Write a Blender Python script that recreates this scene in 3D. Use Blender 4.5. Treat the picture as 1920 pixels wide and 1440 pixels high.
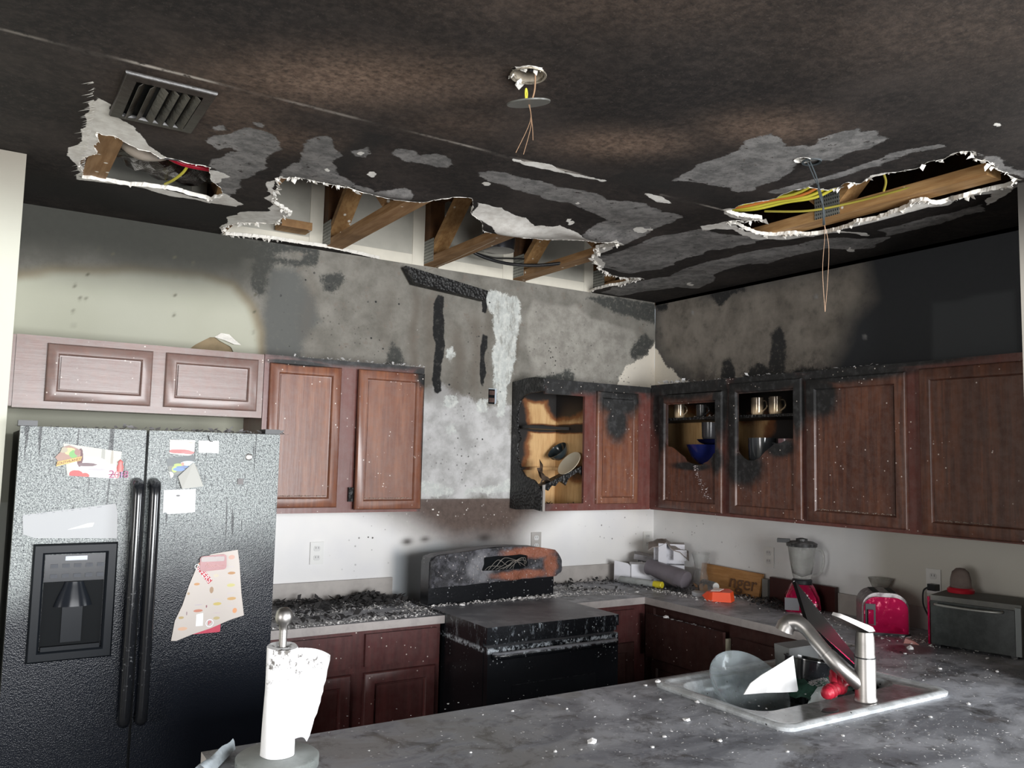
import bpy, bmesh, math, random
import numpy as np
from mathutils import Vector, Matrix, Euler
from mathutils import noise as mnoise
random.seed(11)
SC = bpy.context.scene
for o in list(bpy.data.objects): bpy.data.objects.remove(o, do_unlink=True)
COL = SC.collection

# ---------------------------------------------------------------- camera, light, exposure
cam_d = bpy.data.cameras.new('camera')
cam = bpy.data.objects.new('camera', cam_d); COL.objects.link(cam)
cam_d.sensor_fit = 'HORIZONTAL'; cam_d.sensor_width = 36.0
cam_d.lens = 1566.2 / 1920 * 36.0
cam_d.clip_start = 0.05; cam_d.clip_end = 60
yw, pt, rl = math.radians(32.3532), math.radians(5.0541), math.radians(1.3163)
Fv = Vector((math.sin(yw)*math.cos(pt), math.cos(yw)*math.cos(pt), math.sin(pt)))
Rv = Vector((math.cos(yw), -math.sin(yw), 0)); Uv = Rv.cross(Fv)
R2 = Rv*math.cos(rl) + Uv*math.sin(rl); U2 = -Rv*math.sin(rl) + Uv*math.cos(rl)
mw = Matrix((R2, U2, -Fv)).transposed().to_4x4(); mw.translation = Vector((-3.8855, -4.3025, 1.6846))
cam.matrix_world = mw
SC.camera = cam
SC.view_settings.view_transform = 'Standard'; SC.view_settings.look = 'None'
SC.view_settings.gamma = 1.0; SC.view_settings.use_curve_mapping = False
SC.view_settings.exposure = 0.0

world = bpy.data.worlds.new('daylight'); SC.world = world; world.use_nodes = True
wb = world.node_tree.nodes['Background']
wb.inputs[0].default_value = (0.80, 0.90, 1.0, 1); wb.inputs[1].default_value = 0.6

def area_light(name, loc, target, sx, sy, power, col):
    d = bpy.data.lights.new(name, 'AREA'); d.shape = 'RECTANGLE'; d.size = sx; d.size_y = sy
    d.energy = power; d.color = col
    o = bpy.data.objects.new(name, d); COL.objects.link(o); o.location = loc
    o.rotation_euler = (Vector(target) - Vector(loc)).to_track_quat('-Z', 'Y').to_euler()
    return o
# daylight through the glass doors behind the camera and the dining window at the side
area_light('glass_door_daylight', (-2.35, -8.55, 1.35), (-2.35, 0, 1.35), 3.8, 2.2, 760, (0.975, 0.985, 1.0))
area_light('side_window_daylight', (1.35, -5.4, 1.55), (-3.0, -4.6, 1.2), 1.7, 1.3, 190, (0.92, 0.96, 1.0))
area_light('left_window_daylight', (-7.3, -4.2, 1.5), (-2.0, -1.0, 1.3), 1.5, 1.3, 80, (1.0, 0.97, 0.95))

# ---------------------------------------------------------------- helpers
def tag(o, label=None, cat=None, group=None, kind=None):
    if label: o['label'] = label
    if cat: o['category'] = cat
    if group: o['group'] = group
    if kind: o['kind'] = kind
    return o
def thing(name, loc, label, cat, group=None):
    o = bpy.data.objects.new(name, None); o.empty_display_size = 0.05
    COL.objects.link(o); o.location = loc
    return tag(o, label, cat, group)
def wloc(p):
    v = Vector((0, 0, 0))
    while p is not None: v += p.location; p = p.parent
    return v
def link(name, me, mat, parent=None, smooth=None):
    """me has world coordinates; a top-level mesh gets its origin at its base"""
    if parent is not None:
        me.transform(Matrix.Translation(-wloc(parent)))
        loc = Vector((0, 0, 0))
    else:
        co = np.empty(len(me.vertices)*3); me.vertices.foreach_get('co', co); co = co.reshape(-1, 3)
        mn, mx = co.min(0), co.max(0)
        loc = Vector(((mn[0]+mx[0])/2, (mn[1]+mx[1])/2, mn[2]))
        me.transform(Matrix.Translation(-loc))
    o = bpy.data.objects.new(name, me); COL.objects.link(o)
    o.parent = parent; o.location = loc
    if mat is not None: me.materials.append(mat)
    if smooth is not None:
        me.polygons.foreach_set('use_smooth', [True]*len(me.polygons))
        try: me.set_sharp_from_angle(angle=math.radians(smooth))
        except Exception: pass
    return o
def ob(name, bm, mat, parent=None, smooth=None, bevel=0, seg=2):
    if bevel:
        es = [e for e in bm.edges if len(e.link_faces) == 2 and e.calc_face_angle(0) > 0.5]
        bmesh.ops.bevel(bm, geom=es, offset=bevel, segments=seg, affect='EDGES', profile=0.6, clamp_overlap=True)
    bmesh.ops.recalc_face_normals(bm, faces=bm.faces)
    me = bpy.data.meshes.new(name); bm.to_mesh(me); bm.free()
    return link(name, me, mat, parent, smooth)
def B(): return bmesh.new()
def box(bm, x0, x1, y0, y1, z0, z1, M=None):
    vs = [Vector((x, y, z)) for x in (x0, x1) for y in (y0, y1) for z in (z0, z1)]
    if M: vs = [M @ v for v in vs]
    v = [bm.verts.new(p) for p in vs]
    for f in ((0,1,3,2),(4,6,7,5),(0,4,5,1),(2,3,7,6),(0,2,6,4),(1,5,7,3)): bm.faces.new([v[i] for i in f])
    return bm
def bx(*a, M=None): return box(B(), *a, M=M)
def hexa(P, Q):
    """prism between two polygon loops of 3D points"""
    bm = B(); a = [bm.verts.new(p) for p in P]; b = [bm.verts.new(p) for p in Q]
    bm.faces.new(a); bm.faces.new(b[::-1]); n = len(a)
    for i in range(n): bm.faces.new((a[i], b[i], b[(i+1) % n], a[(i+1) % n]))
    return bm
def tube(bm, pts, rad, n=10, caps=True):
    pts = [Vector(p) for p in pts]; rs = rad if isinstance(rad, (list, tuple)) else [rad]*len(pts)
    rings = []; prev = None
    for i, p in enumerate(pts):
        t = (pts[min(i+1, len(pts)-1)] - pts[max(i-1, 0)]).normalized()
        if prev is None:
            a = Vector((0, 0, 1)) if abs(t.z) < .9 else Vector((1, 0, 0)); u = t.cross(a).normalized()
        else:
            u = (prev - t*prev.dot(t)).normalized()
        prev = u; w = t.cross(u)
        rings.append([bm.verts.new(p + (u*math.cos(k*2*math.pi/n) + w*math.sin(k*2*math.pi/n))*rs[i]) for k in range(n)])
    for a, b in zip(rings, rings[1:]):
        for k in range(n): bm.faces.new((a[k], a[(k+1) % n], b[(k+1) % n], b[k]))
    if caps: bm.faces.new(rings[0][::-1]); bm.faces.new(rings[-1])
    return bm
def smooth_path(pts, sub=5):
    P = [Vector(p) for p in pts]; out = []
    for i in range(len(P)-1):
        p0 = P[max(i-1, 0)]; p1 = P[i]; p2 = P[i+1]; p3 = P[min(i+2, len(P)-1)]
        for k in range(sub):
            t = k/sub
            out.append(0.5*((2*p1) + (-p0+p2)*t + (2*p0-5*p1+4*p2-p3)*t*t + (-p0+3*p1-3*p2+p3)*t**3))
    out.append(P[-1]); return out
def lathe(prof, M=None, n=28, closed=True):
    """prof: (r, z) list; r=0 ends are poles"""
    bm = B(); M = M or Matrix.Identity(4); rings = []
    for r, z in prof:
        if r < 1e-6: rings.append([bm.verts.new(M @ Vector((0, 0, z)))])
        else: rings.append([bm.verts.new(M @ Vector((r*math.cos(k*2*math.pi/n), r*math.sin(k*2*math.pi/n), z))) for k in range(n)])
    for a, b in zip(rings, rings[1:]):
        for k in range(n):
            k2 = (k+1) % n
            if len(a) == 1 and len(b) == 1: continue
            if len(a) == 1: bm.faces.new((a[0], b[k], b[k2]))
            elif len(b) == 1: bm.faces.new((a[k], a[k2], b[0]))
            else: bm.faces.new((a[k], a[k2], b[k2], b[k]))
    if closed:
        if len(rings[0]) > 1: bm.faces.new(rings[0][::-1])
        if len(rings[-1]) > 1: bm.faces.new(rings[-1])
    return bm
def MT(x, y, z, rx=0, ry=0, rz=0, s=1):
    return Matrix.Translation((x, y, z)) @ Euler((math.radians(rx), math.radians(ry), math.radians(rz))).to_matrix().to_4x4() @ Matrix.Scale(s, 4)

# ---------------------------------------------------------------- node helpers
class NT:
    def __init__(s, name):
        s.m = bpy.data.materials.new(name); s.m.use_nodes = True; s.t = s.m.node_tree
        s.b = s.t.nodes['Principled BSDF']; s.out = s.t.nodes['Material Output']
    def n(s, t, **k):
        nd = s.t.nodes.new(t)
        for a, v in k.items(): setattr(nd, a, v)
        return nd
    def L(s, a, b): s.t.links.new(a, b)
    def put(s, sock, v):
        if hasattr(v, 'links') or isinstance(v, bpy.types.NodeSocket): s.L(v, sock)
        elif isinstance(v, (tuple, list)) and len(v) == 3 and sock.type == 'RGBA': sock.default_value = (*v, 1)
        else: sock.default_value = v
    def attr(s, name):
        return s.n('ShaderNodeAttribute', attribute_name=name).outputs['Fac']
    def pos(s): return s.n('ShaderNodeNewGeometry').outputs['Position']
    def noise(s, scale, detail=4, rough=.55, vec=None, dist=0, stretch=None):
        vec = vec or s.pos()
        if stretch:
            m = s.n('ShaderNodeMapping'); s.L(vec, m.inputs[0]); m.inputs['Scale'].default_value = stretch; vec = m.outputs[0]
        nd = s.n('ShaderNodeTexNoise'); s.L(vec, nd.inputs['Vector'])
        nd.inputs['Scale'].default_value = scale; nd.inputs['Detail'].default_value = detail
        nd.inputs['Roughness'].default_value = rough; nd.inputs['Distortion'].default_value = dist
        return nd.outputs['Fac']
    def voro(s, scale, vec=None, feature='F1', rnd=1):
        nd = s.n('ShaderNodeTexVoronoi', feature=feature); s.L(vec or s.pos(), nd.inputs['Vector'])
        nd.inputs['Scale'].default_value = scale; nd.inputs['Randomness'].default_value = rnd
        return nd.outputs['Distance']
    def math(s, op, a, b=0.0, c=None, clamp=False):
        nd = s.n('ShaderNodeMath', operation=op, use_clamp=clamp); s.put(nd.inputs[0], a); s.put(nd.inputs[1], b)
        if c is not None: s.put(nd.inputs[2], c)
        return nd.outputs[0]
    def ss(s, v, lo, hi, a=0.0, b=1.0):
        """smoothstep of v from lo to hi, mapped to a..b"""
        nd = s.n('ShaderNodeMapRange', interpolation_type='SMOOTHSTEP')
        if lo > hi: lo, hi, a, b = hi, lo, b, a
        s.put(nd.inputs['Value'], v); nd.inputs['From Min'].default_value = lo; nd.inputs['From Max'].default_value = hi
        nd.inputs['To Min'].default_value = a; nd.inputs['To Max'].default_value = b
        return nd.outputs[0]
    def mix(s, f, a, b, mode='MIX'):
        nd = s.n('ShaderNodeMix', data_type='RGBA', blend_type=mode)
        s.put(nd.inputs[0], f); s.put(nd.inputs[6], a); s.put(nd.inputs[7], b); return nd.outputs[2]
    def bump(s, h, strength=.3, dist=.01):
        nd = s.n('ShaderNodeBump'); s.put(nd.inputs['Height'], h); nd.inputs['Strength'].default_value = strength
        nd.inputs['Distance'].default_value = dist; s.L(nd.outputs[0], s.b.inputs['Normal']); return nd
    def xyz(s, vec=None):
        nd = s.n('ShaderNodeSeparateXYZ'); s.L(vec or s.pos(), nd.inputs[0]); return nd.outputs
    def blob(s, bl, amp=.25, scale=9):
        """max over ellipsoids (cx,cy,cz,rx,ry,rz) in world space with a noisy border, 0..1"""
        res = None; nz = s.math('MULTIPLY', s.math('SUBTRACT', s.noise(scale, 5, .65), .5), amp*2)
        for cx, cy, cz, rx, ry, rz in bl:
            m = s.n('ShaderNodeVectorMath', operation='SUBTRACT'); s.L(s.pos(), m.inputs[0]); m.inputs[1].default_value = (cx, cy, cz)
            d = s.n('ShaderNodeVectorMath', operation='DIVIDE'); s.L(m.outputs[0], d.inputs[0]); d.inputs[1].default_value = (rx, ry, rz)
            l = s.n('ShaderNodeVectorMath', operation='LENGTH'); s.L(d.outputs[0], l.inputs[0])
            v = s.ss(s.math('ADD', l.outputs['Value'], nz), 1.15, .55)
            res = v if res is None else s.math('MAXIMUM', res, v)
        return res
    def set(s, col=None, rough=None, metal=None, spec=None, trans=None, ior=None, coat=None, alpha=None, sheen=None):
        for k, v in (('Base Color', col), ('Roughness', rough), ('Metallic', metal), ('Specular IOR Level', spec),
                     ('Transmission Weight', trans), ('IOR', ior), ('Coat Weight', coat), ('Alpha', alpha)):
            if v is not None: s.put(s.b.inputs[k], v)
        return s.m
def flat(name, col, rough=.6, metal=0, spec=.5, bump=None, var=.0, **k):
    t = NT(name)
    c = col
    if var: c = t.mix(t.ss(t.noise(14, 5), .35, .7), col, tuple(x*(1-var) for x in col))
    t.set(c, rough, metal, spec, **k)
    if bump: t.bump(t.noise(bump[0], 4), bump[1], .01)
    return t.m
def dusty(name, col, dust=(.30, .29, .29), amt=.5, rough=.45, scale=30, metal=0, spec=.5, up=.9):
    """a colour with a film of grey ash, thicker on what faces up"""
    t = NT(name); nz = t.noise(scale, 6, .7); big = t.noise(5, 4)
    g = t.n('ShaderNodeNewGeometry'); z = t.xyz(g.outputs['Normal'])[2]
    u = t.math('MULTIPLY', t.ss(z, .2, .9), up)
    f = t.math('MULTIPLY', t.ss(t.math('ADD', nz, t.math('MULTIPLY', big, .5)), .95-amt*.5, 1.05), 1.0)
    f = t.math('MAXIMUM', f, t.math('MULTIPLY', u, t.ss(nz, .3, .62)), clamp=True)
    t.set(t.mix(f, col, dust), t.math('ADD', t.math('MULTIPLY', f, .4), rough, clamp=True), metal, spec)
    return t.m

# ---------------------------------------------------------------- traced outlines (world metres)
CP={'hole':[[(-3.616,-1.137),(-3.587,-1.111),(-3.554,-1.135),(-3.522,-1.094),(-3.463,-1.054),(-3.428,-1.062),(-3.381,-1.008),(-3.371,-1.034),(-3.305,-1.027),(-3.229,-1.027),(-3.2,-1.01),(-3.196,-0.955),(-3.15,-0.824),(-3.092,-0.734),(-3.073,-0.678),(-3.099,-0.563),(-3.156,-0.582),(-3.364,-0.59),(-3.573,-0.587),(-3.607,-0.573)],[(-2.922,0.071),(-2.935,-0.1),(-2.908,-0.259),(-2.771,-0.362),(-2.758,-0.474),(-2.742,-0.569),(-2.829,-0.664),(-2.875,-0.754),(-2.913,-0.844),(-2.953,-1.032),(-2.806,-1.095),(-2.688,-1.141),(-2.534,-1.111),(-2.455,-1.07),(-2.374,-1.112),(-2.313,-1.194),(-2.191,-1.276),(-2.094,-1.107),(-1.992,-1.027),(-1.803,-0.895),(-1.761,-0.927),(-1.748,-0.997),(-1.606,-0.934),(-1.398,-1.093),(-1.379,-1.144),(-1.311,-1.184),(-1.262,-1.108),(-1.262,-1.041),(-1.247,-0.917),(-1.099,-0.719),(-0.983,-0.615),(-0.84,-0.519),(-0.705,-0.479),(-0.576,-0.524),(-0.569,0.0),(-2.922,0.0)],[(-1.211,-1.786),(-1.223,-1.862),(-1.196,-2.012),(-1.212,-2.092),(-1.195,-2.207),(-1.098,-2.221),(-1.092,-2.269),(-1.116,-2.321),(-1.061,-2.348),(-1.089,-2.409),(-1.082,-2.467),(-1.067,-2.503),(-1.049,-2.567),(-1.08,-2.629),(-1.059,-2.679),(-1.082,-2.753),(-1.057,-2.772),(-0.936,-2.746),(-0.837,-2.734),(-0.75,-2.736),(-0.678,-2.737),(-0.625,-2.71),(-0.617,-2.689),(-0.584,-2.63),(-0.596,-2.563),(-0.642,-2.514),(-0.597,-2.441),(-0.709,-2.38),(-0.69,-2.276),(-0.676,-2.116),(-0.672,-2.029),(-0.654,-1.929),(-0.636,-1.843),(-0.705,-1.738),(-0.737,-1.654),(-0.834,-1.623),(-0.924,-1.645),(-1.036,-1.679),(-1.077,-1.648),(-1.063,-1.716),(-0.981,-1.796)]],
'gyp':[[(-3.659,-1.493),(-3.639,-1.465),(-3.601,-1.435),(-3.587,-1.332),(-3.564,-1.32),(-3.505,-1.262),(-3.476,-1.191),(-3.403,-1.08),(-3.364,-1.021),(-3.375,-0.976),(-3.518,-1.065),(-3.583,-1.082),(-3.613,-1.108),(-3.571,-0.599),(-3.627,-0.578),(-3.636,-0.73),(-3.652,-1.064),(-3.653,-1.214),(-3.659,-1.374)],[(-3.627,-0.578),(-3.094,-0.567),(-3.092,-0.518),(-3.623,-0.53)],[(-3.206,-0.967),(-3.173,-0.982),(-3.109,-0.938),(-3.135,-0.888),(-3.141,-0.809)],[(-3.109,-0.605),(-3.088,-0.714),(-2.97,-0.621),(-2.987,-0.546),(-3.092,-0.531)],[(-2.933,0.096),(-2.955,-0.267),(-2.948,-0.415),(-2.841,-0.577),(-2.862,-0.69),(-2.926,-0.764),(-2.913,-0.821),(-2.97,-0.957),(-2.942,-0.998),(-2.849,-0.749),(-2.718,-0.615),(-2.712,-0.391),(-2.864,-0.216),(-2.922,-0.046)],[(-2.082,-1.086),(-2.146,-1.235),(-2.076,-1.239),(-1.946,-1.208),(-1.774,-1.137),(-1.676,-1.2),(-1.553,-1.18),(-1.422,-1.136),(-1.303,-0.97),(-1.554,-0.844),(-1.76,-0.816)],[(-1.361,-1.058),(-1.342,-1.221),(-1.245,-1.146),(-1.212,-1.013),(-1.047,-0.728),(-0.953,-0.553),(-1.105,-0.683)],[(-1.117,-1.539),(-1.086,-1.622),(-1.079,-1.685),(-0.994,-1.652),(-0.906,-1.618),(-0.82,-1.634),(-0.72,-1.684),(-0.621,-1.842),(-0.661,-1.943),(-0.688,-2.125),(-0.707,-2.296),(-0.71,-2.388),(-0.61,-2.441),(-0.631,-2.507),(-0.602,-2.567),(-0.611,-2.707),(-0.547,-2.671),(-0.454,-2.563),(-0.402,-2.475),(-0.458,-2.497),(-0.531,-2.566),(-0.573,-2.475),(-0.524,-2.383),(-0.561,-2.323),(-0.634,-2.35),(-0.659,-2.283),(-0.613,-2.092),(-0.62,-1.993),(-0.588,-1.9),(-0.43,-1.938),(-0.365,-1.903),(-0.561,-1.839),(-0.561,-1.733),(-0.632,-1.657),(-0.733,-1.558),(-0.863,-1.567),(-0.972,-1.609),(-1.035,-1.561),(-1.063,-1.499)],[(-1.234,-1.786),(-1.222,-1.829),(-0.968,-1.806),(-0.971,-1.766),(-1.175,-1.742)],[(-1.061,-2.348),(-1.108,-2.421),(-1.091,-2.473),(-1.068,-2.477),(-1.02,-2.378)],[(-1.058,-2.692),(-1.089,-2.737),(-1.081,-2.759),(-1.039,-2.729),(-1.035,-2.693)],[(-2.308,-1.777),(-2.133,-1.801),(-1.995,-1.784),(-1.871,-1.799),(-1.875,-1.764),(-1.994,-1.747),(-2.129,-1.76),(-2.296,-1.758)],[(-1.66,-1.757),(-1.612,-1.767),(-1.472,-1.736),(-1.478,-1.723),(-1.62,-1.744)],[(-2.679,-1.298),(-2.681,-1.331),(-2.669,-1.344),(-2.642,-1.318),(-2.642,-1.286),(-2.659,-1.282)],[(-2.259,-1.474),(-2.264,-1.501),(-2.253,-1.512),(-2.226,-1.491),(-2.223,-1.465),(-2.238,-1.461)],[(-1.796,-1.476),(-1.802,-1.493),(-1.796,-1.5),(-1.776,-1.487),(-1.772,-1.471),(-1.782,-1.468)],[(-1.678,-1.242),(-1.689,-1.275),(-1.678,-1.288),(-1.64,-1.261),(-1.632,-1.229),(-1.65,-1.225)],[(-2.831,-1.24),(-2.831,-1.259),(-2.824,-1.266),(-2.81,-1.251),(-2.811,-1.233),(-2.82,-1.231)],[(-1.327,-1.316),(-1.347,-1.361),(-1.332,-1.378),(-1.274,-1.343),(-1.259,-1.299),(-1.285,-1.293)],[(-0.245,-1.689),(-0.269,-1.719),(-0.259,-1.731),(-0.204,-1.709),(-0.185,-1.681),(-0.205,-1.676)],[(-2.598,-2.869),(-2.598,-2.87),(-2.598,-2.871),(-2.596,-2.87),(-2.596,-2.87),(-2.597,-2.869)],[(-2.794,-1.484),(-2.795,-1.505),(-2.787,-1.513),(-2.77,-1.497),(-2.77,-1.477),(-2.781,-1.474)],[(-0.272,-0.589),(-0.296,-0.628),(-0.287,-0.642),(-0.232,-0.608),(-0.213,-0.571),(-0.234,-0.568)],[(-1.239,-2.941),(-1.249,-2.954),(-1.242,-2.961),(-1.212,-2.956),(-1.204,-2.943),(-1.217,-2.938)],[(-1.282,-1.362),(-1.292,-1.384),(-1.285,-1.393),(-1.256,-1.375),(-1.248,-1.354),(-1.261,-1.351)]],
'bare':[[(-3.281,-1.279),(-3.269,-1.348),(-3.226,-1.394),(-3.181,-1.498),(-3.129,-1.507),(-3.077,-1.456),(-3.046,-1.219),(-3.037,-1.043),(-3.041,-0.839),(-3.05,-0.679),(-3.114,-0.785),(-3.175,-0.98),(-3.221,-1.092),(-3.192,-1.215),(-3.151,-1.245),(-3.189,-1.282),(-3.223,-1.226)],[(-2.978,-1.558),(-2.944,-1.597),(-2.907,-1.549),(-2.868,-1.483),(-2.832,-1.443),(-2.84,-1.369),(-2.79,-1.262),(-2.741,-1.222),(-2.577,-1.182),(-2.463,-1.245),(-2.423,-1.188),(-2.456,-1.074),(-2.54,-1.124),(-2.688,-1.141),(-2.806,-1.095),(-2.939,-0.998),(-2.953,-1.18),(-2.966,-1.379)],[(-2.819,-1.502),(-2.787,-1.573),(-2.752,-1.518),(-2.751,-1.462),(-2.791,-1.456)],[(-2.692,-1.545),(-2.688,-1.606),(-2.632,-1.621),(-2.584,-1.59),(-2.546,-1.644),(-2.479,-1.632),(-2.448,-1.542),(-2.53,-1.525),(-2.606,-1.498)],[(-3.286,-1.423),(-3.259,-1.456),(-3.243,-1.425),(-3.272,-1.399)],[(-3.186,-1.55),(-3.154,-1.56),(-3.149,-1.527),(-3.174,-1.52)],[(-2.339,-1.583),(-2.309,-1.631),(-2.193,-1.637),(-2.084,-1.634),(-1.982,-1.594),(-1.887,-1.62),(-1.774,-1.627),(-1.717,-1.606),(-1.633,-1.653),(-1.564,-1.671),(-1.44,-1.629),(-1.267,-1.361),(-1.322,-1.192),(-1.417,-1.119),(-1.523,-1.167),(-1.523,-1.366),(-1.682,-1.43),(-1.813,-1.469),(-1.934,-1.444),(-2.093,-1.483),(-2.247,-1.514)],[(-1.262,-1.434),(-1.275,-1.589),(-1.369,-1.62),(-1.534,-1.596),(-1.743,-1.581),(-1.742,-1.488),(-1.623,-1.43),(-1.496,-1.368),(-1.411,-1.205),(-1.245,-1.146),(-1.228,-1.284)],[(-1.134,-0.815),(-1.157,-1.082),(-1.092,-1.506),(-0.844,-1.576),(-0.727,-1.605),(-0.715,-1.354),(-0.735,-1.049),(-0.662,-0.782),(-0.738,-0.591),(-0.966,-0.628)],[(-0.482,-0.655),(-0.589,-1.238),(-0.484,-1.599),(-0.395,-1.601),(-0.387,-1.204),(-0.275,-0.82),(-0.127,-0.541),(-0.258,-0.488),(-0.277,-0.312),(-0.349,-0.026),(-0.529,-0.053),(-0.594,-0.372)],[(-0.442,-1.999),(-0.437,-2.166),(-0.428,-2.468),(-0.338,-2.442),(-0.303,-2.16),(-0.29,-1.938)],[(-0.506,-1.711),(-0.448,-1.818),(-0.27,-1.953),(-0.152,-1.788),(-0.338,-1.645),(-0.296,-1.236),(-0.363,-1.183)],[(-1.665,-1.934),(-1.718,-2.118),(-1.709,-2.291),(-1.751,-2.413),(-1.737,-2.48),(-1.681,-2.478),(-1.609,-2.441),(-1.585,-2.488),(-1.544,-2.488),(-1.581,-2.55),(-1.575,-2.597),(-1.544,-2.675),(-1.514,-2.663),(-1.473,-2.704),(-1.432,-2.671),(-1.38,-2.681),(-1.352,-2.581),(-1.381,-2.529),(-1.355,-2.434),(-1.397,-2.42),(-1.44,-2.338),(-1.391,-2.286),(-1.347,-2.188),(-1.338,-2.047),(-1.36,-1.997),(-1.485,-1.987),(-1.568,-1.967)],[(-1.279,-2.077),(-1.25,-2.259),(-1.228,-2.475),(-1.206,-2.753),(-1.173,-2.748),(-1.183,-2.582),(-1.179,-2.441),(-1.203,-2.235),(-1.227,-2.087)],[(-1.037,-2.778),(-0.928,-2.794),(-0.812,-2.762),(-0.709,-2.785),(-0.665,-2.763),(-0.757,-2.714),(-0.913,-2.739)]],
'dark':[[(-0.205,-0.258),(-0.256,-0.437),(-0.404,-0.985),(-0.341,-1.2),(-0.325,-1.472),(-0.439,-1.249),(-0.421,-0.704),(-0.376,-0.445)]]}
WP={'cream_soft':[[(-3.937,2.419),(-3.654,2.507),(-3.32,2.555),(-3.003,2.579),(-2.844,2.54),(-2.745,2.442),(-2.692,2.309),(-2.668,2.09),(-2.587,0.607),(-3.825,0.744)]],
'light':[[(-1.789,2.047),(-1.637,2.103),(-1.457,2.036),(-1.345,1.978),(-1.156,2.004),(-1.141,1.432),(-1.366,1.456),(-1.544,1.432),(-1.767,1.437)]],
'white':[[(-1.385,2.686),(-1.253,2.693),(-1.127,2.668),(-1.1,2.538),(-1.144,2.268),(-1.197,2.084),(-1.212,1.937),(-1.261,1.934),(-1.295,2.191),(-1.282,2.387),(-1.306,2.548),(-1.383,2.621)],[(-1.616,2.308),(-1.574,2.328),(-1.551,2.282),(-1.589,2.238),(-1.621,2.261)],[(-1.624,2.026),(-1.547,2.046),(-1.528,2.0),(-1.58,1.966),(-1.626,1.98)],[(-1.402,2.023),(-1.328,2.027),(-1.337,1.947),(-1.407,1.959)],[(-1.618,1.856),(-1.559,1.874),(-1.54,1.822),(-1.599,1.81)],[(-1.771,1.533),(-1.547,1.503),(-1.563,1.463),(-1.769,1.473)],[(-1.458,1.503),(-1.164,1.567),(-1.15,1.471),(-1.367,1.471),(-1.475,1.462)],[(-1.533,4.474),(-1.53,4.475),(-1.53,4.471)]],
'char':[[(-1.69,2.621),(-1.647,2.617),(-1.636,2.479),(-1.636,2.291),(-1.65,2.165),(-1.642,2.056),(-1.687,2.044),(-1.701,2.161),(-1.712,2.471)],[(-1.384,2.426),(-1.343,2.414),(-1.344,2.187),(-1.37,2.073),(-1.392,2.184),(-1.393,2.344)],[(-1.383,2.637),(-1.357,2.634),(-1.355,2.549),(-1.388,2.555)]],
'dpatch':[[(-2.745,2.721),(-2.634,2.71),(-2.519,2.699),(-2.464,2.765),(-2.404,2.745),(-2.431,2.683),(-2.575,2.668),(-2.632,2.676),(-2.684,2.59),(-2.706,2.475),(-2.764,2.551)],[(-2.399,2.643),(-2.28,2.675),(-2.248,2.635),(-2.32,2.551),(-2.372,2.559)],[(-1.966,2.322),(-1.915,2.281),(-1.884,2.178),(-2.008,2.168),(-1.985,2.245)],[(-0.619,2.731),(-0.464,2.768),(-0.003,2.769),(-0.002,2.627),(-0.138,2.649),(-0.326,2.658),(-0.463,2.696)],[(-0.183,2.491),(-0.089,2.555),(-0.011,2.507),(-0.063,2.41),(-0.182,2.364),(-0.229,2.414)],[(-1.14,2.13),(-0.801,2.227),(-0.717,2.268),(-0.673,2.168),(-0.586,2.156),(-1.138,2.054)],[(-3.008,2.681),(-2.909,2.779),(-2.693,2.786),(-2.406,2.789),(-2.404,2.745),(-2.634,2.724),(-2.673,2.648),(-2.851,2.677)]],
'darkgray':[[(-2.673,2.648),(-2.516,2.641),(-2.423,2.509),(-2.388,2.398),(-2.471,2.275),(-2.494,2.159),(-2.661,2.118)]],
'creamtri':[[(-0.341,2.119),(-0.297,2.264),(-0.251,2.322),(-0.181,2.345),(-0.063,2.41),(-0.001,2.508),(0.158,2.523),(0.161,2.149)]],
'ltpatch':[[(-2.995,2.669),(-2.957,2.681),(-2.852,2.683),(-2.776,2.675),(-2.782,2.632),(-2.807,2.587),(-2.875,2.619),(-2.928,2.633)],[(-1.016,2.682),(-0.683,2.688),(-0.506,2.602),(-0.184,2.564),(-0.136,2.495),(-0.18,2.273),(-0.364,2.17),(-1.002,2.129),(-1.069,2.407)]],
'brown_soft':[[(-2.228,1.46),(-2.041,1.401),(-1.777,1.249),(-1.535,1.151),(-1.133,1.151),(-0.981,1.275),(-0.741,1.419),(-0.744,1.553),(-2.232,1.545)]]}
RP={'gray':[[(0.023,3.036),(0.017,2.51),(-0.091,2.352),(-0.321,2.193),(-0.37,2.12),(-1.416,2.066),(-1.418,2.212),(-1.519,2.347),(-1.553,2.458),(-1.681,2.554),(-1.623,2.792),(-0.509,2.782)]],
'creamtri':[[(0.157,2.601),(-0.016,2.451),(-0.091,2.352),(-0.221,2.252),(-0.369,2.172),(-0.37,2.051),(0.15,2.072)]],
'dpatch':[[(-1.001,2.45),(-1.059,2.484),(-1.116,2.39),(-1.096,2.206),(-0.98,2.199)],[(-0.623,2.308),(-0.69,2.329),(-0.733,2.167),(-0.601,2.175)],[(0.004,2.77),(-0.135,2.768),(-0.125,2.707),(-0.007,2.731)],[(-0.485,2.775),(-0.798,2.786),(-0.81,2.735),(-0.69,2.72),(-0.601,2.665),(-0.532,2.727)],[(-0.817,2.226),(-0.9,2.284),(-0.98,2.246),(-1.133,2.203),(-1.418,2.212),(-1.417,2.124),(-0.733,2.15)]],
'midgray':[[(-1.984,2.496),(-2.13,2.487),(-2.206,2.501),(-2.385,2.497),(-2.396,2.111),(-1.975,2.089)]],
'black':[[(-1.716,2.802),(-2.451,2.825),(-2.441,2.476),(-2.206,2.496),(-1.984,2.482),(-1.948,2.091),(-1.85,2.097),(-1.857,2.419),(-1.713,2.606)]]}

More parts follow.
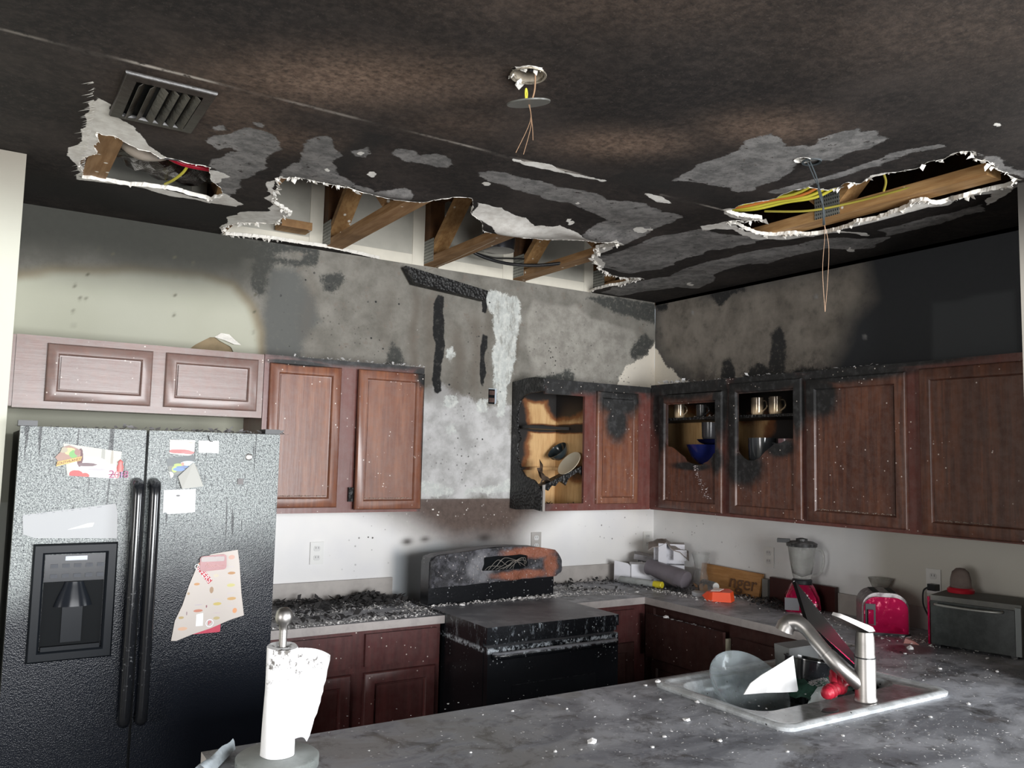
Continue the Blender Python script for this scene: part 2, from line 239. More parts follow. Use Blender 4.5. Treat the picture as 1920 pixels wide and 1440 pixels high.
def jitter(P, amp=.12, depth=3, seed=0):
    rng = random.Random(seed); P = [Vector((a, b)) for a, b in P]
    for _ in range(depth):
        Q = []
        for i, p in enumerate(P):
            q = P[(i+1) % len(P)]; d = q-p; l = d.length
            Q.append(p)
            if l > .012: Q.append(p+d*rng.uniform(.35, .65)+Vector((-d.y, d.x))*rng.uniform(-amp, amp))
        P = Q
    return [(p.x, p.y) for p in P]
def sdf(P, X, Y, far=.12):
    """signed distance to polygon (negative inside), clipped at +-far"""
    P = np.array(P); out = np.full(X.shape, far)
    mn, mx = P.min(0)-far, P.max(0)+far
    m = (X > mn[0]) & (X < mx[0]) & (Y > mn[1]) & (Y < mx[1])
    if not m.any(): return out
    x, y = X[m], Y[m]; d = np.full(x.shape, 1e9); ins = np.zeros(x.shape, bool)
    for i in range(len(P)):
        a, b = P[i], P[(i+1) % len(P)]; e = b-a; L2 = e@e
        if L2 < 1e-14: continue
        t = np.clip(((x-a[0])*e[0]+(y-a[1])*e[1])/L2, 0, 1)
        d = np.minimum(d, (x-a[0]-t*e[0])**2+(y-a[1]-t*e[1])**2)
        c = (a[1] > y) != (b[1] > y)
        if abs(e[1]) > 1e-12: ins ^= c & (x < a[0]+e[0]*(y-a[1])/e[1])
    d = np.sqrt(d); out[m] = np.clip(np.where(ins, -d, d), -far, far); return out
def usdf(Ps, X, Y, far=.12):
    r = np.full(X.shape, far)
    for P in Ps: r = np.minimum(r, sdf(P, X, Y, far))
    return r
def sheet_mesh(name, u0, u1, v0, v1, h, to3, fields, hole=None):
    """fine grid sheet with attribute fields; vertices near a hole outline are snapped to it"""
    nu, nv = int(round((u1-u0)/h))+1, int(round((v1-v0)/h))+1
    U, V = np.meshgrid(np.linspace(u0, u1, nu), np.linspace(v0, v1, nv), indexing='ij'); U = U.ravel(); V = V.ravel()
    idx = np.arange(nu*nv).reshape(nu, nv)
    q = np.stack([idx[:-1, :-1], idx[1:, :-1], idx[1:, 1:], idx[:-1, 1:]], -1).reshape(-1, 4)
    rim = []
    if hole:
        D = usdf(hole, U, V)
        e = 1e-3; gx = (usdf(hole, U+e, V)-D)/e; gy = (usdf(hole, U, V+e)-D)/e
        cu, cv = U[q].mean(1), V[q].mean(1); keep = usdf(hole, cu, cv) > 0
        q = q[keep]
        ed = {}
        for f in q:
            for i in range(4):
                a, b = int(f[i]), int(f[(i+1) % 4]); k = (min(a, b), max(a, b)); ed[k] = None if k in ed else (a, b)
        tol = 1e-6
        for k, ab in ed.items():
            if ab is None: continue
            a, b = ab
            mu, mv = (U[a]+U[b])/2, (V[a]+V[b])/2
            if mu < u0+tol or mu > u1-tol or mv < v0+tol or mv > v1-tol: continue
            rim.append(ab)
        rv = np.array(sorted({i for ab in rim for i in ab}))
        s = np.clip(D[rv], -h, h); U[rv] -= gx[rv]*s; V[rv] -= gy[rv]*s
    used = np.unique(q); mp = np.full(nu*nv, -1); mp[used] = np.arange(len(used))
    rim = [(int(mp[a]), int(mp[b])) for a, b in rim]
    U, V = U[used], V[used]; q = mp[q]
    co = to3(U, V)
    me = bpy.data.meshes.new(name); me.vertices.add(len(U)); me.vertices.foreach_set('co', co.ravel())
    me.loops.add(q.size); me.loops.foreach_set('vertex_index', q.ravel().astype(np.int32))
    me.polygons.add(len(q)); me.polygons.foreach_set('loop_start', np.arange(0, q.size, 4, dtype=np.int32))
    me.update(calc_edges=True); me.validate()
    for k, fn in fields.items():
        a = me.attributes.new(k, 'FLOAT', 'POINT'); a.data.foreach_set('value', fn(U, V).astype(np.float32))
    return me, co, rim
def gsum(U, V, L):
    r = np.zeros(U.shape)
    for cx, cy, sx, sy, ang, w in L:
        c, s = math.cos(math.radians(ang)), math.sin(math.radians(ang)); x, y = U-cx, V-cy
        r = np.maximum(r, w*np.exp(-(((x*c+y*s)/sx)**2+((-x*s+y*c)/sy)**2)))
    return r
# ================================================================ THE SHELL
H = 2.778
def speck(t, scale, lo, hi): return t.ss(t.voro(scale), hi, lo)
# ---- ceiling
t = NT('sooted_ceiling')
nz = t.noise(38, 6, .65); n2 = t.noise(120, 4, .6); big = t.noise(2.2, 4, .6)
edge = t.math('MULTIPLY', t.math('SUBTRACT', t.noise(26, 6, .75), .5), .05)
soot = t.mix(t.ss(nz, .38, .70), (.013, .011, .010), (.030, .024, .021))
soot = t.mix(t.ss(t.noise(85, 5, .8), .57, .74), soot, (.082, .067, .060))
soot = t.mix(t.math('MULTIPLY', t.ss(big, .42, .72), .45), soot, (.058, .046, .040))
brown = t.mix(t.ss(nz, .3, .7), (.125, .083, .060), (.24, .165, .12))
f_b = t.math('MULTIPLY', t.attr('brown'), t.ss(t.noise(55, 5, .7), .15, .62), clamp=True)
c = t.mix(f_b, soot, brown)
c = t.mix(t.math('MULTIPLY', t.attr('seam'), t.ss(nz, .3, .5)), c, (.55, .50, .44))
c = t.mix(t.math('MULTIPLY', t.attr('band'), .85), c, (.016, .015, .014))
bd = t.math('ADD', t.attr('bare'), edge)
bare_m = t.ss(bd, .004, -.004)
holes = t.ss(t.noise(20, 6, .7), .66, .62)
barec = t.mix(t.ss(t.noise(16, 6, .7), .35, .65), (.125, .122, .118), (.255, .245, .235))
barec = t.mix(t.ss(t.noise(70, 5, .7), .60, .68), barec, (.06, .056, .052))
c = t.mix(t.math('MULTIPLY', bare_m, holes), c, barec)
gd = t.math('ADD', t.attr('gyp'), t.math('MULTIPLY', t.math('SUBTRACT', t.noise(60, 5, .7), .5), .016))
gm = t.ss(gd, .0015, -.0015)
gypc = t.mix(t.ss(t.noise(22, 5, .6), .35, .7), (.80, .78, .73), (.62, .59, .54))
gypc = t.mix(t.ss(t.noise(45, 5, .7), .66, .74), gypc, (.30, .25, .20))
c = t.mix(gm, c, gypc)
t.set(c, .82, 0, .25)
hb = t.math('ADD', t.math('MULTIPLY', t.noise(150, 3), .35), t.math('MULTIPLY', bare_m, .6)); hb = t.math('SUBTRACT', hb, t.math('MULTIPLY', gm, 1.2))
t.bump(hb, .5, .004)
M_CEIL = t.m
BROWN = [(-3.06, -2.02, .40, .17, -35, 1.0), (-3.33, -1.62, .22, .20, 0, .55), (-2.09, -2.11, .24, .12, -38, .85), (-1.78, -2.5, .20, .13, -35, .7),
         (-1.58, -2.28, .07, .05, 0, .9), (-2.7, -2.85, .5, .2, -30, .28), (-2.62, -1.95, .2, .15, -30, .3), (-1.9, -3.2, .5, .25, -30, .2), (-3.1, -1.45, .25, .15, -20, .5)]
def ceil_z(U, V):
    z = np.full(U.shape, H)
    z -= .045*np.exp(-(((U+1.85)/.30)**2+((V+1.02)/.10)**2)) + .035*np.exp(-(((U+1.45)/.25)**2+((V+1.16)/.09)**2))
    z -= .02*np.exp(-(((U+2.45)/.3)**2+((V+1.16)/.07)**2)) + .03*np.exp(-(((U+.66)/.05)**2+((V+2.2)/.6)**2))
    z += .006*np.sin(U*9)*np.sin(V*7)
    return z
JH = [jitter(p, .13, 3, i) for i, p in enumerate(CP['hole'])]
k0 = [(a, b) for a, b in CP['hole'][1]]
CAN = [(-2.63+.047*math.cos(a*math.pi/10), -2.37+.047*math.sin(a*math.pi/10)) for a in range(20)]
CAN2 = [(-1.455+.035*math.cos(a*math.pi/8), -2.385+.028*math.sin(a*math.pi/8)) for a in range(16)]
JG = [jitter(p, .16 if max(abs(p[0][0]-q[0])+abs(p[0][1]-q[1]) for q in p) > .12 else .34, 3, 40+i) for i, p in enumerate(CP['gyp'])]
JB = [jitter(p, .14, 2, 90+i) for i, p in enumerate(CP['bare'])]
def seamf(U, V):
    r = np.exp(-((V+1.785+.004*np.sin(U*14))/.0035)**2)*((U < -1.95) | (U > -1.6)) * (U < -1.15)
    w = .35+.65*np.clip(np.sin(U*5.3+1)+.3, 0, 1); return r*w
def bandf(U, V):
    r = np.exp(-((V+1.88)/.09)**2)*(U > -1.9)*.8
    for x0 in (-2.80, -1.03): r = np.maximum(r, np.exp(-((U-x0)/.055)**4)*(V > -1.7)*(V < -.1)*.9)
    r = np.maximum(r, np.exp(-((V+.33)/.2)**4)*(U < -2.95)); r = np.maximum(r, np.exp(-((U+.36)/.03)**2)*(V < -.5)*.8)
    return r
me, co, rim = sheet_mesh('ceiling', -4.9, 0.0, -4.6, 0.0, .0125, lambda U, V: np.stack([U, V, ceil_z(U, V)], 1),
    dict(bare=lambda U, V: usdf(JB, U, V), gyp=lambda U, V: usdf(JG, U, V, .05), brown=lambda U, V: gsum(U, V, BROWN), seam=seamf, band=bandf), JH+[CAN, CAN2])
ceiling = link('ceiling', me, M_CEIL); tag(ceiling, 'soot-blackened textured drywall ceiling with torn open holes', None, None, 'structure')
# torn gypsum edge of the holes: the board's thickness, ragged
M_GYP = flat('torn_gypsum', (.80, .77, .71), .9, 0, .2, (60, .6), .15)
bm = B(); up = {}; lo = {}
for a, b in rim:
    for i in (a, b):
        if i not in lo:
            p = Vector(co[i]); r = random.Random(i)
            lo[i] = bm.verts.new(p + Vector((0, 0, -.0035*r.random()))); up[i] = bm.verts.new(p + Vector((r.uniform(-.004, .004), r.uniform(-.004, .004), .016)))
    try: bm.faces.new((lo[a], lo[b], up[b], up[a]))
    except ValueError: pass
ob('torn_edge', bm, M_GYP, ceiling)['kind'] = 'stuff'
# ragged paper flakes hanging along the tears
bm = B(); rr = random.Random(5)
def flake(bm, p, s, rr, droop=1.0):
    a = rr.uniform(0, 6.28); d = Vector((math.cos(a), math.sin(a), 0)); n = Vector((-d.y, d.x, 0))
    k = rr.uniform(.4, 1.2)*s; dz = -rr.uniform(.1, .9)*s*droop
    v = [bm.verts.new(p + n*k*.5), bm.verts.new(p - n*k*.5), bm.verts.new(p + d*k*rr.uniform(.4, 1.1) - n*k*.2 + Vector((0, 0, dz))), bm.verts.new(p + d*k*.5 + n*k*.5 + Vector((0, 0, dz*.5)))]
    bm.faces.new((v[0], v[1], v[2])); bm.faces.new((v[0], v[2], v[3]))
for a, b in rim:
    p = Vector(co[a])
    if (p.x > -1.3 and p.y > -1.2 and p.y < -.3) or p.x > -1.15 and p.y < -1.2 and rr.random() < .5 or p.x < -2.6 and p.x > -3.0:
        for _ in range(2):
            if rr.random() < .5: flake(bm, p + Vector((rr.uniform(-.008, .008), rr.uniform(-.008, .008), -.001)), rr.uniform(.008, .026), rr)
    elif rr.random() < .12: flake(bm, p, rr.uniform(.006, .015), rr)
for k in range(26):   # saw-toothed paper edge left of the first hole
    y = -1.62+1.05*k/26; x = -3.655+.05*k/26
    for q in range(2):
        yy = y+rr.uniform(-.02, .02); l = rr.uniform(.01, .05)
        v = [bm.verts.new((x, yy-.006, H-.002)), bm.verts.new((x, yy+.008, H-.002)), bm.verts.new((x-l, yy+.02+l*.3, H-.006-l*.15))]; bm.faces.new(v)
ob('paper_flakes', bm, M_GYP, ceiling)['kind'] = 'stuff'

# ---- back wall
def softin(P, far=.35):
    def f(U, V): return -sdf(P, U, V, far)
    return f
t = NT('burnt_back_wall')
nz = t.noise(7, 6, .62); nf = t.noise(30, 6, .7); e = t.math('MULTIPLY', t.math('SUBTRACT', t.noise(22, 8, .85), .5), .11)
def msk(name, w=.004, ee=None): return t.ss(t.math('ADD', t.attr(name), ee if ee is not None else e), w, -w)
X, Y, Z = t.xyz()
gray = t.mix(t.ss(nz, .30, .70), (.145, .137, .118), (.24, .228, .20))
gray = t.mix(t.ss(t.noise(2.6, 7, .7), .50, .72, 0, .8), gray, (.27, .26, .232))
gray = t.mix(t.ss(t.noise(60, 4, .8), .5, .75, 0, .35), gray, (.10, .09, .08))
gray = t.mix(t.ss(t.noise(13, 6, .75), .56, .66), gray, (.19, .165, .14))
c = gray
c = t.mix(t.math('MULTIPLY', msk('darkgray', .03), t.ss(nf, .25, .5, .75, 1)), c, (.115, .117, .11))
c = t.mix(t.math('MULTIPLY', msk('ltpatch', .02), .85), c, t.mix(t.ss(t.noise(11, 7, .75), .32, .66), (.215, .20, .178), (.36, .345, .305)))
c = t.mix(t.math('MULTIPLY', msk('light', .02), 1.0), c, t.mix(t.ss(nz, .35, .65), (.34, .335, .325), (.55, .545, .54)))
c = t.mix(t.math('MULTIPLY', t.attr('vstain'), .85), c, t.mix(nf, (.10, .085, .07), (.15, .125, .10)))
c = t.mix(t.math('MULTIPLY', msk('white', .006), t.ss(t.noise(20, 6, .75, stretch=(1, 1, .35)), .36, .52, .35, 1)), c, t.mix(t.ss(nf, .3, .6), (.66, .67, .63), (.48, .50, .48)))
# seams and nail lines with rows of specks
c = t.mix(t.math('MULTIPLY', msk('dpatch', .012), t.ss(t.noise(34, 7, .8), .34, .50, .35, 1)), c, t.mix(nf, (.035, .037, .034), (.075, .076, .070)))
e3 = t.math('MULTIPLY', t.math('SUBTRACT', t.noise(40, 5, .7), .5), .022)
c = t.mix(msk('char', .004, e3), c, t.mix(t.ss(nf, .5, .7), (.012, .012, .012), (.05, .048, .045)))
cream = t.mix(t.ss(t.noise(1.6, 3), .3, .7), (.40, .40, .32), (.45, .45, .37))
soft = t.math('ADD', t.attr('cream_soft'), t.math('MULTIPLY', t.math('SUBTRACT', t.noise(5, 4), .5), .04))
yel = t.mix(t.ss(soft, .0, .06), (.24, .20, .13), cream)
c = t.mix(t.ss(soft, -.035, .03), c, yel)
# left part: soot comes down from the ceiling in a soft gradient
topd = t.math('MULTIPLY', t.ss(t.math('ADD', Z, t.math('MULTIPLY', t.math('SUBTRACT', t.noise(2, 3), .5), .1)), 2.36, 2.66), t.ss(X, -2.55, -2.85))
c = t.mix(topd, c, t.mix(nf, (.040, .040, .034), (.055, .055, .047)))
c = t.mix(msk('creamtri', .003), c, t.mix(nf, (.78, .72, .62), (.70, .65, .56)))
sp = t.math('MULTIPLY', t.ss(t.voro(33), .20, .13), t.attr('specks'))
sp = t.math('MULTIPLY', sp, t.ss(t.noise(11, 3), .42, .50))
c = t.mix(sp, c, (.045, .04, .037))
wsp = t.math('MULTIPLY', t.ss(t.voro(19), .15, .10), t.ss(t.noise(6, 3), .55, .6))
c = t.mix(t.math('MULTIPLY', wsp, t.math('MULTIPLY', t.ss(Z, 1.5, 1.6), t.ss(X, -2.7, -2.6))), c, (.03, .03, .03))
wn = t.ss(t.noise(24, 6, .75), .66, .70)
c = t.mix(t.math('MULTIPLY', t.math('MULTIPLY', wn, t.ss(Z, 1.5, 1.6)), t.math('MULTIPLY', t.ss(X, -2.0, -1.9), .5)), c, (.62, .61, .58))
# below the cabinets: clean white paint, brown soot where the hood was
low = t.ss(Z, 1.442, 1.438)
white = t.mix(t.ss(t.noise(2.5, 3), .35, .7), (.80, .79, .77), (.74, .735, .74))
bs = t.ss(t.math('ADD', t.attr('brown_soft'), t.math('MULTIPLY', t.math('SUBTRACT', t.noise(4, 4), .5), .06)), -.13, .14)
wl = t.mix(bs, white, t.mix(t.ss(nf, .35, .6), (.075, .052, .043), (.105, .075, .062)))
ws = t.math('MULTIPLY', t.ss(t.voro(42), .22, .13), t.attr('wspecks'))
wl = t.mix(t.math('MULTIPLY', ws, t.ss(t.noise(9, 3), .46, .52)), wl, (.85, .80, .75))
bk = t.math('MULTIPLY', t.ss(t.voro(26), .17, .10), t.attr('bspecks'))
wl = t.mix(t.math('MULTIPLY', bk, t.ss(t.noise(8, 3), .42, .5)), wl, (.10, .09, .085))
wl = t.mix(t.ss(X, -2.75, -2.80), wl, (.52, .53, .46))
wl = t.mix(t.attr('stovegap'), wl, (.47, .51, .54))
wl = t.mix(t.attr('sootspot'), wl, (.05, .04, .035))
c = t.mix(low, c, wl)
c = t.mix(t.attr('nails'), c, (.09, .085, .06))
t.set(c, t.ss(low, 0, 1, .85, .5), 0, .3)
t.bump(t.math('ADD', t.math('MULTIPLY', t.noise(90, 3), .3), t.math('MULTIPLY', nz, .6)), .25, .004)
M_BACK = t.m
NAILS = [(-3.511, 2.489), (-3.537, 2.373), (-3.516, 2.374), (-3.563, 2.432), (-3.56, 2.31), (-3.556, 2.246), (-3.136, 2.629), (-3.131, 2.534), (-3.128, 2.442), (-3.123, 2.344), (-2.739, 2.49), (-2.74, 2.401), (-2.741, 2.296), (-3.47, 2.62), (-3.41, 2.60), (-3.05, 2.61), (-2.86, 2.21)]
def prox(P, s): return lambda U, V: np.clip(gsum(U, V, [(a, b, s, s, 0, 1.0) for a, b in P])*1.2, 0, 1)
def vstain(U, V):
    r = np.zeros(U.shape)
    for x0, w, z0, z1, k in ((-1.83, .03, 1.9, 2.7, .8), (-1.72, .06, 1.95, 2.7, .7), (-1.54, .05, 1.95, 2.5, .8), (-1.42, .05, 2.0, 2.6, .75), (-1.35, .035, 1.95, 2.7, .55), (-2.45, .04, 2.2, 2.7, .3), (-1.135, .012, 2.14, 2.72, .7), (-2.0, .05, 2.2, 2.7, .25)):
        r = np.maximum(r, k*np.exp(-((U-x0-.012*np.sin(V*17+x0*40))/w)**2)*np.clip((V-z0)/.12, 0, 1)*np.clip((z1-V)/.12, 0, 1))
    return r
def gapf(U, V):   # clean blue-grey strip of wall the range used to cover
    return np.clip((U+1.935)/.05, 0, 1)*np.clip((-1.2-U)/.25, 0, 1)*np.clip((1.20-V-.02*np.sin(U*20))/.07, 0, 1)*.9
flds = dict(cream_soft=lambda U, V: -usdf([WP['cream_soft'][0]], U, V, .3), brown_soft=lambda U, V: -usdf([WP['brown_soft'][0]], U, V, .3),
    specks=lambda U, V: gsum(U, V, [(-.85, 2.30, .22, .20, 0, 1.0), (-.55, 2.25, .25, .15, 0, .8), (-1.5, 1.75, .2, .35, 0, .8), (-2.3, 2.35, .3, .2, 0, .5), (-.25, 2.2, .2, .1, 0, .9), (-1.4, 2.3, .1, .4, 0, .6)]),
    wspecks=lambda U, V: gsum(U, V, [(-1.68, 1.37, .15, .05, 0, 1.2), (-1.5, 1.38, .12, .05, 0, 1), (-1.3, 1.35, .1, .06, 0, .7)]),
    bspecks=lambda U, V: gsum(U, V, [(-2.05, 1.25, .12, .10, 60, 1.1), (-.35, 1.25, .18, .13, 0, 1.0), (-.15, 1.2, .1, .12, 0, .8), (-2.1, 1.1, .2, .05, 0, .4)]),
    vstain=vstain, stovegap=gapf, sootspot=lambda U, V: gsum(U, V, [(-1.83, 1.205, .035, .02, 0, .95), (-1.72, 1.215, .03, .015, 0, .8), (-1.33, 1.21, .05, .025, 0, .9), (-1.1, 1.0, .05, .03, 0, .2)]),
    nails=prox(NAILS, .006))
for k in ('darkgray', 'ltpatch', 'light', 'white', 'dpatch', 'char', 'creamtri'):
    flds[k] = (lambda kk: (lambda U, V: usdf([jitter(p, .10, 2, 7*i) for i, p in enumerate(WP[kk])], U, V)))(k)
TORN = [(-3.05, 2.14), (-3.045, 2.181), (-3.02, 2.205), (-2.985, 2.228), (-2.95, 2.25), (-2.925, 2.252), (-2.90, 2.235), (-2.87, 2.222), (-2.845, 2.21), (-2.83, 2.18), (-2.82, 2.14)]
OUTH = [(-1.327, 2.005), (-1.27, 2.005), (-1.267, 2.098), (-1.327, 2.098)]
me, co2, rim2 = sheet_mesh('wall_back', -3.9, 0.0, 0.0, H, .0125, lambda U, V: np.stack([U, -.004*(np.sin(U*13+V*5)*np.sin(V*11))*(V > 1.5)*(U > -2.5), V], 1), flds, [TORN, OUTH])
wall_back = link('wall_back', me, M_BACK); tag(wall_back, 'fire-damaged back wall, cream at left, scorched grey behind the range', None, None, 'structure')
# backing board seen in the torn hole above the refrigerator cabinet
M_KRAFT = flat('brown_paper', (.30, .23, .14), .9, 0, .2, (20, .3), .25)
ob('backing_board', bx(-3.15, -2.7, .012, .03, 2.05, 2.35), M_KRAFT, wall_back)
bm = B()   # peeled paper flap
P = [(-2.93, 2.252, -.004), (-2.90, 2.275, -.006), (-2.86, 2.272, -.012), (-2.835, 2.25, -.012), (-2.80, 2.222, -.02), (-2.835, 2.222, -.022), (-2.88, 2.238, -.02)]
ob('torn_flap', hexa([(a, c_, b) for a, b, c_ in P], [(a, c_+.003, b) for a, b, c_ in P]), M_GYP, wall_back)

# ---- right wall
t = NT('burnt_right_wall')
nz = t.noise(6, 6, .65); nf = t.noise(30, 6, .7); e = t.math('MULTIPLY', t.math('SUBTRACT', t.noise(20, 8, .85), .5), .11)
X, Y, Z = t.xyz()
c = t.mix(nf, (.030, .033, .038), (.040, .043, .048))
c = t.mix(t.math('MULTIPLY', t.attr('mid'), .85), c, (.062, .068, .074))
gray = t.mix(t.ss(nz, .30, .70), (.15, .132, .112), (.27, .24, .205))
gs = t.math('MULTIPLY', t.attr('gray'), t.ss(t.noise(12, 6, .7), .30, .45, .75, 1))
c = t.mix(gs, c, gray)
lower = t.math('MULTIPLY', t.ss(Z, 2.36, 2.2), t.ss(t.noise(14, 6, .75), .44, .56))
c = t.mix(t.math('MULTIPLY', t.math('MULTIPLY', lower, .65), t.attr('gray')), c, (.065, .055, .053))
c = t.mix(t.math('MULTIPLY', msk('dpatch', .012), t.ss(t.noise(34, 7, .8), .34, .48, .4, 1)), c, (.028, .028, .028))
c = t.mix(msk('creamtri', .003), c, t.mix(nf, (.78, .72, .62), (.70, .65, .56)))
low = t.ss(Z, 1.44, 1.43)
wl = t.mix(t.ss(t.noise(2.5, 3), .35, .7), (.76, .76, .755), (.69, .70, .70))
wl = t.mix(t.ss(Y, -1.55, -1.75), wl, (.60, .585, .53))
bk = t.math('MULTIPLY', t.ss(t.voro(26), .16, .10), t.attr('bspecks'))
wl = t.mix(t.math('MULTIPLY', bk, t.ss(t.noise(8, 3), .42, .5)), wl, (.10, .09, .085))
c = t.mix(low, c, wl); c = t.mix(t.attr('nails'), c, (.33, .33, .33))
t.set(c, .7, 0, .35); t.bump(t.noise(90, 3), .2, .003)
rf = dict(mid=lambda U, V: np.clip(usdf([RP['midgray'][0]], U, V, .1)/-.02, 0, 1), gray=lambda U, V: np.clip((-usdf([RP['gray'][0]], U, V, .2)+.05)/.16, 0, 1),
    bspecks=lambda U, V: gsum(U, V, [(-.45, 1.2, .2, .12, 0, .9), (-.2, 1.3, .15, .1, 0, .8), (-.8, 1.08, .25, .05, 0, .6)]), nails=prox([(-1.62, 2.36), (-.36, 2.66), (-1.32, 2.62)], .009))
for k in ('dpatch', 'creamtri'):
    rf[k] = (lambda kk: (lambda U, V: usdf([jitter(p, .10, 2, 7*i) for i, p in enumerate(RP[kk])], U, V)))(k)
me, _, _ = sheet_mesh('wall_right', -2.80, 0.0, 0.0, H, .0125, lambda U, V: np.stack([np.zeros(U.shape), U, V], 1), rf)
wall_right = link('wall_right', me, t.m); tag(wall_right, 'right-hand kitchen wall, sooted black above the cabinets', None, None, 'structure')
# corner bead strip hanging at the ceiling of the right wall
M_CREAM = flat('cream_paint', (.62, .60, .50), .7, 0, .3, (30, .1), .08)
t = NT('cream_stub_paint'); X, Y, Z = t.xyz()
c = t.mix(t.ss(t.math('ADD', Z, t.math('MULTIPLY', t.noise(4), .1)), 2.35, 2.85), (.62, .62, .53), (.22, .20, .165))
c = t.mix(t.ss(t.voro(14), .10, .06), c, (.25, .24, .18)); t.set(c, .75, 0, .3); M_STUB = t.m
def struct(name, bm, m, label, **k): return tag(ob(name, bm, m, None, **k), label, None, None, 'structure')
struct('wall_left', bx(-6.6, -3.808, -.748, .10, 0, H-.002), M_STUB, 'cream end of the wall beside the refrigerator')
t = NT('right_stub'); X, Y, Z = t.xyz()
t.set(t.mix(t.ss(Z, 2.3, 2.75), (.66, .62, .55), (.07, .065, .06)), .7); 
struct('wall_side', bx(-.605, .1, -2.83, -2.70, 0, H-.002), t.m, 'cream end of the short wall at the right of the cabinets')
M_ROOM = flat('dim_room_paint', (.50, .48, .43), .8, 0, .2)
M_FLOOR = dusty('ashy_tile_floor', (.07, .065, .06), (.16, .155, .15), .5, .5, 12)
struct('floor', bx(-8.0, 1.6, -8.9, .1, -.05, 0), M_FLOOR, 'dark ash-covered tile floor')
struct('wall_far_left', bx(-7.7, -7.6, -8.9, -4.95, 0, H), M_ROOM, 'wall of the adjoining room')
struct('wall_far_left', bx(-7.7, -7.6, -3.45, -.7, 0, H), M_ROOM, 'wall of the adjoining room beyond its window')
struct('wall_far_left', bx(-7.7, -7.6, -4.95, -3.45, 0, .85), M_ROOM, 'wall under the left window')
struct('wall_far_left', bx(-7.7, -7.6, -4.95, -3.45, 2.15, H), M_ROOM, 'wall over the left window')
struct('wall_far_back', bx(-7.7, -6.6, -.75, -.65, 0, H), M_ROOM, 'wall of the adjoining room')
struct('wall_rear', bx(-7.7, -4.25, -8.5, -8.4, 0, H), M_ROOM, 'rear wall left of the glass doors')
struct('wall_rear', bx(-.45, 1.6, -8.5, -8.4, 0, H), M_ROOM, 'rear wall right of the glass doors')
struct('wall_rear', bx(-4.25, -.45, -8.5, -8.4, 2.45, H), M_ROOM, 'rear wall above the glass doors')
struct('wall_dining', bx(1.5, 1.6, -8.5, -6.3, 0, H), M_ROOM, 'dining room wall')
struct('wall_dining', bx(1.5, 1.6, -4.5, -2.6, 0, H), M_ROOM, 'dining room wall by the kitchen')
struct('wall_dining', bx(1.5, 1.6, -6.3, -4.5, 0, .85), M_ROOM, 'wall under the dining window')
struct('wall_dining', bx(1.5, 1.6, -6.3, -4.5, 2.25, H), M_ROOM, 'wall over the dining window')
struct('wall_dining_return', bx(.1, 1.6, -2.83, -2.70, 0, H), M_ROOM, 'return wall to the dining room')
M_CEIL2 = flat('smoked_ceiling', (.05, .043, .037), .85, 0, .2, (60, .3), .3)
struct('ceiling_room', bx(-7.7, -4.9, -8.5, -.65, H, H+.05), M_CEIL2, 'smoked ceiling of the adjoining room')
struct('ceiling_room', bx(-4.9, 1.6, -8.5, -4.6, H, H+.05), M_CEIL2, 'smoked ceiling behind the camera')
struct('ceiling_room', bx(0, 1.6, -4.6, -2.7, H, H+.05), M_CEIL2, 'smoked ceiling of the dining room')
M_FRAME = flat('white_frame', (.8, .8, .8), .4)
for i, x in enumerate((-4.25, -2.39, -.51)):
    struct('trim_1', bx(x, x+.06, -8.48, -8.42, 0, 2.45), M_FRAME, 'white frame of the glass doors')
# ---- space above the ceiling
M_DARKWOOD = NT('old_lumber')
def lumber(name, a, b, dark=False):
    t = NT(name); g = t.noise(9, 6, .6, stretch=(6, .6, 6)); s2 = t.noise(2.5, 3)
    c = t.mix(t.ss(g, .35, .65), a, b); c = t.mix(t.ss(s2, .5, .75), c, tuple(x*.55 for x in b))
    c = t.mix(t.ss(t.voro(12), .12, .06), c, (.9, .85, .75) if not dark else (.02, .02, .02))
    t.set(c, .6, 0, .3); t.bump(g, .15, .003); return t.m
M_LUM = lumber('framing_lumber', (.50, .30, .13), (.36, .19, .075))
M_LUM2 = lumber('brown_lumber', (.34, .20, .095), (.24, .125, .05))
M_LUMD = flat('dark_lumber', (.12, .055, .022), .7, 0, .3, None, .4)
t = NT('nail_plate'); mp = t.n('ShaderNodeMapping'); t.L(t.pos(), mp.inputs[0]); mp.inputs['Scale'].default_value = (0, 1, .6); v = t.voro(90, vec=mp.outputs[0], rnd=0); t.set(t.mix(t.ss(v, .22, .34), (.03, .03, .03), (.27, .28, .26)), .45, .4); M_PLATE = t.m
M_FB = flat('fire_board', (.44, .425, .37), .85, 0, .2, None, .08)
M_FB2 = flat('joint_compound', (.68, .645, .55), .85, 0, .2, None, .06)
struct('trim_2', bx(-4.0, .1, .0255, .06, H-.03, 3.6), M_FB, 'white fire board behind the trusses')
struct('trim_3', bx(-4.9, .1, -4.6, .1, 3.20, 3.24), M_LUMD, 'underside of the dark floor deck above the holes')
TX = [-3.565, -2.955, -2.345, -1.735, -1.122, -.497]
WEBS = {2: 1, 3: 1, 4: 1, 5: 1, 0: 0, 1: 0}
def web(x, y0, z0, y1, z1, w=.089, tx=.038, mat=None, parent=None, xo=0):
    a = Vector((0, y0, z0)); b = Vector((0, y1, z1)); d = (b-a).normalized(); n = Vector((0, -d.z, d.y))*(.038/2)
    P = [a+n, a-n, b-n, b+n]; return ob('web', hexa([Vector((x-w/2+xo, p.y, p.z)) for p in P], [Vector((x+w/2+xo, p.y, p.z)) for p in P]), mat or M_LUM, parent)
